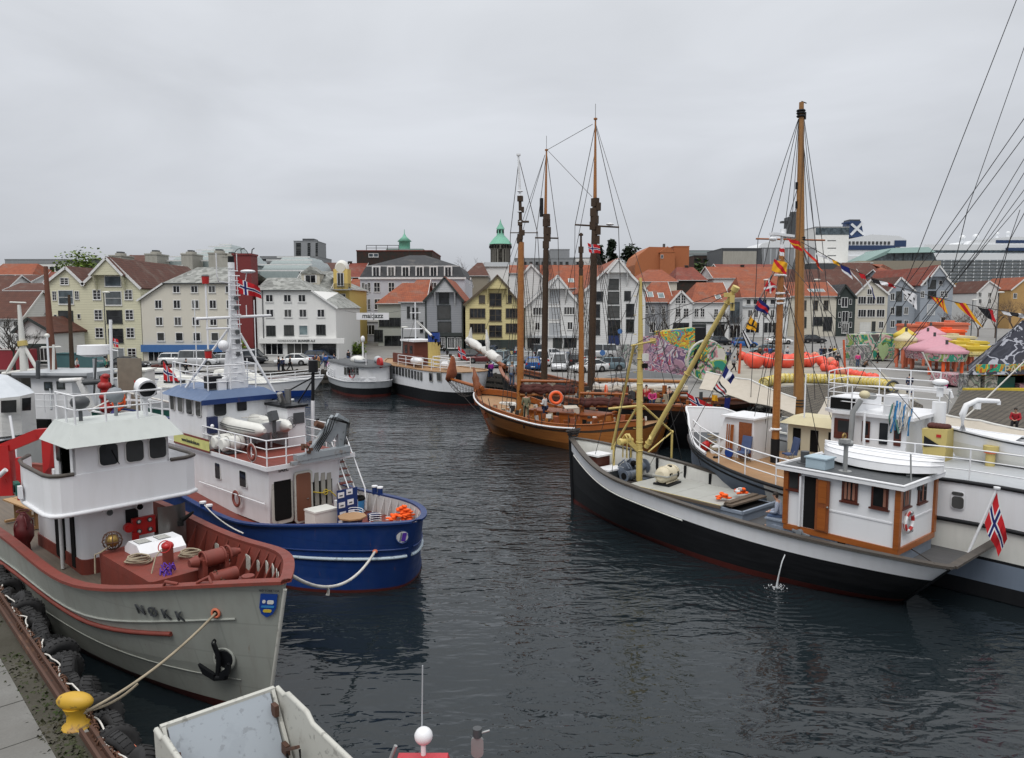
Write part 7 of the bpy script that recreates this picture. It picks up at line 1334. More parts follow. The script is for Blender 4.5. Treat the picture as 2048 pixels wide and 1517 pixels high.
mb=MB('white');mb.plate(w.pt(2.2,2.62,.0),w.u,(0,0,1),2.3,.05,0,.02);mb.plate(wa.pt(1.3,2.62,.0),wa.u,(0,0,1),2.4,.05,0,.02);mb.out('belt_rail',o)
s_,z_=wa.at(1811,1043);lb=lifebuoy(o,wa.pt(s_,z_,.1),wa.n,.27,.065,('red','white'))
text('ARNE',.1,'dkgrey',lb,frame(wa.pt(s_,z_+.27,.175),wa.u,(0,0,1)),'lettering',ext=.002);text('TYSSØ',.1,'dkgrey',lb,frame(wa.pt(s_,z_-.27,.175),wa.u,(0,0,1)),'lettering',ext=.002)
for px,py in((1604,1067),(1684,1086)):s_,z_=w.at(px,py);mb=MB('dark');mb.cyl(w.pt(s_,z_,.02),w.pt(s_,z_,.05),.12,n=12);mb.out('porthole',o)
s_,z_=w.at(1600,1063);MB('grey').cyl(w.pt(s_+.05,z_,.03),w.pt(s_+.05,z_,.2),.1,n=12).bar(w.pt(s_-.2,z_+.03,.12),w.pt(s_+.4,z_-.05,.12),.06).out('vent_cowl',o)
# on the wheelhouse roof: upturned dinghy, vent, box, periscope pole
t=thing('dinghy','white clinker dinghy lying upside down on the cutter wheelhouse roof','dinghy',wpt(o,(2.05,-.35,zt+.2)),o.rotation_euler.z-.02)
mb=MB('white');st=[]
for i in range(15):
 u=i/14;hw=.70*(1-abs(2*u-1)**2.6)**.7*(1 if u>.5 else 1)+.03;hh=.52-.08*abs(2*u-1)**2;x=-1.95+3.75*u;zz=.10*(2*u-1)**2
 st.append([V((x,hw*cos(pi*j/8),zz+hh*(sin(pi*j/8))**.8))for j in range(9)])
mb.loft(st,closed=False,smooth=False);mb.poly(st[0]);mb.poly(st[-1][::-1]);
for j in(1,2,3,5,6,7):mb.tube([r[j]+V((0,0,.004))for r in st],.018,4)
mb.tube([r[4]+V((0,0,.02))for r in st],.03,5);mb.m('dkgrey');[mb.bar((x,-.7,-.05),(x,.7,-.05),.08)for x in(-1.2,.8)];mb.out('hull',t)
mb=MB('dkgrey');mb.cyl((3.95,.75,zt+.12),(3.95,.75,zt+.52),.13,.14,12);mb.cyl((3.95,.75,zt+.12),(3.95,.75,zt+.15),.26,n=14);mb.out('stove_pipe',o)
MT['boxblue']=('paint',(.36,.46,.52),.5,0,.4,1,None,.3);mb=MB('boxblue');mb.box(2.95,3.6,.75,1.35,zt+.13,zt+.45);mb.box(2.9,3.65,.72,1.38,zt+.45,zt+.49);mb.out('roof_box',o);mb=MB('white');[mb.bar((x,-.9,zt+.28),(x,.7,zt+.28),.05)for x in(3.3,3.9)];mb.out('roof_rack',o)
MT['galv']=('plain',(.34,.35,.35),.5,.4,.8,1,(.22,.22,.21),.3);mb=MB('galv');mb.cyl((2.5,.95,zt+.12),(2.5,.95,zt+1.0),.07,n=10);mb.cyl((2.5,.95,zt+.12),(2.5,.95,zt+.14),.2,n=12);mb.cyl((2.4,.8,zt+1.0),(2.6,1.15,zt+1.05),.1,n=8);mb.cb((2.5,1.05,zt+1.1),(.25,.3,.12));mb.m('brass').tor((2.6,.9,zt+1.2),.1,.03,(1,0,0));mb.out('vent_pole',o);mb=MB('galv');mb.cyl((.55,.9,zt+.12),(.6,.9,zt+.95),.025);mb.out('antenna_post',o);[MB('dkgrey').cb((X0-.02,y,zt-.15),(.12,.08,.16)).out('roof_lamp',o)for y in(.2,)]
# ensign staff and flag
fs=loc(o,G(1937,1105,1.75));ft=loc(o,D(1994,978,wpt(o,fs).y-.3));mb=MB('white');mb.cyl(fs,ft,.04,.035,8);mb.cyl(ft,ft+V((0,0,.05)),.09,n=10);mb.out('ensign_staff',o)
yy=wpt(o,ft).y;norflag('norwegian ensign hanging from the staff at the cutter stern',[D(1994,984,yy+.02),D(1969,1046,yy+.1),D(1996,1115,yy-.1),D(2014,1080,yy-.25)],wavy=.05,sub=3)
mb=MB('dark');q=h.p(.12,1.6,-1,.2);mb.cb(q+V((.3,.1,.15)),(.2,.2,.3));mb.cyl(q+V((.2,0,0)),q+V((.4,.4,.1)),.06);mb.out('stern_cleat',o)
mb=lines([(h.p(.02,1.85,1),h.p(.16,1.4,-1)+V((0,.5,0)))],.02,'ropedk');mb.out('stern_line',o)
# bilge water jet
p,t,up,u,z=hit(o,h,1570,1110,1,.2,.6,.3);a=wpt(o,p);b=BILGE+V((.0,0,.0));mb=MB('wakew');mb.tube([a,a.lerp(b,.3)+V((-.06,-.12,.14)),a.lerp(b,.7)+V((-.04,-.06,.08)),b],[.018,.02,.026,.04],6)
R.seed(6)
for i in range(40):q=b+V((R.gauss(0,.16),R.gauss(0,.13),abs(R.gauss(.01,.03))));mb.sph(q,R.uniform(.01,.03),n=5,m=3)
worldsolo(mb,'bilge_water','thin white jet of bilge water splashing beside the black hull','water jet',kind='stuff')
p_=wpt(o,(4.55,1.02,1.88-.42));person('man in grey sweatshirt and jeans sitting with his back turned beside the wheelhouse',V((p_.x,p_.y,1.44)),o.rotation_euler.z+.35,'sit','c_lilac','c_jean',group='people aboard the boats')
# big white motor ship beyond the cutter
o=boat('long white and blue grey motor ship with teak foredeck and white railings behind the cutter',8.477,34.434,2.298,27,'ship','motor_ship')
big=o;h=Hull(27,7,[2.39,1.93,2.3,2.21,3.1],(.25,.6,2,.236,3.3),(.3,.2,2,.45,1.8),(.22,.8),.8)
mb=MB();h.shell(mb,[(-.9,0,'black'),(.5,0,'black'),(0,.52,'bluegrey'),(0,.56,'black'),(0,1,'offwhite')],60)
ow,bg_=mb.mats.index('offwhite'),mb.mats.index('bluegrey')
for i,f in enumerate(mb.f):
 if mb.mi[i]==ow and mb.v[f[0]][0]>21:mb.mi[i]=bg_
mb.out('hull',o);mb=MB('black');h.strake(mb,lambda u:h.sheer(u)-.03,.07,0,.99,60);h.strake(mb,lambda u:h.sheer(u)-.3,.04,.6,.98,60);mb.out('rubbing_strake',o)
mb=MB('teak');h.deck(mb,.02,.02,50,.6,1.,lambda u:min(h.sheer(u)-.02,2.24+max(0,u-.85)));mb.out('deck',o);mb=MB();h.shell(mb,[(2.15,0,'grey'),(-.02,1,'grey')],60,.06,True);mb.out('inner_bulwark',o)
up=lambda u:h.sheer(u)+1.22 if u<.68 else h.sheer(u)
mb=MB('white');U=[.0+.68*i/20 for i in range(21)]
for sd_ in(1,-1):q=[[h.p(u,h.sheer(u),sd_)for u in U],[V((h.p(u,h.sheer(u),sd_).x,h.p(u,h.sheer(u),sd_).y,h.sheer(u)+1.22))for u in U]];mb.loft(q if sd_>0 else[x[::-1]for x in q],closed=False,smooth=False)
e=h.p(.68,h.sheer(.68),1);mb.poly([V((e.x,e.y,e.z)),V((e.x,-e.y,e.z)),V((e.x,-e.y,e.z+1.22)),V((e.x,e.y,e.z+1.22))]);mb.out('raised_side',o)
mb=MB('ltgrey');mb.add([V((h.p(u,1,sd_).x,h.p(u,h.sheer(u),sd_).y,h.sheer(u)+1.2))for sd_ in(1,-1)for u in U],[(j+1,j,21+j,22+j)for j in range(20)]);mb.out('upper_deck',o)
mb=MB('black');[mb.tube([V((h.p(u,1,sd_).x,h.p(u,h.sheer(u),sd_).y,h.sheer(u)+1.22))for u in U],.07,5)for sd_ in(1,-1)];mb.out('upper_strake',o)
w=Wall(o,(27,3.5),(0,3.5));s0,s1,z0,z1=w.rect(1905,983,1930,1018);mb=MB('white');w.plate(mb,1903,982,1931,1019,.12,.03,.03);mb.m('glass');w.plate(mb,1905,993,1929,1017,.1,.03,.05);w.plate(mb,1905,984,1929,991,.06,.03,.05);mb.out('portlight',o)
mb=MB('white');railing(mb,[h.p(u,h.sheer(u),1,.08)+V((0,0,.0))for u in[.68+.048*i for i in range(6)]+[.95]],1.05,3,.022,.026);mb.out('foredeck_railing',o);mb=MB('white');railing(mb,[V((h.p(u,1,1).x,h.p(u,h.sheer(u),1).y-.15,h.sheer(u)+1.25))for u in[.66-.06*i for i in range(9)]],1.0,3,.02,.025);mb.out('upper_railing',o);mb=MB('white');railing(mb,[h.p(u,h.sheer(u),-1,.08)for u in[.66+.045*i for i in range(6)]],1.0,3,.022);mb.out('foredeck_railing',o)
# solid white bow bulwark
mb=MB('white');Ub=[.90+.1*i/12 for i in range(13)]
for sd_ in(1,-1):
 lo=[h.p(u,h.sheer(u),sd_)for u in Ub];hi=[p+V((.25*(i/12)**2,0,.15+1.0*min(1,(i/12)*1.5)**(.8 if sd_<0 else 4.5)))for i,p in enumerate(lo)];q=[lo,hi];mb.loft(q if sd_>0 else[x[::-1]for x in q],closed=False);mb.loft([[p-V((.0,.06*sd_,0))for p in x]for x in(q[::-1]if sd_>0 else[y[::-1]for y in q[::-1]])],closed=False);mb.tube(hi,.06,6)
mb.out('bow_bulwark',o)
zd=2.25
mb=MB('white');mb.hex([(23.9,-1.6,zd),(26.0,-1.5,zd),(26.0,.1,zd),(23.9,.1,zd),(23.9,-1.6,zd+1.85),(25.4,-1.5,zd+1.75),(25.4,.0,zd+1.75),(23.9,.1,zd+1.85)]);mb.box(23.8,25.5,-1.7,.2,zd+1.8,zd+1.88);mb.out('companion_house',o)
MB('doorwood').box(24.0,24.6,.1,.16,zd+.1,zd+1.65).out('door',o);mb=MB('varn');mb.tube([V((24.9+.04*k,.3+.05*(k%3),zd))for k in(0,)]+[V((24.9,.25,zd+1.5))],.05);[mb.cyl((24.75+.12*k,.45-.04*k,zd),(24.85+.1*k,.2,zd+1.5),.03)for k in range(4)];mb.m('blue').cyl((24.8,.55,zd+.3),(24.8,.6,zd+.3),.2,n=14);mb.out('deck_tools',o)
mast1=T0_=V((23.1,-.5,zd));mw=wpt(o,mast1).y;T3=lambda px,py,dy=0.:loc(o,D(px,py,mw+dy))
mb=MB('mastwood');a,b=T3(1549,928),T3(1564,500);mb.cyl(a,b,.17,.12,12);m_=mb.out('mast',o);mb=MB('black');mb.cyl(a,a.lerp(b,.12),.185,n=12);mb.m('dkgrey');mb.out('mast_boot',m_)
mb=MB('white');c=T3(1552,858);mb.tor(c,.2,.05,(0,0,1),14,5);mb.cyl(c,c+V((0,.5,0)),.05);
for py,L_ in((551,.9),(587,.6),(598,.6),(607,.5)):c=T3(1561,py);mb.cyl(c+V((-.1,L_*.7,0)),c+V((.1,-L_*.7,0)),.05,n=8);mb.tor(c,.17,.04,(0,0,1),12,5)
mb.out('mast_band',m_)
c=T3(1563,497);mb=MB('white');mb.cyl(c,c+V((0,0,.5)),.06);mb.box(c.x-.12,c.x+.12,c.y-.85,c.y+.85,c.z+.5,c.z+.6);mb.cyl(c+V((0,-.1,.6)),c+V((0,-.1,.8)),.12,n=10);mb.sph(c+V((0,.7,.35)),.15,(1,1.4,.7));mb.out('radar_scanner',m_)
mb=lines([(T3(1562,520),h.p(.98,3.1,1)),(T3(1562,520),T3(1640,905,-1)),(T3(1562,520),T3(1525,910,1)),(T3(1562,560),T3(1680,885,-2)),(T3(1563,510),T3(1840,840,-6)),(T3(1562,540),T3(1530,905,.5)),(T3(1562,540),T3(1497,900,1.))],.014);mb.out('stay',m_)
for i,(x,y,a_,lb)in enumerate(((24.1,.6,1.5,'blue folding deck chair left of the brown mast foot'),(22.6,-.6,1.0,'blue folding deck chair right of the brown mast foot'))):
 if i==0:
  t=thing('deck_chair',lb,'chair',wpt(o,(x,y,zd)),o.rotation_euler.z+a_,'blue deck chairs on the teak foredeck');MT['chairb']=('cloth',(.07,.10,.20),.8,0,.4,1,None,.3)
  mb=MB('chairb');mb.cb((0,0,.42),(.46,.46,.06));mb.out('seat',t);mb=MB('chairb');mb.cb((-.26,0,.78),(.07,.46,.68),0,0,-.2);mb.out('backrest',t)
  for k in range(4):sx,sy=(1,-1)[k%2],(1,-1)[k//2];MB('steel').cyl((sx*.25,sy*.24,0),(-sx*.1,sy*.24,.6),.012).out('leg',t)
  CH2=t
 else:copy_tree(CH2,wpt(o,(x,y,zd)),o.rotation_euler.z+a_,lb)
R.seed(14);mb=MB('rope');c=V((25.9,-.2,zd+.1))
for k in range(9):mb.tor(c+V((R.uniform(-.3,.3),R.uniform(-.4,.4),.15+.07*k)),R.uniform(.2,.38),.035,(R.uniform(-.4,.4),R.uniform(-.4,.4),1),16,5)
mb.v=[tuple(wpt(o,v))for v in mb.v];worldsolo(mb,'rope_heap','heap of brown rope and hose on the teak foredeck near the white bow','rope')
mb=MB('red');c=wpt(o,V((26.3,.3,zd+.3)));mb.cyl(c,c+V((.35,.3,.1)),.2,.22,14);mb.m('white').tor(c+V((.5,-.3,-.1)),.18,.09,(-.3,-1,.3),16,8);worldsolo(mb,'fender','red and white fenders beside the rope heap on the teak foredeck','fender')
mb=MB('black');mb.tube([wpt(o,(25.2+.1*sin(k),1.0+.1*cos(k*2),zd+.1))for k in range(8)],.05,5);worldsolo(mb,'chain_pile','rusty anchor chain piece on the teak foredeck','chain')
# beige topped deckhouse, bridge and flybridge
zu=3.45;mb=MB('cream');mb.box(20.8,23.4,-3.2,-1.9,zd,zd+1.55);MT['beige']=('paint',(.56,.50,.32),.5,0,.5,1,None,.3);mb.m('beige').hex([(20.5,-3.4,zd+1.55),(23.7,-3.4,zd+1.55),(23.7,-1.6,zd+1.55),(20.5,-1.6,zd+1.55),(20.7,-3.1,zd+1.9),(23.2,-3.1,zd+1.9),(23.2,-2.0,zd+1.9),(20.7,-2.0,zd+1.9)]);mb.out('deckhouse',o)
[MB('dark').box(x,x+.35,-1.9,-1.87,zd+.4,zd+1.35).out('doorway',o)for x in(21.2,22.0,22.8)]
mb=MB('white');mb.box(17.6,20.4,-2.4,.35,zu-.1,zu+1.35);mb.out('wheelhouse',o);mb=MB('white');mb.prism([(17.3,-2.6,zu+1.35),(17.3,.55,zu+1.35),(20.3,.55,zu+1.35),(20.8,.1,zu+1.35),(20.8,-2.1,zu+1.35),(20.3,-2.6,zu+1.35)],(0,0,.12));mb.out('roof',o)
w=Wall(o,(20.4,.36),(17.6,.36))
for s_,wd,m1 in((.5,.75,'mahog'),(1.35,.3,'mahog'),(2.0,.3,'glass'),(2.5,.25,'mahog')):mb=MB(m1);mb.plate(w.pt(s_,zu+.75),w.u,(0,0,1),wd,.8,.03,.03);mb.m('glass').plate(w.pt(s_,zu+.85),w.u,(0,0,1),wd*.6,.45,.03,.04);mb.out('window',o)
mb=MB('dark');mb.box(19.5,20.45,.36,.40,zu+1.52,zu+1.95);mb.m('white').box(19.4,20.5,-1.8,.36,zu+1.47,zu+1.98);mb.box(17.9,18.5,-.5,.2,zu+1.47,zu+2.2);mb.m('galv').cyl((19.3,-.2,zu+2.05),(18.9,.2,zu+2.1),.13,n=12);mb.out('fly_bridge',o)
mb=MB('white');railing(mb,[(20.6,.3,zu+1.5),(20.8,-.6,zu+1.5),(20.8,-1.8,zu+1.5),(19.8,-2.5,zu+1.5),(18.6,-2.5,zu+1.5),(17.5,-2.5,zu+1.5)],1.45,4,.02);railing(mb,[(20.6,.3,zu+1.5),(19.6,.45,zu+1.5),(18.4,.45,zu+1.5),(17.4,.45,zu+1.5)],1.0,3,.02);mb.out('roof_railing',o)
mb=MB('galv');mb.tube([(19.4,.9,zu-.2),(19.35,.9,zu+1.5),(19.1,.8,zu+2.0)],.1,8);mb.m('beige').sph((19.0,.75,zu+2.2),.2,(1,1,.8),10,6);mb.out('ventilator',o)
mb=MB('white');mb.cyl((17.2,-1.6,zu),(17.2,-1.6,zu+1.9),.24,n=14);mb.cyl((17.2,-1.6,zu+2.1),(17.2,-1.6,zu+2.5),.12);mb.sph((17.2,-1.6,zu+2.65),.28,(1,1,.45),14,6);mb.cyl((17.2,-1.6,zu+2.45),(17.2,-1.6,zu+2.5),.22,n=12);mb.out('radar_mast',o)
R.seed(17);mb=MB('net');
for k in range(22):x=17.6+R.uniform(-.3,.5);z_=zu+1.9+R.uniform(-.1,.2);mb.m(R.choice(('net','ropew','ropew','skyblue'))).tube([(x,.5,z_),(x+R.uniform(-.1,.1),.55+R.uniform(0,.1),z_-.5),(x+R.uniform(-.12,.12),.52,z_-R.uniform(.6,1.1))],.035,4)
mb.v=[tuple(wpt(o,v))for v in mb.v];worldsolo(mb,'hanging_ropes','grey and turquoise ropes hung over the flybridge rail','rope')
mb=MB('mastyel');MT['casey']=('paint',(.52,.42,.15),.5,0,.5,1,None,.3);mb=MB('casey');mb.hex([(16.3,-.5,zu-.1),(17.0,-.5,zu-.1),(17.0,.3,zu-.1),(16.3,.3,zu-.1),(16.25,-.6,zu+1.15),(17.1,-.6,zu+1.1),(17.1,.3,zu+1.1),(16.25,.3,zu+1.15)]);mb.m('black').prism([(17.0,.31,zu+.85),(17.0,.31,zu+.45),(16.45,.31,zu+.55)],(0,.02,0));mb.m('red').box(16.45,16.6,.3,.33,zu+.85,zu+.95);mb.m('ropedk');mb.out('funnel_casing',o)
mb=MB('sailbrown');[mb.sph((16.9-.12*k,-.1,zu+1.2),.16,(1,1.6,.7),8,5)for k in range(5)];mb.v=[tuple(wpt(o,v))for v in mb.v];worldsolo(mb,'tarpaulin','brown crumpled tarpaulin lying on top of the yellow casing','tarpaulin')
mb=MB('casey');mb.cyl((14.95,.05,zu-.15),(14.95,.05,zu+.55),.15,n=12);mb.m('orange').cyl((14.95,.05,zu+.5),(14.95,.05,zu+.56),.21,n=12);mb.m('casey').cyl((14.95,.05,zu+.56),(14.95,.05,zu+.74),.24,n=12);mb.out('vent_pipe',o)
mb=MB('white');[mb.cyl((x,.9,zu-.2),(x,.9,zu+1.55),.045)for x in(18.9,)];mb.cyl((20.9,1.6,zu+1.2),(20.9,1.6,zu+2.9),.03);mb.out('deck_post',o)
mb=MB('dark');mb.plate((15.9,1.6,zu-.05),(1,0,0),(0,1,0),.8,.4,.1,.04);mb.out('deck_hatch',o)
t=thing('motor_boat','open white motorboat with black outboard carried on the ship deck','boat',wpt(o,(13.5,-.7,zu+.1)),o.rotation_euler.z+.08);hh=Hull(4.9,1.7,[.85,.8,.82,.9,1.05],(.2,.8,2,.6,1.8),(.2,.7,2,.75,1.4),(.5,.0),.6,-.2)
T_=Matrix.Translation((-2.2,0,.0));mb=MB();mb.T=T_;hh.shell(mb,[(.02,0,'offwhite'),(0,.55,'offwhite'),(0,1,'white')],24);mb.m('ltgrey');hh.deck(mb,.35,.1,20);mb.m('white');hh.rail(mb,.14,.05,0,26);mb.poly([hh.p(u,hh.sheer(u)+.03,s_,.05)for u,s_ in((.62,1),(.75,1),(.88,1),(1,1),(.88,-1),(.75,-1),(.62,-1))][::-1]);mb.out('hull',t)
mb=MB('dkgrey');mb.T=T_;hh.strake(mb,lambda u:hh.sheer(u)-.05,.025,0,.98,20);mb.out('rub_rail',t);mb=MB('white');mb.T=T_;mb.box(1.3,1.9,-.4,.4,.5,1.0);mb.out('console',t);mb=MB('dark');mb.T=T_;mb.tor((1.2,0,1.0),.17,.02,(1,0,.4),16,5);mb.out('steering_wheel',t);mb=MB('black');mb.T=T_;mb.cb((2.1,-.1,1.15),(.5,.3,.32));mb.cb((.1,0,.95),(.4,.3,.5),0,0,.3);mb.out('outboard_motor',t)
mb=MB('white');mb.bar((12,-1.2,zu-.1),(12,.1,zu+.25),.1);mb.bar((15,-1.2,zu-.1),(15,.1,zu+.25),.1);mb.out('boat_cradle',o)
mb=MB('white');q=[loc(o,D(px,py,25.5))for px,py in((1925,862),(1925,830),(1933,811),(1955,801),(1998,803))];mb.tube(q,[.11,.11,.1,.09,.07],8);mb.cyl(q[-1],q[-1]+V((0,0,-.12)),.06);mb.cyl(q[3]+V((0,0,-.1)),q[3]+V((0,0,-.3)),.12,n=10);mb.out('davit',o)
# white sailing cutter with canvas awnings
o=boat('white hulled sailing ship under long beige canvas awnings with one tall golden mast',11.8,47.2,2.36,26,'sailing ship','sailing_ship')
awn=o;h=Hull(26,5.4,[2.2,1.9,1.9,2.0,2.6],(.25,.6,2,.35,2.),(.3,.2,2,.5,1.7),(.6,.5),.7)
mb=MB();h.shell(mb,[(-.9,0,'bootred'),(.2,0,'bootred'),(0,1,'white')],40);mb.out('hull',o);mb=MB('ltgrey');h.deck(mb,.35,.05);mb.out('deck',o);mb=MB('offwhite');h.rail(mb,.2,.08);mb.out('cap_rail',o)
mp=G(1597,850,2.0);mw2=mp.y;q=loc(o,mp);T4=lambda px,py,dy=0.:loc(o,D(px,py,mw2+dy));mb=MB('mastwood');MT['mastgold']=('wood',(.33,.16,.045),.4,0,.3,0,(.25,.11,.028),.3)
mb=MB('mastgold');mb.cyl(q,T4(1600,480),.30,.25,14);mb.cyl(T4(1600,480),T4(1603,205),.25,.13,12);m_=mb.out('mast',o)
mb=MB('ropedk');[mb.tor(T4(1598.5,y_),.32,.035,(0,0,1),14,5)for y_ in(800,806,812)];mb.m('black');[mb.tor(T4(1602,y_),.2,.06,(0,0,1),12,5)for y_ in(222,227,233,476,480)];[mb.cb(T4(x_,y_),(.14,.14,.4))for x_,y_ in((1609,232),(1594,372),(1594,410))];mb.cyl(T4(1603,203),T4(1613,207),.03);mb.out('mast_fitting',m_)
mb=MB('varn');mb.cyl(T4(1512,478,0),T4(1650,481,0),.05,.05,8);mb.out('spreader',m_)
L_=[(T4(1597,238),T4(1516,476)),(T4(1597,240),T4(1527,535)),(T4(1598,240),T4(1545,640)),(T4(1598,245),T4(1560,780,.5)),(T4(1608,238),T4(1644,480)),(T4(1516,478),T4(1500,830)),(T4(1644,480),T4(1652,560)),(T4(1652,560),T4(1690,805,-2)),(T4(1607,238),T4(1660,800,-2)),(T4(1605,240),T4(1630,800,-1)),(T4(1607,290),T4(1640,560)),(T4(1594,380),T4(1500,700)),(T4(1594,412),T4(1540,560)),(T4(1600,480),T4(1715,810,-3)),(T4(1600,480),T4(1700,812,-3)),(T4(1600,480),T4(1670,830,-2)),(T4(1600,480),T4(1535,840,1)),(T4(1600,480),T4(1520,842,1)),(T4(1600,480),T4(1548,838,1)),(T4(1600,480),T4(1505,842,1.5))]
mb=lines(L_,.02);mb.out('shroud',m_)
R.seed(18)
for k in range(16):MB('black').sph(T4(1498+k*4.2,826+R.uniform(-12,12),0),.11,(1,1,1.3),6,4).out('rigging_block',m_)
def awning(label,top,bot,y2,m='canvas'):
 """sloping canvas: ridge points and eave points in the place, thickness and sag; far slope mirrored"""
 mb=MB(m);n=len(top);T_,B_=[],[]
 for i in range(n-1):
  for k in range(8):t=k/8;d=-.12*4*t*(1-t);T_.append(top[i].lerp(top[i+1],t)+V((0,0,d*.5)));B_.append(bot[i].lerp(bot[i+1],t)+V((0,0,-d)))
 T_.append(top[-1]);B_.append(bot[-1]);F_=[t+V((t.x-b.x,abs(t.y-b.y)*1.0+.6,0))+V((0,0,b.z-t.z))for t,b in zip(T_,B_)]
 rows=[]
 for j in range(7):s_=j/6;rows.append([b.lerp(t,s_)+V((0,0,-.10*sin(pi*s_)+.02*sin(i*1.9+j)))for i,(t,b)in enumerate(zip(T_,B_))])
 mb.loft(rows,closed=False);rows2=[[t.lerp(f,s_/3)+V((0,0,-.08*sin(pi*s_/3)))for t,f in zip(T_,F_)]for s_ in range(4)];mb.loft(rows2,closed=False)
 mb.loft([[p-V((0,0,.03))for p in r]for r in rows[::-1]],closed=False);mb.m('canvasw').tube(T_,.06,6);mb.m('canvas').tube(B_,.03,4)
 return worldsolo(mb,'awning',label,'awning','beige canvas awnings over the sailing ship')
awning('beige canvas awning left of the golden mast, its white ridge sloping down',[D(1412,744,47.5),D(1500,760,45),D(1592,797,42)],[D(1398,778,45.5),D(1500,806,43),D(1590,830,40.2)],50)
awning('beige canvas awning behind the flybridge railing, rising to a peak at its left end',[D(1652,796,40),D(1742,802,37.5),D(1862,822,34)],[D(1628,838,38.5),D(1742,860,35.5),D(1858,885,32)],40)
awning('long beige canvas awning at the right edge under the cobbled slope',[D(1866,824,34),D(1960,842,32),D(2090,866,30)],[D(1862,875,32),D(1960,905,30),D(2080,930,28)],40)
mb=MB('canvas');mb.cb((0,0,.3),(.6,1.2,.6),.6)
p=G(1555,838,2);
mb=MB('white');a,b=D(1792,774,40),D(1900,784,37);mb.bar(a,b,.22,.26);mb.cyl(b,b+V((.1,0,-.3)),.1);mb.m('dkgrey');mb.cyl(a,D(1700,880,36),.03);mb.cyl(b,D(1895,825,34),.02);worldsolo(mb,'boom','white horizontal boom over the awnings in front of the walking woman','boom')
mb=MB('offwhite');p=G(1492,838,2.4);mb.prism([(p.x-2.2,p.y+.9,2.3),(p.x+1.6,p.y-.9,2.3),(p.x+2.2,p.y+.2,2.35),(p.x-.5,p.y+1.8,2.35)],(0,0,.12));mb.v=[tuple(loc(awn,v))for v in mb.v];mb.out('fore_hatch',awn)
mb=MB('varn');mb.cyl(T4(1585,560,-3),T4(1640,720,-6),.05);
rg=thing('tall_ship_rigging','thin dark shrouds and stays crossing the sky at the top right','rigging',(24,30,0));PR=[((2033,0),(1838,500)),((2052,85),(1935,420)),((1935,420),(1905,545)),((2052,232),(1880,480)),((2052,268),(1895,480)),((2052,312),(1950,480)),((2052,340),(1955,500)),((2052,375),(1960,500)),((2052,396),(1972,490)),((2052,420),(2020,480)),((1880,480),(1790,600)),((1895,480),(1800,620)),((1838,500),(1820,545)),((1950,480),(1822,650)),((1955,500),(1845,640)),((1960,500),(1810,700)),((1972,490),(1770,740)),((2020,480),(1990,600)),((2040,420),(1965,640)),((1820,545),(1700,800)),((1990,600),(1965,655))]
for a,b in PR:mb=MB('wire');A_,B_=loc(rg,D(a[0],a[1],34)),loc(rg,D(b[0],b[1],36));mb.cyl(A_,B_,.018,n=4,caps=False);mb.out('shroud',rg)
mb=MB('ropew');mb.tube([loc(rg,D(x,y,40))for x,y in((1845,705),(1868,755),(1890,790),(1902,806))],.04,5);mb.out('white_halyard',rg);mb=MB('ropew');mb.tube([loc(rg,D(x,y,36))for x,y in((2050,722),(1975,795),(1900,862))],.035,5);mb.out('white_halyard',rg)
# varnished wooden two masted vessel and the black schooner behind it
o=boat('varnished orange brown wooden sailing vessel with white stripe, carved stem and two masts',-1.456,52.723,2.48,12.5,'sailing ship','wooden_sailing_ship')
gal=o;h=Hull(12.5,5.196,[1.95,1.42,1.30,1.724,2.654],(.25,.6,2,.2,2.16),(.3,.3,2,.9,1.2),(1.42,.4),.5)
mb=MB();h.shell(mb,[(-.9,0,'varnhull'),(0,.90,'varnhull'),(0,1,'mastdk')],44);mb.m('doorwood').tube([h.p(1,z,1)+V((.05,0,0))for z in(0,.8,1.6,2.4,2.8)]+[h.p(1,2.65,1)+V((.1,0,.5))],.1,8);mb.out('hull',o)
mb=MB('white');h.strake(mb,lambda u:h.sheer(u)+.15,.062,.3,.985,60,sides=(1,-1));mb.out('white_stripe',o)
mb=MB('varn');ex=.36;U=h.us(36)
for sd_ in(1,-1):q=[[h.p(u,h.sheer(u),sd_)for u in U],[V((h.p(u,h.sheer(u),sd_).x,h.p(u,h.sheer(u),sd_).y*.99,h.sheer(u)+ex))for u in U]];mb.loft(q if sd_>0 else[x[::-1]for x in q],closed=False);q2=[[p-V((0,.08*sd_,0))for p in x]for x in q];mb.loft(q2[::-1]if sd_>0 else[x[::-1]for x in q2[::-1]],closed=False);mb.tube(q[1],.05,5)
mb.out('bulwark',o);mb=MB('teak');h.deck(mb,.1,.05);mb.out('deck',o)
gm=lambda px,py,dy=0.,base=None:loc(o,D(px,py,base+dy))
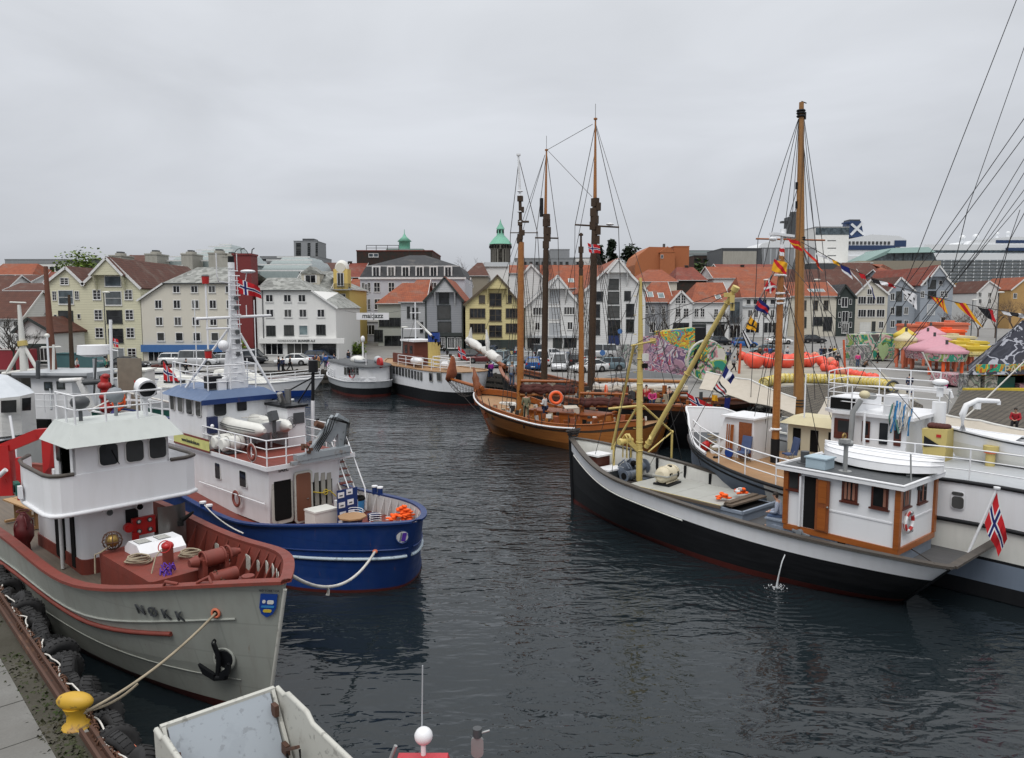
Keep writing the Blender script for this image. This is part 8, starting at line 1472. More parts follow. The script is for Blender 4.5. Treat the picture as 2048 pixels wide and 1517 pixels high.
# masts
ctr1=loc(o,G(1040,800,2.6));M1=50.2;M2=48.3
def mastset(o,Mx,foot,mid,top,hound,r,name='mast',lowm='mastwood',upm='mastdk',headm='white',r2=None):
 mb=MB(lowm);a,b=loc(o,D(*foot,Mx)),loc(o,D(*hound,Mx));mb.cyl(a,b,r,r*.85,12);m=mb.out(name,o);mb=MB(upm);c,d=loc(o,D(*mid,Mx)),loc(o,D(*top,Mx));mb.cyl(b-V((0,0,.3)),c,(r2 or r*.62),(r2 or r*.62)*.8,10);mb.out('topmast',m);mb=MB(headm);mb.cyl(c,d,(r2 or r*.62)*.6,.06,8);mb.cyl(d,d+V((0,0,.12)),.14,n=8);mb.out('topgallant_mast',m);return m,a,b,c,d
def rig(o,m,Mx,hound,top,feetL,feetR,name='shroud',rl=None,spread=None,r=.022):
 pr=[]
 for fx,fy,dy in feetL+feetR:pr.append((loc(o,D(*hound,Mx)),loc(o,D(fx,fy,Mx+dy))))
 if spread:
  for s_ in spread:pr.append((loc(o,D(*top,Mx)),loc(o,D(s_[0],s_[1],Mx))));pr.append((loc(o,D(s_[0],s_[1],Mx)),loc(o,D(s_[0]+s_[2],s_[3],Mx))))
 mb=MB('shroud');[mb.cyl(a,b,r,n=4,caps=False)for a,b in pr];
 for F_ in(feetL,feetR):
  if len(F_)<3:continue
  A=[(loc(o,D(*hound,Mx)),loc(o,D(x,y,Mx+dy)))for x,y,dy in F_]
  for k in range(3,26):t=k/27;mb.tube([a.lerp(b,t)for a,b in A],.009,3,caps=False)
 mb.out('shroud',m)
m1,a,b,c,d=mastset(o,M1,(1040,838),(1040,395),(1037,312),(1042,485),.24,headm='white',r2=.13)
rig(o,m1,M1,(1042,470),(1038,318),[(1000,842,.6),(1010,846,.4),(1020,850,.2),(1032,852,0)],[(1062,800,2),(1074,800,2),(1086,800,2)],spread=[(1021,466,-5,600),(1075,466,8,600)])
mb=MB('mastdk');mb.cyl(loc(o,D(1020,466,M1)),loc(o,D(1076,466,M1)),.035,n=6);mb.cyl(loc(o,D(1045,444,M1)),loc(o,D(1058,444,M1)),.07,n=8);[MB('mastdk').cb(loc(o,D(1042+R.uniform(-3,3),y_,M1)),(.3,.3,.35),R.random()).out('block',m1)for y_ in(398,420,446,466,474,482)];mb.m('white');[mb.tor(loc(o,D(1040,y_,M1)),.15,.04,(0,0,1),10,5)for y_ in(383,392,424,444)];mb.out('mast_top',m1)
m2,a,b,c,d=mastset(o,M2,(1163,858),(1162,500),(1162,472),(1162,552),.19,headm='mastdk',r2=.13)
rig(o,m2,M2,(1162,545),(1162,475),[(1122,850,.3),(1132,854,.2),(1142,856,0)],[(1185,812,1.5),(1195,812,1.5),(1205,812,1.5)])
mb=MB('mastdk');mb.sph(loc(o,D(1162,469,M2)),.1);[MB('mastdk').cb(loc(o,D(1162,y_,M2)),(.26,.26,.4),R.random()).out('block',m2)for y_ in(500,528,545,560,572)];mb.out('mast_top',m2)
# gaffs, booms with brown furled sails
def spar(o,Mx,a,b,r,m,name,sail=None,sr=.22,drop=.35,seed=1):
 mb=MB(m);A,B=loc(o,D(*a,Mx)),loc(o,D(*b,Mx));mb.cyl(A,B,r,r*.8,8);s=mb.out(name,o)
 if sail:
  rnd=random.Random(seed);mb=MB(sail);n=16;pts=[A.lerp(B,i/n)-V((0,0,drop+rnd.uniform(-.06,.08)+.12*abs(sin(i*.8))))for i in range(n+1)];mb.tube(pts,[sr*rnd.uniform(.7,1.15)for _ in pts],8);mb.tube([p+V((.0,.0,sr*.8))for p in pts],sr*.7,6);mb.out('furled_sail',s)
 return s
spar(o,M1-.3,(1042,762),(1142,764),.11,'varn','gaff','sailbrown',.26,.5,3);spar(o,M1-.3,(1040,790),(1150,788),.1,'mastwood','boom','sailbrown',.18,-.3,4)
spar(o,M2-.3,(1160,787),(1256,789),.1,'varn','gaff','sailbrown',.24,.5,5);spar(o,M2-.3,(1160,812),(1262,814),.09,'mastwood','boom','sailbrown',.16,-.3,6)
# bowsprit with netting and red furled jib, carved stem head
BT=loc(o,D(895,757,57));BF=h.p(1,2.65,1)+V((-.6,0,.45));mb=MB('varn');mb.cyl(BF,BT,.16,.09,10);bs=mb.out('bowsprit',o)
mb=MB('shroud');Ls=[BF.lerp(BT,t)for t in[k/12 for k in range(13)]];lo=[BF.lerp(BT,k/12)+V((0,0,-.15-.8*sin(pi*k/12)))for k in range(13)]
for s_ in(-.5,.5):mb.tube([p+V((0,s_*(1-k/14),0))for k,p in enumerate(lo)],.02,3);[mb.cyl(Ls[k],lo[k]+V((0,s_*(1-k/14),0)),.012,n=3)for k in range(1,12)]
[mb.cyl(lo[k]+V((0,-.5*(1-k/14),0)),lo[min(k+2,12)]+V((0,.5*(1-k/14),0)),.012,n=3)for k in range(12)];[mb.cyl(Ls[k].lerp(lo[k],.5)+V((0,s_*.25,0)),Ls[k+1].lerp(lo[k+1],.5)+V((0,s_*.25,0)),.012,n=3)for k in range(12)for s_ in(-1,1)];mb.cyl(BT,h.p(1,.6,1),.025,n=4);mb.out('bowsprit_net',bs)
MT['rustred']=('cloth',(.30,.10,.05),.9,0,.6,1,(.20,.06,.035),.5);mb=MB('rustred');R.seed(20)
c0=BT+V((-.5,.1,.3));mb.loft([[c0+V((.2*cos(2*pi*j/9)*s_+dx,.5*sin(2*pi*j/9)*s_+.1*sin(j*3),z))for j in range(9)]for s_,z,dx in((.3,-.55,.3),(.95,-.3,.2),(1.1,.1,0),(.85,.5,0),(.6,.9,-.1),(.35,1.3,-.1),(.15,1.45,0))]);mb.out('furled_jib',bs)
st=h.p(1,2.65,1);mb=MB('doorwood');mb.loft([[st+V((dx+r*.55*cos(2*pi*j/8),r*.5*sin(2*pi*j/8),z))for j in range(8)]for r,z,dx in((.5,-.8,-.25),(.62,-.3,-.15),(.5,.2,-.1),(.62,.6,-.15),(.45,.85,0),(.5,1.1,.05),(.28,1.4,.1),(.1,1.9,.25))]);mb.out('carved_stem_head',o)
# deck houses and gear
zd=1.35;MB('varn').box(3.2,6.2,-.9,.9,1.25,2.05).box(6.6,8.6,-.8,.8,1.3,2.0).m('doorwood').box(3.1,6.3,-1,1,2.05,2.12).box(6.5,8.7,-.9,.9,2.0,2.07).m('dark').box(4.0,4.3,.9,.93,1.5,1.8).box(5.0,5.3,.9,.93,1.5,1.8).box(7.3,7.6,.8,.83,1.5,1.8).out('deckhouse',o)
q=loc(o,G(1015,808,2.1));mb=MB('offwhite');mb.cb((q.x,q.y,1.95),(1.1,.55,.5),.5);mb.sph((q.x-.5,q.y-.1,1.95),.27);mb.m('dkgrey');[mb.cb((q.x+k,q.y,1.95),(.04,.58,.53),.5)for k in(-.2,.2)];mb.v=[tuple(wpt(o,v))for v in mb.v];worldsolo(mb,'life_raft_canister','white life raft canister on the wooden ship foredeck','life raft')
p_=loc(o,D(1112,796,48.2));lifebuoy(o,p_,loc(o,wpt(o,p_)+V((0,-1,.1)))-p_,.36,.1,('orange','orange'))
mb=MB('canvas');p=D(1142,815,47.6);mb.cb(p,(.9,.6,.06),.2,.2);mb.cb(p+V((.35,-.25,-.45)),(.35,.05,.9),.3);worldsolo(mb,'canvas_cover','beige canvas cover hung over the wooden ship rail','canvas')
R.seed(23)
for k in range(96):
 u=R.uniform(.1,.9);q=h.p(u,h.sheer(u)+.2,R.choice((1,1,-1)),R.uniform(.1,1.4));q.z=R.uniform(1.5,2.2);MB(R.choice(('ropedk','doorwood','rope','canvasw','rustred','mastwood','varn'))).cb(q,(R.uniform(.08,.4),R.uniform(.05,.25),R.uniform(.08,.5)),R.random()*3,R.uniform(-.3,.3)).out('tackle',o)
mb=MB('shroud');[mb.cyl(h.p(u,h.sheer(u)-.1,1,-.04),h.p(u,h.sheer(u)+.95,1,.05),.025,n=5)for u in(.50,.54,.58,.80,.84,.88,.34,.30)];mb.out('chain_plate',o)
mb=MB('black');a=h.p(.62,1.1,1,-.06);mb.cyl(a,a+V((-.2,.1,1.5)),.05);mb.out('fender_board',o)
# black schooner
o=boat('black hulled two masted schooner with brown rail and white furled sails',-.6,69.4,2.1,26,'sailing ship','schooner')
sch=o;h=Hull(26,6.2,[2.9,2.3,2.1,2.4,3.2],(.2,.75,2,.35,2.),(.4,.3,2,.5,1.7),(1.0,1.6),.7)
mb=MB();h.shell(mb,[(-.9,0,'black'),(.1,0,'black'),(-.3,1,'blackw'),(0,1,'doorwood')],40);mb.out('hull',o);mb=MB('deckwood');h.deck(mb,.5,.05);mb.out('deck',o);mb=MB('doorwood');h.rail(mb,.3,.12,0,40);mb.out('cap_rail',o);mb=MB('black');mb.poly([h.p(0,2.9,1),h.p(0,2.9,-1),h.p(0,.3,-1),h.p(0,.3,1)]);mb.out('transom',o)
S1,S2=57.5,63.4
m1,a,b,c,d=mastset(o,S1,(1182,790),(1190,402),(1191,240),(1188,500),.30,lowm='mastdk',upm='mastdk',headm='mastwood',r2=.24)
rig(o,m1,S1,(1189,470),(1191,250),[(1145,800,1),(1155,800,1),(1165,800,1),(1128,795,2)],[(1228,800,-1),(1240,800,-1),(1252,800,-1),(1266,795,-2)],spread=[(1150,451,-2,700),(1237,454,8,700)],r=.025)
mb=MB('mastdk');mb.cyl(loc(o,D(1150,450,S1)),loc(o,D(1238,455,S1)),.07,n=6);[MB('mastdk').cb(loc(o,D(1190+R.uniform(-3,4),y_,S1)),(.5,.4,.6),R.random()).out('block',m1)for y_ in(405,414,425,440,452,462,480)];mb.m('white').sph(loc(o,D(1220,449,S1)),.2,(1.6,1.6,.5));mb.m('steel').cyl(loc(o,D(1191,240,S1)),loc(o,D(1191,208,S1)),.02,n=4);mb.out('mast_top',m1)
m2,a,b,c,d=mastset(o,S2,(1088,780),(1091,432),(1093,302),(1092,500),.28,lowm='mastdk',upm='mastdk',headm='mastwood',r2=.22)
rig(o,m2,S2,(1092,480),(1093,305),[(1045,790,1),(1055,790,1),(1066,792,1)],[(1118,790,-1),(1130,790,-1),(1142,788,-1),(1156,785,-1)],spread=[(1072,476,-14,700),(1116,477,6,700)],r=.025)
mb=MB('mastdk');mb.cyl(loc(o,D(1070,476,S2)),loc(o,D(1117,477,S2)),.07,n=6);[MB('mastdk').cb(loc(o,D(1092+R.uniform(-3,4),y_,S2)),(.5,.4,.6),R.random()).out('block',m2)for y_ in(436,446,462,476,490)];[MB('black').cb(loc(o,D(1083,y_,S2)),(.25,.2,.5)).out('block',m2)for y_ in(403,412,420,428)];mb.m('steel').cyl(loc(o,D(1093,302,S2)),loc(o,D(1093,272,S2)),.02,n=4);mb.out('mast_top',m2)
mb=lines([(loc(o,D(1185,249,S1)),loc(o,D(1095,300,S2))),(loc(o,D(1097,303,S2)),loc(o,D(1184,394,S1))),(loc(o,D(1090,310,S2)),loc(o,D(1005,600,74))),(loc(o,D(1090,310,S2)),loc(o,D(958,700,78))),(loc(o,D(1192,250,S1)),loc(o,D(1330,700,48))),(loc(o,D(1191,300,S1)),loc(o,D(1130,610,S2)))],.022,'shroud');mb.out('stay',o)
spar(o,S1-.5,(1188,760),(1370,764),.16,'mastwood','gaff','canvasw',.34,.62,8);spar(o,S1-.8,(1186,784),(1375,786),.16,'doorwood','boom','canvas',.2,-.25,9)
BT=loc(o,D(938,690,78));BF=h.p(.97,3.3,1);BF.y=0;mb=MB('doorwood');mb.cyl(BF,BT,.2,.12,10);bs=mb.out('bowsprit',o)
R.seed(26);mb=MB('canvasw');q=[BF.lerp(BT,t)+V((0,0,.35))for t in[k/14 for k in range(2,15)]];mb.tube([p+V((0,0,R.uniform(-.1,.12)))for p in q],[R.uniform(.22,.5)for _ in q],8);mb.tube([BT,BT+V((-.3,0,.8)),BT+V((-.5,0,1.8))],[.3,.25,.06],8);k_=BF.lerp(BT,.45);mb.tube([k_,k_+V((0,0,1.3)),k_+V((.3,0,2.6))],[.32,.25,.06],8);mb.out('furled_jib',bs)
norflag('norwegian flag flying high beside the black schooner main mast',[D(1175,486,S1-1),D(1178,505,S1-1),D(1201,508,S1-1.3),D(1199,492,S1-1.3)],wavy=.05)
R.seed(27)
for k in range(80):u=R.uniform(.03,.6);q=h.p(u,2.,R.choice((1,-1)),R.uniform(.2,2));q.z=R.uniform(2.,3.);MB(R.choice(('ropedk','doorwood','rope','varn','dkgrey'))).cb(q,(R.uniform(.1,.5),R.uniform(.1,.4),R.uniform(.1,.8)),R.random()*3).out('tackle',o)
lifebuoy(o,loc(o,D(1212,782,56)),V((.5,.86,0)),.38,.1,('orange','orange'))
nf=norflag('large norwegian flag trailing over the black schooner stern rail',[D(1372,785,42.5),D(1384,812,42.5),D(1432,838,42.3),D(1425,812,42.3)],wavy=.08,sub=3)
# two passenger boats at the far quay
def simple(name,label,cat,x,y,a,L_,B,sheer,rows,deck='ltgrey',rail='white',dk=(.2,.7,2,.4,2),wl=(.3,.3,2,.55,1.7),bul=.4,rake=(.6,.4),group=None):
 o=thing(name,label,cat,(x,y,0),a,group);h=Hull(L_,B,sheer,dk,wl,rake,.7);mb=MB();h.shell(mb,rows,28,);mb.out('hull',o);mb=MB(deck);h.deck(mb,bul,.05,24);mb.out('deck',o);mb=MB(rail);h.rail(mb,.16,.07,0,28);mb.out('cap_rail',o);return o,h
o,h=simple('passenger_boat','white passenger boat with grey band, black hull and dark grey roof at the far quay','passenger boat',-13.3,73.3,2.094,13,4.8,[1.55,1.4,1.4,1.6,2.1],[(-.9,0,'bootred'),(.25,0,'bootred'),(0,.58,'black'),(0,1,'ltgrey')],dk=(.25,.1,2.2,.4,2))
mb=MB('white');U=[.02+.8*i/20 for i in range(21)];oval=[V((h.p(u,1.5,1,.25).x,h.p(u,1.5,1,.25).y,0))for u in U]+[V((h.p(u,1.5,-1,.25).x,h.p(u,1.5,-1,.25).y,0))for u in U[::-1]]
mb.loft([[p+V((0,0,z))for p in oval[::-1]]for z in(1.0,3.0)]);mb.out('cabin',o);mb=MB('dkgrey');c_=V((5.5,0,0));mb.loft([[c_+(p-c_)*k+V((0,0,z))for p in oval[::-1]]for k,z in((1.06,3.0),(1.05,3.1),(.6,3.22))]);mb.out('roof',o)
w=Wall(o,(13,2.15),(0,2.15));[(lambda mb:(w.plate(mb,x,735,x+4.2,750,0,.05),mb.out('window',o)))(MB('glass'))for x in(689,695,701,707,713)]
lifebuoy(o,V((1.6,1.95,2.2)),(-.4,1,0),.4,.1,('red','red'));lifebuoy(o,V((.3,.4,2.2)),(-1,.4,0),.4,.1,('dkgrey','dkgrey'));mb=MB('ltgrey');mb.box(-.02,.18,-.5,.5,1.4,2.8);mb.out('door',o)
mb=MB('white');railing(mb,[h.p(u,h.sheer(u),1,.05)for u in(.5,.6,.7,.8,.9,.97)],.9,4,.03);railing(mb,[h.p(u,h.sheer(u),1,.02)for u in(0,.05,.12,.2,.3)],.35,1,.03);mb.out('railing',o)
mb=MB('offwhite');mb.sph((5.0,.2,3.35),.9,(1.4,.8,.5),12,6);mb.m('ltgrey').sph((3.2,.5,3.4),.85,(1.5,.7,.45),12,6,.0,.6);mb.m('ltgrey').sph((2.0,-.9,3.5),.5,(1.3,.8,.8),10,6);mb.m('white').cyl((8.5,1.2,1.4),(8.5,1.2,4.4),.04);mb.cyl((.4,.9,1.6),(.4,.9,4.3),.04);mb.cyl((4.5,-.2,3.2),(4.5,-.2,5.4),.09);mb.sph((4.5,-.2,5.5),.22,(1,1,1.6));mb.out('roof_gear',o);MB('red').cyl((.2,-.6,3.3),(.2,-.3,3.3),.55,n=14).out('red_roof_buoy',o)
o,h=simple('passenger_boat','white passenger boat with row of tall windows and yellow and blue funnel','passenger boat',-3.6,67.4,2.15,18,5.2,[3.0,2.9,2.9,2.9,3.1],[(-.9,0,'bootred'),(.12,0,'bootred'),(0,.4,'black'),(0,1,'white')],deck='teak',dk=(.2,.1,2.4,.35,2),wl=(.3,.1,2,.5,1.7),bul=.02,rail='teak')
w=Wall(o,(18,2.62),(0,2.62))
for i in range(10):mb=MB('glass');x=788+i*6.1;w.plate(mb,x-1.7,733+i*1.3,x+1.7,748+i*1.5,.05,.06);mb.out('window',o)
for px0,px1 in((856,869),(872,885),(911,922)):
 p,t,up,u,z=hit(o,h,(px0+px1)/2,754,1 if px1<900 else 1,0,.6,1.6);mb=MB('shade');mb.plate(p,t,up,.62,.85,.05,.04);mb.m('glass').plate(p+V((0,0,.0)),t,up,.50,.7,.05,.045);mb.out('lounge_window',o)
MT['mahogw']=('paint',(.13,.035,.022),.5,0,.4,1,None,.3);zz=3.0;mb=MB('mahogw');mb.box(8.0,15,.9,1.0,zz,zz+1.0);mb.box(10.2,12.8,-1.2,.8,zz,zz+2.3);mb.m('white').box(9.9,13.1,-1.4,1.0,zz+2.3,zz+2.5);mb.m('glass').box(10.6,11.2,.8,.83,zz+1.1,zz+1.9).box(11.8,12.4,.8,.83,zz+1.1,zz+1.9);mb.out('wheelhouse',o)
mb=MB('mastyel');mb.cyl((7.6,-.1,zz),(7.6,-.1,zz+2.4),.62,.6,16);mb.m('blue').cyl((7.6,-.1,zz+2.4),(7.6,-.1,zz+3.3),.61,.58,16);mb.m('f_yel').tor((7.6,-.1,zz+2.9),.3,.1,(-.5,1,0),8,4);mb.m('black').cyl((7.6,-.1,zz+3.3),(7.6,-.1,zz+3.4),.5);mb.out('funnel',o)
mb=MB('white');railing(mb,[(h.p(u,3,1,.3).x,h.p(u,3,1,.3).y,3.02)for u in(.6,.5,.4,.3,.2,.12,.06)],1.,3,.03);railing(mb,[(5.5,-1.2,3.02),(5.5,1.1,3.02),(2.4,1.1,3.02),(2.4,-1.2,3.02)],1.1,3,.03);mb.out('railing',o)
mb=MB('white');[mb.sph((x,y,3.5),.5,(1.3,1,.8),10,6)for x,y in((8.2,1.3),(8.9,1.3))];mb.cyl((3.2,.2,3.35),(5.0,.2,3.35),.33,n=10);mb.m('beige').cyl((2.6,.9,3),(2.6,.9,4.1),.15);mb.m('white').cyl((11.5,0,5.4),(11.5,0,9.3),.07);mb.cyl((11.5,-.6,8.2),(11.5,.6,8.2),.04);mb.cyl((10.8,1.6,6.6),(10.8,-.6,6.6),.06);mb.out('deck_fittings',o)
a,b=D(830,637,74),D(905,716,70);mb=MB('shroud');mb.cyl(a,b,.02,n=4);mb.cyl(a,D(812,700,73),.02,n=4);mb.m('canvasw').cyl(a+V((.2,0,-.3)),a.lerp(b,.45),.1,.12,6);mb.v=[tuple(loc(o,v))for v in mb.v];mb.out('stay',o);R.seed(40)
for k in range(9):q=a.lerp(b,.3+.075*k);mb=MB(('f_red','f_yel','f_blue','f_white')[k%4]);mb.add([q,q+V((.35,0,-.1)),q+V((.1,0,-.5))],[(0,1,2),(2,1,0)]);worldsolo(mb,'signal_pennant','%s pennant on the stay of the passenger boat, %s from the top'%(('red','yellow','blue','white')[k%4],['first','second','third','fourth','fifth','sixth','seventh','eighth','ninth'][k]),'pennant','signal pennants on the passenger boat')
norflag('small norwegian flag on the stern of the passenger boat',[D(916,692,65),D(917,714,65),D(934,722,65),D(930,704,65)],wavy=.05)
# boats crowded behind the grey vessel, left
o,h=simple('canopied_boat','white boat under a grey fabric canopy with clear windows at the left edge','boat',-32,34.0,.35,9,4.2,[2.5,2.3,2.3,2.5,2.7],[(-.6,0,'black'),(.6,0,'black'),(0,.92,'offwhite'),(0,1,'black')])
T5=lambda px,py,y=36.6:loc(o,D(px,py,y));mb=MB('canopy');ce=T5(-40,745);rim=[T5(x,y,yy)for x,y,yy in((-150,795,37),(-60,800,35.6),(0,797,35.2),(40,793,35.6),(69,786,36.6),(60,776,38.5),(0,765,41),(-80,760,41))];top=[p.lerp(T5(-20,748,37.5),.55)+V((0,0,.25))for p in rim];mb.loft([rim,top],smooth=False);mb.poly(top[::-1]);mb.out('canopy',o)
mb=MB('canvasw');lo=[p+V((0,0,-1.85))for p in rim];mb.loft([lo,[p*1. for p in rim]],smooth=False,caps=False);mb.out('side_curtain',o)
for i,(x0,x1,y0,y1,yy)in enumerate(((2,33,802,826,35.1),(44,62,797,822,35.5),(-34,-4,802,827,35.2))):mb=MB('glassg' if 0 else 'glass');q=[T5(x0,y1,yy),T5(x1,y1-1,yy+.15),T5(x1,y0-2,yy+.15),T5(x0,y0,yy)];mb.prism(q,(.01,-.04,0));mb.out('window',o)
mb=MB('white');mb.cyl(T5(20,832,34.9),T5(31,900,34.5),.06);mb.cyl(T5(31,900,34.5),T5(34,960,34.2),.06);mb.out('stanchion',o)
o,h=simple('coaster','white coaster with long grey roof and two square windows behind the grey vessel','boat',-32,47.5,-.08,13,5,[1.8,1.5,1.5,1.8,2.4],[(-.6,0,'black'),(.4,0,'black'),(0,1,'whited')])
T5=lambda px,py,y=44.8:loc(o,D(px,py,y));a,b=T5(66,835),T5(152,832);mb=MB('white');mb.box(a.x,b.x,a.y,a.y+2.6,1.2,T5(100,752).z);mb.out('deckhouse',o);mb=MB('ltgrey');c,d=T5(28,752),T5(186,750);mb.box(c.x,d.x,c.y-.2,c.y+3.4,c.z-.05,c.z+.2);mb.m('dkgrey').box(c.x,d.x,c.y-.25,c.y-.2,c.z-.1,c.z+.05);mb.out('roof',o)
w=Wall(o,(a.x,a.y),(b.x,a.y));
for r_ in((89,764,105,781),(114,763,130,779)):mb=MB('trimdk');w.plate(mb,*r_,0,.05);mb.m('glassb');w.plate(mb,r_[0]+3,r_[1]+2,r_[2]-3,r_[3]-4,0,.06);mb.out('window',o)
mb=MB('dark');e,f=T5(67,868),T5(105,838);mb.box(e.x,f.x,e.y-.4,e.y,e.z,f.z);mb.out('dark_hold',o);mb=MB('white');railing(mb,[T5(x,826,43.6)for x in(68,90,112,135,158,182)],1.1,3,.03);mb.out('railing',o)
mb=MB('white');p=T5(190,745,44);mb.cyl(p+V((.0,0,-2)),p+V((0,0,.8)),.1);q=T5(188,705,44);mb.cyl(T5(224,770,44),T5(221,640,44),.09);mb.cyl((q.x,q.y,q.z-.1),(q.x,q.y,q.z+.42),.9,.85,20);mb.cyl((q.x,q.y,q.z-.25),(q.x,q.y,q.z-.1),.5,.9,20);mb.cyl(T5(205,722,44),T5(188,722,44),.05);mb.cyl(T5(236,702,44),T5(205,698,44),.04);mb.out('radar_mast',o)
mb=MB('offwhite');mb.cyl(T5(38,610,50),T5(50,750,50),.1,.28,8);mb.cyl(T5(46,690,50),T5(12,750,50),.12);mb.cyl(T5(46,690,50),T5(78,745,50),.12);mb.cyl(T5(5,748,50),T5(74,740,50),.12);mb.cyl(T5(20,605,50),T5(52,606,50),.05);mb.m('mastyel').cyl(T5(44,682,50),T5(46,692,50),.3);mb.out('tripod_mast',o)
mb=MB('rust');MT['rustmast']=('plain',(.14,.05,.028),.7,0,.8,1,None,.3);mb=MB('rustmast');mb.cyl(T5(91,533,47),T5(106,745,47),.12,.26,10);mb.m('offwhite').cyl(T5(107,690,46.5),T5(107,748,46.5),.08);mb.cyl(T5(83,695,46.5),T5(122,694,46.5),.05);mb.sph(T5(94,672,46.5),.15);mb.m('ltgrey').cyl(T5(94,672,46.5),T5(103,820,44),.06);mb.out('mast',o);mb=MB('mastdk');mb.cyl(T5(138,590,48),T5(145,750,48),.08,.16,8);mb.out('mast',o)
mb=MB('dkgrey');mb.cyl(T5(76,722,44),T5(76,758,44),.12);mb.cyl(T5(192,716,43),T5(188,790,43),.06);mb.cyl(T5(165,766,43),T5(208,763,43),.16);mb.m('whited').bar(T5(160,762,43),T5(190,830,43),.3);mb.cyl(T5(120,762,43),T5(165,760,43),.14);mb.out('deck_gear',o)
mat('pumpr','paint',(.30,.014,.012),.4);t=thing('salvage_pump','bright red pump and valve tower rising behind the grey vessel roof','pump',D(213,840,40));t.location.z=2.2;z0=2.2
for z,r in((.2,.42),(.75,.3),(1.3,.38),(1.9,.3),(2.5,.36),(3.0,.22)):MB('pumpr').sph((.12*sin(z*5),0,z),r,(1,1,.7),10,6).out('valve_housing',t)
mb=MB('red');mb.cyl((0,0,0),(0,0,3),.2);mb.m('orange');[mb.tor((.7,0,1.6+k*.25),.35,.05,(0,1,.2*k),14,5)for k in(0,1,-3)];mb.out('hand_wheel',t);mat('bronze','plain',(.20,.17,.13),.6);mb=MB('bronze');mb.box(.2,1.5,1.0,1.1,.0,3.9);mb.out('backplate',t)
o,h=simple('green_boat','green and white fishing boat with small white wheelhouse behind the searchlight','fishing boat',-22.5,41.5,.1,9.5,3.6,[3.3,2.9,2.9,3.1,3.6],[(-.6,0,'black'),(.5,0,'black'),(0,.72,'green'),(0,1,'green')])
T5=lambda px,py,y=41:loc(o,D(px,py,y));mb=MB('white');[mb.bar(T5(x,815,39.6),T5(x,783,39.6),.14)for x in(232,258,292)];mb.bar(T5(228,783,39.5),T5(335,786,39.5),.1);mb.bar(T5(252,800,39.4),T5(288,802,39.4),.1);mb.out('bulwark_frame',o);mb=MB('offwhite');a=T5(236,790,42);mb.box(a.x,a.x+1.5,a.y,a.y+1.5,a.z,a.z+1.3);mb.box(a.x-.1,a.x+1.6,a.y-.1,a.y+1.6,a.z+1.3,a.z+1.4);mb.m('glass').box(a.x+.2,a.x+.6,a.y-.03,a.y,a.z+.6,a.z+1.1).box(a.x+.9,a.x+1.3,a.y-.03,a.y,a.z+.6,a.z+1.1);mb.out('wheelhouse',o)
mb=MB('ropew');a=T5(252,785,39);mb.cyl(a,T5(178,822,36),.045);mb.cyl(a,T5(345,806,36),.045);mb.out('stay',o)
norflag('norwegian flag drooping beside the white searchlight',[D(326,722,44),D(327,760,44),D(358,765,44),D(345,745,44)],wavy=.08);norflag('crumpled red flag behind the rail of the green boat',[D(268,760,40),D(272,785,40),D(285,786,40),D(280,768,40)],wavy=.1);norflag('small norwegian flag on the radar mast of the coaster',[D(226,676,44),D(228,693,44),D(237,697,44),D(236,680,44)],wavy=.05)
for i,(x,y,L_,lb,c2)in enumerate(((-33.5,78.5,13,'white sailing yacht with mahogany deck and long bowsprit behind the lattice mast','white'),(-31.5,75,11.5,'white yacht with blue waterline moored in front of its mahogany decked neighbour','blue'),(-42,80,11,'white motor cruiser with curved railings moored left of the yachts','white'),(-36,71,9,'small white yacht with covered cockpit behind the blue wheelhouse','white'))):
 o,h=simple('yacht',lb,'yacht',x,y,-.12+.05*i,L_,3.3,[1.3,1.25,1.3,1.45,1.8],[(-.5,0,c2),(.35 if c2=='white' else.6,0,c2),(0,1,'white')],deck='mahog' if i==0 else 'offwhite',bul=.08,rake=(1.3,.3),group='yachts along the far left quay')
 mb=MB('offwhite');mb.hex([(2.5,-1,1.3),(7,-.8,1.3),(7,.8,1.3),(2.5,1,1.3),(2.8,-.8,2.3),(5.8,-.6,2.2),(5.8,.6,2.2),(2.8,.8,2.3)]);mb.m('glass').box(3.2,5.2,-.9,-.84,1.7,2.0);mb.out('cabin',o);mb=MB('white');railing(mb,[h.p(u,h.sheer(u),-1,.1)for u in(.1,.3,.5,.7,.85,.98)],.7,2,.025);mb.cyl((6,0,1.5),(6,0,3.5+(i%2)*6),.05);mb.out('railing',o)
 # landing craft cut by the lower edge
A,B=V((-5.67,11.57,2.2)),V((-4.28,12.77,2.2));dr=(B-A).normalized();fw=V((-dr.y,dr.x,0));
o=thing('landing_craft','scratched grey and white landing craft with raised bow ramp at the bottom edge','landing craft',(A.x,A.y,0),atan2(fw.y,fw.x));q_=lambda along,back,z:V((-back,-along,z))
Wd=(B-A).length;mb=MB('rampgrey');RB,RZ=.95,.85;mb.hex([q_(.08,RB,RZ),q_(Wd-.08,RB,RZ),q_(Wd-.08,RB-.06,RZ-.05),q_(.08,RB-.06,RZ-.05),q_(.06,.04,2.17),q_(Wd-.06,.04,2.17),q_(Wd-.06,-.04,2.12),q_(.06,-.04,2.12)]);mb.m('rampwhite').bar(q_(-.04,.0,2.17),q_(Wd+.04,.0,2.17),.09,.09);mb.bar(q_(.0,RB,RZ),q_(0,0,2.17),.06,.1);mb.bar(q_(Wd,RB,RZ),q_(Wd,0,2.17),.06,.1);mb.bar(q_(.0,RB+.1,RZ),q_(Wd,RB+.1,RZ),.1,.1);mb.out('bow_ramp',o)
mb=MB('rampwhite');top=[(0,2.17),(.3,2.15),(.45,2.24),(1.2,2.22),(1.4,2.1),(3.0,2.08),(6.0,2.0)]
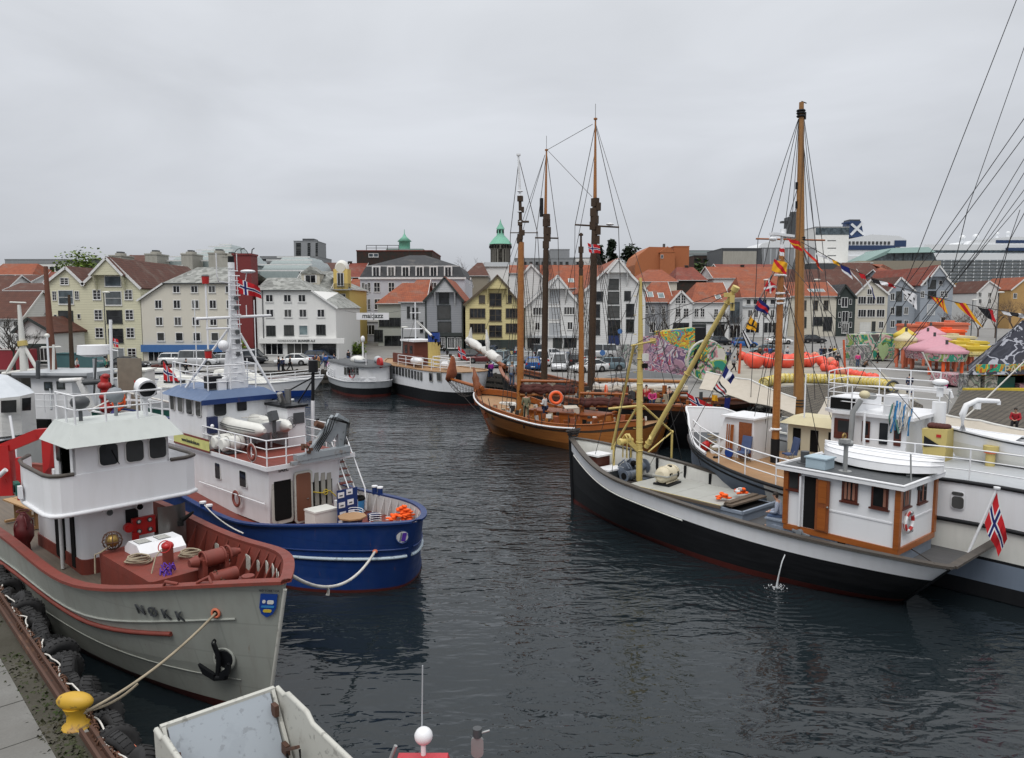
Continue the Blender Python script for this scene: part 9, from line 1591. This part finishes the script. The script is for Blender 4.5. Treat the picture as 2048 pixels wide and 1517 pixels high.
for y0,sd_ in((Wd+.06,1),(-.14,-1)):
 pts=[q_(y0+sd_*.0,b,z)for b,z in top]+[q_(y0,6,-.3),q_(y0,.9,-.3),q_(y0,.05,1.6)];mb.prism(pts if sd_<0 else pts,(0,-.08,0));mb.tube([q_(y0+.04,b,z)for b,z in top],.05,6)
mb.out('side_wall',o);mb=MB('rampfloor');mb.box(-6,-RB,-Wd,0,.55,.62);mb.m('rampwhite').bar(q_(.2,RB+.9,.68),q_(Wd-.2,RB+.55,.68),.05,.06);mb.out('deck',o);mb=MB('hullgrey');mb.prism([(-.9,-Wd,-.3),(-6,-Wd,-.3),(-6,-Wd,.55),(-.5,-Wd,.55)],(0,Wd,0));mb.out('hull',o)
mb=MB('railrust');mb.bar(q_(Wd-.1,.72,1.42),q_(Wd-.12,1.3,1.75),.05);mb.cb(q_(Wd-.08,.3,1.95),(.16,.08,.2));mb.cb(q_(Wd-.08,.7,1.42),(.18,.08,.18));mb.cb(q_(.1,.35,1.8),(.3,.05,.1),0,0,.5);mb.m('dark').tube([q_(Wd-.1,.75,1.4),q_(Wd-.12,1.0,1.2),q_(Wd-.12,1.4,1.25),q_(Wd-.1,1.3,1.7)],.02,5);mb.out('ramp_hinge',o);mb=MB('rampwhite');mb.tube([q_(Wd-.1,.9,1.05),q_(Wd-.1,2.4,1.02),q_(Wd-.1,5,1.0)],.035,6);mb.out('pipe',o)
mat('redroof','paint',(.45,.03,.045),.45,0,.6);t=thing('red_boat','red roofed boat with white radar dome just showing at the bottom edge','boat',(-1.35,10.5,.05));mb=MB('redroof');mb.lathe((0,0,0),[(1.5,.0),(1.6,.6),(1.5,.9)],12,(1,.6));mb.out('hull',t);mb=MB('redroof');mb.hex([(-.85,-.6,.8),(.75,-.6,.8),(.75,.55,.8),(-.85,.55,.8),(-.42,-.4,1.98),(.35,-.4,1.98),(.35,.6,1.98),(-.42,.6,1.98)]);mb.out('cabin',t)
mb=MB('white');mb.cyl((-.03,.55,1.95),(-.03,.55,2.15),.04);mb.sph((-.03,.6,2.26),.145,(1,1,.95),16,10);mb.out('radar_dome',t);mb=MB('ltgrey');mb.cyl((-.08,.75,1.95),(-.05,.75,3.33),.012,n=6);mb.out('whip_antenna',t);mb=MB('galv');mb.cyl((-.55,.5,1.9),(-.45,.5,2.16),.03);mb.out('nav_light',t)
t=thing('lamp_post','grey steel post with dark cap and side arm at the bottom edge','post',(-.56,11.5,0));mb=MB('galv');mb.plate((0,0,1.9),(1,0,0),(0,0,1),.2,.36,.09,.05);mb.cyl((0,0,0),(0,0,1.8),.05);mb.out('post',t);mb=MB('dkgrey');mb.cyl((0,0,2.06),(0,0,2.2),.075,n=12);mb.m('galv').cyl((.0,0,2.1),(.2,0,2.16),.018);mb.out('lamp',t)
# the square: play park, cars, people, flags
PG='play park on the square'
def bell(label,px,ya,yr,hw,Y,m,m2,legs=4,leg='salmon',name='play_canopy',band=.9):
 c=D(px,yr,Y);r=hw/F_PX*Y;za,zr=D(px,ya,Y).z,c.z;o=thing(name,label,'canopy',(c.x,Y,1.5),.3);zr-=1.5;za-=1.5
 MB(m).lathe((0,0,0),[(r,zr-.25),(r*1.02,zr),(r*.8,zr+(za-zr)*.25),(r*.4,zr+(za-zr)*.62),(r*.12,za),(.05,za+.05)],10).m('dkgrey').box(-.1,.1,-.1,.1,za,za+.5).out('canopy',o)
 MB(m2).lathe((0,0,0),[(r*.9,zr-.25-band),(r*.97,zr-.26)],10).out('valance',o)
 for k in range(legs):a=2*pi*k/legs+.6;MB(leg).cyl((cos(a)*r*.7,sin(a)*r*.7,0),(cos(a)*r*.7,sin(a)*r*.7,zr),.17,n=8).out('leg',o)
for a in(('pink bell shaped play canopy nearest the water, lowest of the pink row',1893,690,702,40,80,'pink','graf4',4,'orange','play_canopy',.8),('large pink bell shaped canopy with wide skirt, second of the pink row',1868,674,697,55,86,'pink','graf5'),('pink canopy third in the row, behind the widest pink one',1855,664,679,44,94,'pink','graf5'),('farthest and highest of the pink canopies',1861,653,668,32,100,'pink','graf5'),('bright yellow canopy behind the pale yellow one',1810,655,669,21,97,'yellow','yellow'),('pale yellow canopy with black scribbled drum on orange legs',1812,664,678,21,90,'beige','graf7')):bell(*a)
def slab(label,px0,px1,y0,y1,Y,m,dep=4,legs=True,name='play_box'):
 a,b=D(px0,y0,Y),D(px1,y1,Y);o=thing(name,label,'play module',(a.x,Y,1.5));L_=b.x-a.x;z1,z0=a.z-1.5,b.z-1.5;mb=MB(m);mb.box(0,L_,0,dep,z0,z1);mb.box(-.15,L_+.15,-.15,dep+.15,z1-.35,z1-.1);mb.box(L_*.4,L_*.6,1,2.5,z1,z1+.3);mb.out('box',o)
 if legs:[MB('salmon').cyl((x,y,0),(x,y,z0),.15,n=7).out('leg',o)for x in(L_*.15,L_*.85)for y in(.5,dep-.5)]
slab('salmon orange stacked box, topmost of the orange pile',1889,1937,646,660,104,'salmon');slab('darker orange box in front of the salmon pile',1886,1930,660,676,99,'orange');slab('long salmon box behind the pink canopies',1822,1888,649,664,110,'salmon');slab('pale yellow box behind two brighter yellow ones',1892,1950,673,694,95,'beige');slab('bright yellow box in the middle of the yellow row',1912,1975,683,699,90,'yellow');slab('bright yellow box with scribbles nearest the black pyramid',1936,1993,693,704,85,'yellow');slab('scribbled yellow skirt box under the nearest yellow box',1940,1990,704,714,84.6,'graf7')
def gwall(label,pts,Y,m,th=.5,name='graffiti_wall',cat='wall'):mb=MB(m);q=[D(x,y,Y)for x,y in pts];mb.prism(q,(0,th,0));return worldsolo(mb,name,label,cat)
gwall('tall mauve graffiti wall with rising left end and dense white lettering',((1283,740),(1330,752),(1392,756),(1392,708),(1345,690),(1318,672),(1284,674)),78,'graf1',.8);gwall('grey green graffiti wall left of the mauve wall',((1232,716),(1283,736),(1283,688),(1240,690)),86,'graf3',.8);gwall('bright green and yellow graffiti container behind the mauve wall',((1318,697),(1390,701),(1390,656),(1318,664)),98,'graf2',3,'graffiti_container','container');gwall('turquoise graffiti strip below the green and yellow container',((1325,700),(1390,712),(1390,700),(1325,690)),96,'teal');gwall('green and pink graffiti container at the right of the square',((1712,720),(1792,718),(1792,668),(1712,670)),100,'graf4',3,'graffiti_container','container');gwall('black market stall roof behind the yellow derrick',((1385,690),(1412,690),(1412,656),(1385,656)),105,'black',3,'market_stall','stall')
gwall('grey scribbled rocks in front of the right container',((1708,740),(1745,738),(1740,690),(1712,692)),92,'graf3',1.5);gwall('pink graffiti block pile left of the black pyramid',((1895,768),(1938,780),(1940,750),(1900,750)),68,'graf5',3);gwall('low asphalt skate bowl rim below the mauve wall',((1210,752),(1395,770),(1395,756),(1283,740)),77,'concgrey',.5,'skate_bowl')
p=D(1766,700,99.6);mb=MB('leafgreen');MT['heart']=('plain',(.35,.48,.25),.6,0,.6,1,None,.3);mb=MB('heart');mb.prism([p+V((x*1.4,0,z*1.6))for x,z in((0,-.9),(.45,-.3),(.5,.3),(.3,.55),(0,.3),(-.3,.55),(-.5,.3),(-.45,-.3))][::-1],(0,-.1,0));worldsolo(mb,'painted_heart','pale green heart shape on the right graffiti container','sign')
# leaning graffiti disc with a dark horn
c=D(1412,722,72);t=thing('graffiti_disc','large round disc painted yellow green and teal with a dark oval horn','sculpture',(c.x,72,1.5),.25);r=1.95;mb=MB('graf4');z=c.z-1.5;mb.cyl((0,0,z),(.2,.5,z),r,n=28);mb.m('rampwhite').tor((0,-.02,z),r,.12,(0,1,0),32,6);mb.m('graf2').cyl((0,-.04,z+.8),(0,0,z+.8),.9,n=16);mb.out('disc',t);mb=MB('dark');mb.sph((-1.25,-.3,z+.2),.42,(.55,.7,2.4),10,8);mb.out('horn',t)
# black pyramid
t=thing('black_pyramid','tall black graffiti covered pyramid tent over a scribbled base, right edge','pavilion',(D(1938,750,60).x,60,1.5),.12);ap=loc(t,D(2046,642,65));L_=9.6;z0=D(1938,750,60).z-1.5;mb=MB('graf6');b_=[V((0,0,z0)),V((L_,-.5,z0)),V((L_+5,9,z0)),V((6.2,8,z0))];[mb.poly([b_[i],b_[(i+1)%4],ap])for i in range(4)];mb.poly(b_[::-1]);[mb.tube([x,ap],.07,5)for x in b_];mb.out('roof',t)
mb=MB('graf3');[mb.box(x,x+1.1,.2,1.3,0,z0)for x in(.1,1.6,6,8)];mb.m('green').box(3,4.6,.6,1,.6,z0-.3);mb.m('graf5').box(4.8,9.5,.3,1.0,.5,1.1);mb.m('graf2').box(.8,9.6,.1,.3,z0-.1,z0+.8);mb.m('dark').box(2.2,9.6,2,3,0,z0-.1);mb.out('base',t);text('PATRONS',.95,'beige',t,frame(V((5.2,.02,z0+.35)),(1,0,0),(0,0,1)),'lettering')
mb=MB('yellow');a,b=D(1926,787,60),D(1995,787,60);mb.box(a.x,b.x+3,59.6,60.1,1.5,2.35);worldsolo(mb,'yellow_wall','low chipped yellow wall in front of the black pyramid','wall')
# yellow segmented pipe and buoy chains
pp=[G(x,y,1.95)for x,y in((1528,766),(1561,757),(1600,757),(1640,758),(1680,759),(1720,762),(1755,767),(1786,774))];mb=MB('graf7');mb.tube(pp,.46,12);
for i in range(len(pp)-1):
 for k in range(5):q=pp[i].lerp(pp[i+1],k/5);mb.m('yellow').tor(q,.46,.045,pp[i+1]-pp[i],12,4)
mb.m('dkgrey').tor(pp[-1],.5,.1,pp[-1]-pp[-2],14,6);worldsolo(mb,'yellow_pipe','long yellow segmented pipe covered in scribbles along the cobbled bank','pipe')
BL=((1484,712,9),(1497,718,14),(1514,721,17),(1531,717,12),(1540,723,14),(1555,718,15),(1570,722,15),(1586,720,13),(1603,722,13),(1611,714,12),(1620,722,13),(1632,716,10),(1641,723,11),(1651,727,8),(1626,712,9),(1660,723,9),(1672,729,9),(1651,735,9),(1662,738,9),(1674,741,9),(1685,743,9),(1700,746,9),(1710,749,9),(1724,752,10),(1738,754,9),(1752,756,10),(1545,714,11),(1598,713,11))
ordn='first second third fourth fifth sixth seventh eighth ninth tenth eleventh twelfth thirteenth fourteenth fifteenth sixteenth seventeenth eighteenth nineteenth twentieth twenty-first twenty-second twenty-third twenty-fourth twenty-fifth twenty-sixth twenty-seventh twenty-eighth'.split()
rk={b:i for i,b in enumerate(sorted(BL))};B0=None
for i,b_ in enumerate(BL):
 px,py,r=b_;g=G(px,py+r,1.5);rr=r/F_PX*g.y;pale=b_ in((1660,723,9),(1685,743,9),(1626,712,9));lb='%s buoy, %s from the left in the orange buoy chain'%('faded pale pink' if pale else 'big bright orange' if r>12 else 'small orange',ordn[rk[b_]])
 if B0 is None:mb=MB('buoy');mb.sph((0,0,1),1,(1,1,1),16,10);mb.m('dkgrey').cyl((0,0,1.95),(0,0,2.1),.12);B0=solo(mb,'buoy',lb,'buoy',g,'orange buoys strung across the sand');B0.scale=(rr,)*3
 else:
  c_=B0.copy();C.objects.link(c_);c_.location=g;c_.scale=(rr,)*3;c_['label']=lb;c_.rotation_euler=(R.uniform(-.4,.4),R.uniform(-.4,.4),0)
  if pale:c_.material_slots[0].link='OBJECT';c_.material_slots[0].material=M('buoyf')
for px,y0,y1,lb in((1478,688,748,'left'),(1690,680,742,'right')):g=G(px,y1,1.5);mb=MB('orange');MT['postor']=('plain',(.50,.09,.03),.6,0,.6,1,None,.3);mb=MB('postor');mb.cyl((0,0,0),(.1 if lb=='left' else-.3,0,D(px,y0,g.y).z-1.5),.14,.12,8);solo(mb,'orange_post','slanting orange post at the %s end of the buoy chain'%lb,'post',g)
mb=MB('ropew');mb.tube(sag(D(1479,700,82),D(1691,694,86),1.3,20),.05,4);worldsolo(mb,'white_rope','white rope slung between the two orange posts','rope')
# banner over the street, hedge, boards, lamps
a=D(713,640,106);t=thing('street_banner','white banner reading mai jazz stretched over the side street','banner',(a.x,106,a.z));w_,h_=D(778,640,106).x-a.x,D(713,626,106).z-a.z;mb=MB('f_white');mb.plate((w_/2,0,h_/2),(1,0,0),(0,0,1),w_,h_,0,.02);mb.m('wire').cyl((w_,0,h_),(w_+2.5,1,h_+.4),.02);mb.cyl((0,0,h_),(-2.5,1,h_+.4),.02);mb.out('cloth',t);text('mai:jazz',.95,'trimdk',t,frame((w_/2,-.03,h_/2+.05),(1,0,0),(0,0,1)),'lettering',bold=.02)
b=G(757,695,1.5);leafy('low bright green bush in the side street',(b.x,112,1.2),1.7,3.6,'leafgreen',51,900,.16,trunk=.1,name='bush');b=G(537,712,1.5);leafy('small yellow green shrub beside the red stair tower',(b.x,98.5,1.2),3.2,3.0,'leafgreen',52,700,.13,trunk=.3,name='bush')
for i,(px,y)in enumerate(((1663,676),(1677,676))):g=G(px,y,1.5);t=thing('info_board',('left of two black framed poster boards on the square','right of two black framed poster boards on the square')[i],'notice board',g);mb=MB('black');mb.box(-.8,.8,-.06,.06,.9,3.2);[mb.box(x-.08,x+.08,-.05,.05,0,3.2)for x in(-.8,.8)];mb.out('frame',t);MB(('canvasw','graf3')[i]).box(-.65,.65,-.09,-.065,1.1,3.0).out('poster',t)
for px,y0,y1,Y,lb in((207,585,722,97,'black lamp post in front of the tall yellow warehouse'),(1530,560,690,105,'slim street lamp with white head left of the brown mast'),(1630,560,690,108,'slim street lamp with white head right of the brown mast'),(1946,600,700,118,'slim grey lamp post at the right of the square'),(805,655,700,108,'curved lantern post in the side street'),(1998,585,720,110,'tall grey lamp post before the far white houses')):
 p=D(px,y0,Y);t=thing('street_lamp',lb,'street lamp',(p.x,Y,1.5),group='street lamps');mb=MB('dkgrey');mb.cyl((0,0,0),(0,0,p.z-1.5),.09,.06,6);mb.out('post',t);MB('offwhite').sph((.3,0,p.z-1.5),.35,(1.6,.8,.35),8,5).out('lamp_head',t)
for px,y,Y in((1240,663,112),(1205,706,100)):p=D(px,y,Y);t=thing('road_sign','round blue traffic sign behind the schooner rigging, %s'%('higher one' if Y>105 else 'lower one'),'traffic sign',(p.x,Y,1.5));MB('grey').cyl((0,0,0),(0,0,p.z-1.3),.05,n=6).out('post',t);MB('shopblue').cyl((0,-.08,p.z-1.5),(0,-.05,p.z-1.5),.38,n=14).out('sign_plate',t)
a=D(110,750,90);t=thing('skip_container','teal open container on the left quay','container',(a.x,90,1.5));MB('teal').box(0,4.9,0,2,0,1.5).box(-.1,5,-.1,0,1.4,1.6).out('body',t)if 0 else None;MT['tealdk']=('paint',(.05,.12,.13),.6,0,.5,1,None,.3);mb=MB('tealdk');mb.prism([(0,0,0),(5.4,0,0),(5.4,0,.5),(4.3,0,1.7),(0,0,1.7)],(0,2,0));mb.bar((-.05,-.05,1.7),(4.3,-.05,1.7),.12);mb.out('body',t)
a=D(-20,750,88);mb=MB('wredp');MT['crimson']=('paint',(.24,.02,.03),.5,0,.4,1,None,.3);mb=MB('crimson');mb.box(-4,3.3,-1.2,1.2,0,2.3);mb.m('offwhite').bar((-4,-1.22,2.35),(3.3,-1.22,2.35),.1);solo(mb,'red_container','crimson container on the quay at the left edge','container',(-60.0,88.2,1.5))
mb=MB('sailbrown');R.seed(50);[mb.sph((R.uniform(-1,1),R.uniform(-.4,.4),R.uniform(.1,.5)),.3,(1,1,.6),6,4)for k in range(14)];a=G(258,752,1.5);solo(mb,'net_pile','pile of dull purple fishing net on the quay below the dark car','net',(a.x,87.0,1.5))
# cars: pixel column, distance, kind, paint, heading
CL=((258,88.5,'sedan','car1',0,'long black car in front of the tall yellow warehouse'),(352,94,'hatch','car5',.1,'white car parked left under the blue shop front'),(398,92,'van','car3',0,'white estate car parked under the blue shop front'),(441,93.5,'sedan','car3',3.1,'pale car half hidden by the lattice mast foot'),(586,93.5,'sedan','car5',3.14,'silver saloon car in front of the long shop sign'),(497,96,'van','car1',0,'dark van beside the red stair tower'),(966,97,'sedan','car6',3.1,'dark red car at the left end of the car park'),(1003,104,'hatch','car1',1.5,'dark car in the back row below the yellow gable'),(1038,108,'hatch','car7',1.6,'dark blue car in the back row behind the orange mast'),(1075,106,'van','car1',1.6,'black van in the back row'),(1108,104,'sedan','car3',0,'silver car lengthwise in the back row'),(1150,104,'hatch','car0',1.5,'grey car in the back row near the schooner mast'),(1200,106,'van','car3',3.1,'light van before the tall white warehouse'),(1001,91,'van','car4',4.5,'grey green estate car left of the orange mast'),(1030,89,'hatch','car4',4.6,'pale blue grey hatchback beside the blue car'),(1067,87,'hatch','car2',1.5,'bright blue small car seen from behind'),(1087,93,'van','car5',1.5,'white van behind the bright blue car'),(1120,86,'van','car3',4.6,'silver people carrier facing the water'),(1150,92,'hatch','car1',1.6,'black hatchback behind the silver people carrier'),(1178,84,'sedan','car5',3.6,'white car angled near the schooner rail'),(1215,86,'hatch','car4',3.2,'pale turquoise car near the skate bowl'),(983,103,'van','car7',1.5,'navy people carrier in the back row'),(1055,98,'hatch','car0',1.6,'grey hatchback in the middle row'),(1128,97,'sedan','car7',1.5,'dark blue car in the middle row'),(1175,97,'van','car0',1.6,'grey van in the middle row'),(945,102,'hatch','car1',0,'small dark car beside the passenger boat stern'),(1489,124,'hatch','car2',0,'bright blue car beside the bare street tree'),(1558,130,'sedan','car5',0,'white car behind the brown mast'),(1625,132,'sedan','car1',0,'black car before the cream house'),(1752,138,'hatch','car4',0,'teal grey car on the wall above the right container'),(1530,112,'sedan','car4',2.9,'pale car behind the buoy chain'),(1735,136,'hatch','car5',0,'small white car before the garage door'),(640,99,'hatch','car7',0,'dark car beyond the crowd'),(1440,128,'hatch','car1',.2,'dark car below the bare street tree'),(1820,140,'sedan','car3',0,'silver car at the foot of the blue grey warehouse'))
for px,Y,kd,pt,rz,lb in CL:p=D(px,700,Y);car(kd,pt,lb,p.x,Y,gz(p.x,Y)+.01,rz)
# people: pixel column, feet row, heading, pose, top, legs
PL=((372,750,.3,'walk','c_black','c_black','dark clad person walking beside the white car'),(697,728,1,'stand','c_black','c_jean','person standing on the roof side of the grey roofed boat'),(558,744,3,'stand','c_black','c_navy','person in black beside the silver saloon'),(566,746,1,'stand','c_navy','c_black','second dark figure beside the silver saloon'),(580,743,0,'walk','c_black','c_black','tall person in black striding past the silver saloon'),(625,722,1,'stand','c_grey','c_jean','person in grey shirt at the shop door'),(630,738,0,'hold','c_brown','c_black','person bending in brown at the quay edge'),(638,739,3,'hold','c_tan','c_khaki','person in tan jacket leaning over the quay rail'),(652,738,2,'stand','c_blue','c_navy','person in bright blue jacket on the quay'),(662,739,3,'crouch','c_purple','c_black','crouching person in purple on the quay'),(669,737,3,'stand','c_navy','c_black','person in navy at the right of the quay group'),(628,715,1,'stand','c_red','c_black','person in dark red in the shop window bay'),(155,748,0,'stand','c_white','c_red','person in white top behind the coaster'),(214,748,0,'stand','c_green','c_black','person in green jumper by the radar mast'),(982,757,2,'stand','c_purple','c_navy','person in dark purple on the jetty under the furled jib'),(975,757,2,'stand','c_black','c_jean','person in black on the jetty under the furled jib'),(1448,748,3,'stand','c_yel','c_black','child in yellow raincoat beside the graffiti disc'),(1467,744,0,'walk','c_grey','c_black','person in grey coat by the left orange post'),(1446,722,0,'stand','c_navy','c_jean','person in navy behind the yellow raincoat'),(1460,720,3,'stand','c_black','c_jean','person in black near the left orange post'),(1438,716,3,'stand','c_black','c_black','person in black left of the crowd'),(1475,722,3,'stand','c_brown','c_black','person in brown behind the left orange post'),(1453,733,3,'crouch','c_yel','c_khaki','crouching person in yellow beside the sand'),(1520,690,1,'stand','c_brown','c_black','person in brown near the pale car'),(1532,690,1,'stand','c_red','c_grey','person in red jacket near the pale car'),(1541,706,1,'stand','c_blue','c_jean','person in blue jacket behind the buoys'),(1650,714,1,'stand','c_black','c_black','person in black with a pushchair group'),(1661,712,1,'hold','c_black','c_navy','second dark figure of the pushchair group'),(1669,708,1,'stand','c_yel','c_black','person in yellow jacket behind the woman in black'),(1675,735,1,'walk','c_black','c_black','woman in black coat walking across the square'),(1694,712,1,'crouch','c_black','c_jean','person bending over a pushchair right of the orange post'),(1696,678,1,'stand','c_khaki','c_black','distant person beside the poster boards'),(1755,727,3,'stand','c_black','c_black','man in black before the heart container'),(1796,722,2,'hold','c_black','c_navy','person in black with a pushchair under the yellow canopy'),(1727,738,0,'crouch','c_brown','c_black','crouching person among the scribbled rocks'),(1818,790,1.2,'walk','c_navy','c_navy','woman in navy walking behind the white boom'),(1891,790,3,'stand','c_pink','c_purple','child in magenta behind the boom end'),(1383,672,0,'stand','c_black','c_black','distant person near the market stall'),(1305,675,0,'stand','c_black','c_jean','distant person in black before the grey house'),(1310,672,0,'stand','c_blue','c_jean','distant person in blue before the grey house'),(1600,678,1,'stand','c_black','c_black','distant person behind the golden mast'),(1715,735,1,'stand','c_pink','c_jean','person in pink jacket beside the scribbled rocks'),(1428,728,2,'stand','c_brown','c_jean','person in brown just left of the yellow raincoat'),(1455,726,1,'walk','c_jean','c_black','person in denim between the dark figures'),(1432,712,3,'walk','c_grey','c_navy','person in grey at the left of the crowd'),(1643,708,1,'walk','c_navy','c_jean','person in navy behind the pushchair group'),(1780,700,1,'stand','c_grey','c_navy','person in grey beside the heart container'),(646,733,0,'walk','c_grey','c_jean','person in grey between the tan and blue jackets'),(1240,726,0,'walk','c_khaki','c_black','person in khaki by the grey green wall'),(1575,690,0,'walk','c_white','c_jean','person in white between the two masts'))
for px,py,a,po,tp,lg,lb in PL:
 g=G(px,py,1.5);
 if g.y>105:g=V((D(px,690,105).x,105,1.5))
 person(lb,g,a,po,tp,lg,scale=1.0 if 'child' not in lb else.72)
g=D(1024,790,51);person('man in grey hooded jacket and jeans standing at the wooden ship bow',(g.x,52.2,3.3),1.2,'stand','c_grey','c_jean','hairlt','people aboard the boats')
g=D(1052,822,49);person('man in khaki with red sleeves on the wooden ship deck',(g.x,48.9,1.5),1.6,'stand','c_khaki','c_khaki',group='people aboard the boats');g=D(1090,828,48.2);person('crouching person in pale shirt on the wooden ship deck',(g.x,48.3,1.5),2.6,'hold','c_white','c_navy',group='people aboard the boats');g=D(1305,818,49.5);person('person in bright pink jacket sitting on the schooner stern',(g.x,49.5,2.2),4.4,'sit','c_pink','c_navy','hairlt','people aboard the boats');g=D(1338,818,49);person('person in black on the schooner stern',(g.x,49,1.9),4.6,'stand','c_black','c_black',group='people aboard the boats');g=D(1292,818,50);person('person in dark red on the schooner stern',(g.x,50,1.9),4.6,'stand','c_red','c_black',group='people aboard the boats');g=G(2030,860,1.9);person('person in dark red jacket sitting on the cobbled slope at the right edge',g,4,'sit','c_red','c_black')
# signal flags
def sflag(label,pat,q,Y,cols=(0,1),rows=(0,1),wv=.07):return flag('signal_flag',label,list(cols),list(rows),pat,[D(x,y,Y)for x,y in q],'signal flags in the rigging',wv,sub=4)
T3_=(0,1/3,2/3,1);st3=lambda a,b,c=None:(lambda x,y:(a,b,c or a)[min(int(y*3),2)]);vt3=lambda a,b,c=None:(lambda x,y:(a,b,c or a)[min(int(x*3),2)])
N8=[k/8 for k in range(9)]
sflag('red signal flag with white diagonal cross',lambda x,y:'f_white' if abs(x-y)<.13 or abs(x+y-1)<.13 else 'f_red',((1538,556),(1527,578),(1541,588),(1554,576)),33,N8,N8);sflag('dark blue signal flag with red centre band',st3('f_blue','f_red'),((1520,594),(1509,617),(1534,631),(1540,619)),34,T3_,T3_);sflag('orange yellow signal flag with black lines',lambda x,y:'f_black' if abs(x-.5)<.1 and y<.6 or abs(y-.6)<.08 else 'f_yel',((1502,631),(1491,655),(1511,664),(1515,650)),35,N8,N8)
sflag('black and white diagonally striped signal flag',lambda x,y:'f_black' if int(x*4)%2==0 else 'f_white',((1482,665),(1494,697),(1505,688),(1488,660)),36,(0,.25,.5,.75,1),T3_);sflag('blue white blue signal flag above the awning',vt3('f_blue','f_white'),((1453,731),(1444,751),(1461,769),(1470,756)),37,T3_,T3_);sflag('black white and red striped signal flag near the awning tip',lambda x,y:('f_black','f_white','f_red','f_white','f_black')[min(int(y*5),4)],((1440,762),(1426,777),(1448,795),(1454,785)),38,T3_,[k/5 for k in range(6)]);sflag('dark blue drooping signal flag over the rocks',lambda x,y:'f_blue',((1450,795),(1448,818),(1458,820),(1462,797)),39);sflag('yellow crumpled signal flag over the rocks',lambda x,y:'f_yel',((1424,789),(1424,801),(1436,804),(1436,792)),39,wv=.2)
sflag('yellow signal flag with red diagonal on the nearer mast',lambda x,y:'f_red' if abs(x-y)<.2 else 'f_yel',((1549,518),(1543,541),(1572,550),(1576,528)),31,N8,N8);sflag('red and white signal flag at the nearer mast head',st3('f_white','f_red','f_white'),((1560,488),(1559,510),(1568,514),(1570,492)),31,T3_,T3_)
sflag('red signal flag with yellow stripe beside the golden mast',lambda x,y:'f_yel' if.4<y<.6 else 'f_red',((1574,476),(1588,496),(1606,504),(1602,486)),38,N8,N8,.12);sflag('long red and orange pennant right of the golden mast',lambda x,y:'f_org' if y>.6 else 'f_red',((1605,492),(1612,506),(1647,545),(1640,530)),38,N8,(0,.6,1),.1);sflag('white pennant beyond the golden mast',lambda x,y:'f_white',((1630,505),(1634,511),(1656,520),(1655,514)),38);sflag('yellow and white pennant below the tower block',vt3('f_white','f_yel','f_yel'),((1656,515),(1660,524),(1680,533),(1678,526)),38,T3_,T3_);sflag('navy signal flag with white edge over the brown roofs',st3('f_blue','f_blue','f_white'),((1681,529),(1684,542),(1706,560),(1700,538)),38,T3_,T3_);sflag('long white pennant sagging over the roofs',lambda x,y:'f_white',((1700,540),(1704,548),(1734,584),(1730,576)),38)
sflag('small red triangular signal flag over the white gables',lambda x,y:'f_red',((1716,543),(1722,556),(1732,560),(1732,552)),38);sflag('white and navy pennant before the grey house',vt3('f_white','f_white','f_blue'),((1730,557),(1733,563),(1752,602),(1747,580)),38,T3_,T3_);sflag('black white and red pennant between the gables',vt3('f_black','f_white','f_red'),((1742,556),(1747,566),(1792,577),(1790,571)),38,T3_,T3_);sflag('white signal flag with black crosses',lambda x,y:'f_black' if(int(x*6)+int(y*6))%3==0 and int(x*6)%2==0 else 'f_white',((1803,576),(1812,598),(1834,621),(1836,592)),38,[k/6 for k in range(7)],[k/6 for k in range(7)])
sflag('red and orange striped signal flag',lambda x,y:'f_red' if int(x*6)%2==0 else 'f_yel',((1860,592),(1872,606),(1896,629),(1890,600)),38,[k/6 for k in range(7)],T3_);sflag('long yellow red and yellow pennant over the bare trees',vt3('f_yel','f_red','f_yel'),((1908,604),(1920,618),(1967,657),(1934,608)),38,T3_,T3_);sflag('black yellow and red signal flag over the pyramid',vt3('f_black','f_black','f_red'),((1954,613),(1972,634),(1993,646),(1988,622)),38,T3_,T3_);sflag('white and black pennant at the right edge',vt3('f_white','f_black','f_white'),((2002,621),(2008,629),(2052,638),(2052,630)),38,T3_,T3_)
sl=[D(x,y,38)for x,y in((1602,484),(1655,514),(1700,538),(1745,556),(1800,575),(1860,592),(1908,604),(1954,613),(2000,621),(2070,634))];mb=MB('shroud');mb.tube(sl,.018,4);worldsolo(mb,'flag_line','thin line carrying the signal flags from the golden mast to the right edge','rope')
sl=[D(1560,520,31),D(1540,556,33),D(1503,630,35),D(1484,662,36),D(1454,730,37),D(1424,790,39)];mb=MB('ropew');mb.tube(sl,.018,4);worldsolo(mb,'flag_line','pale line carrying the signal flags down to the rocks','rope')
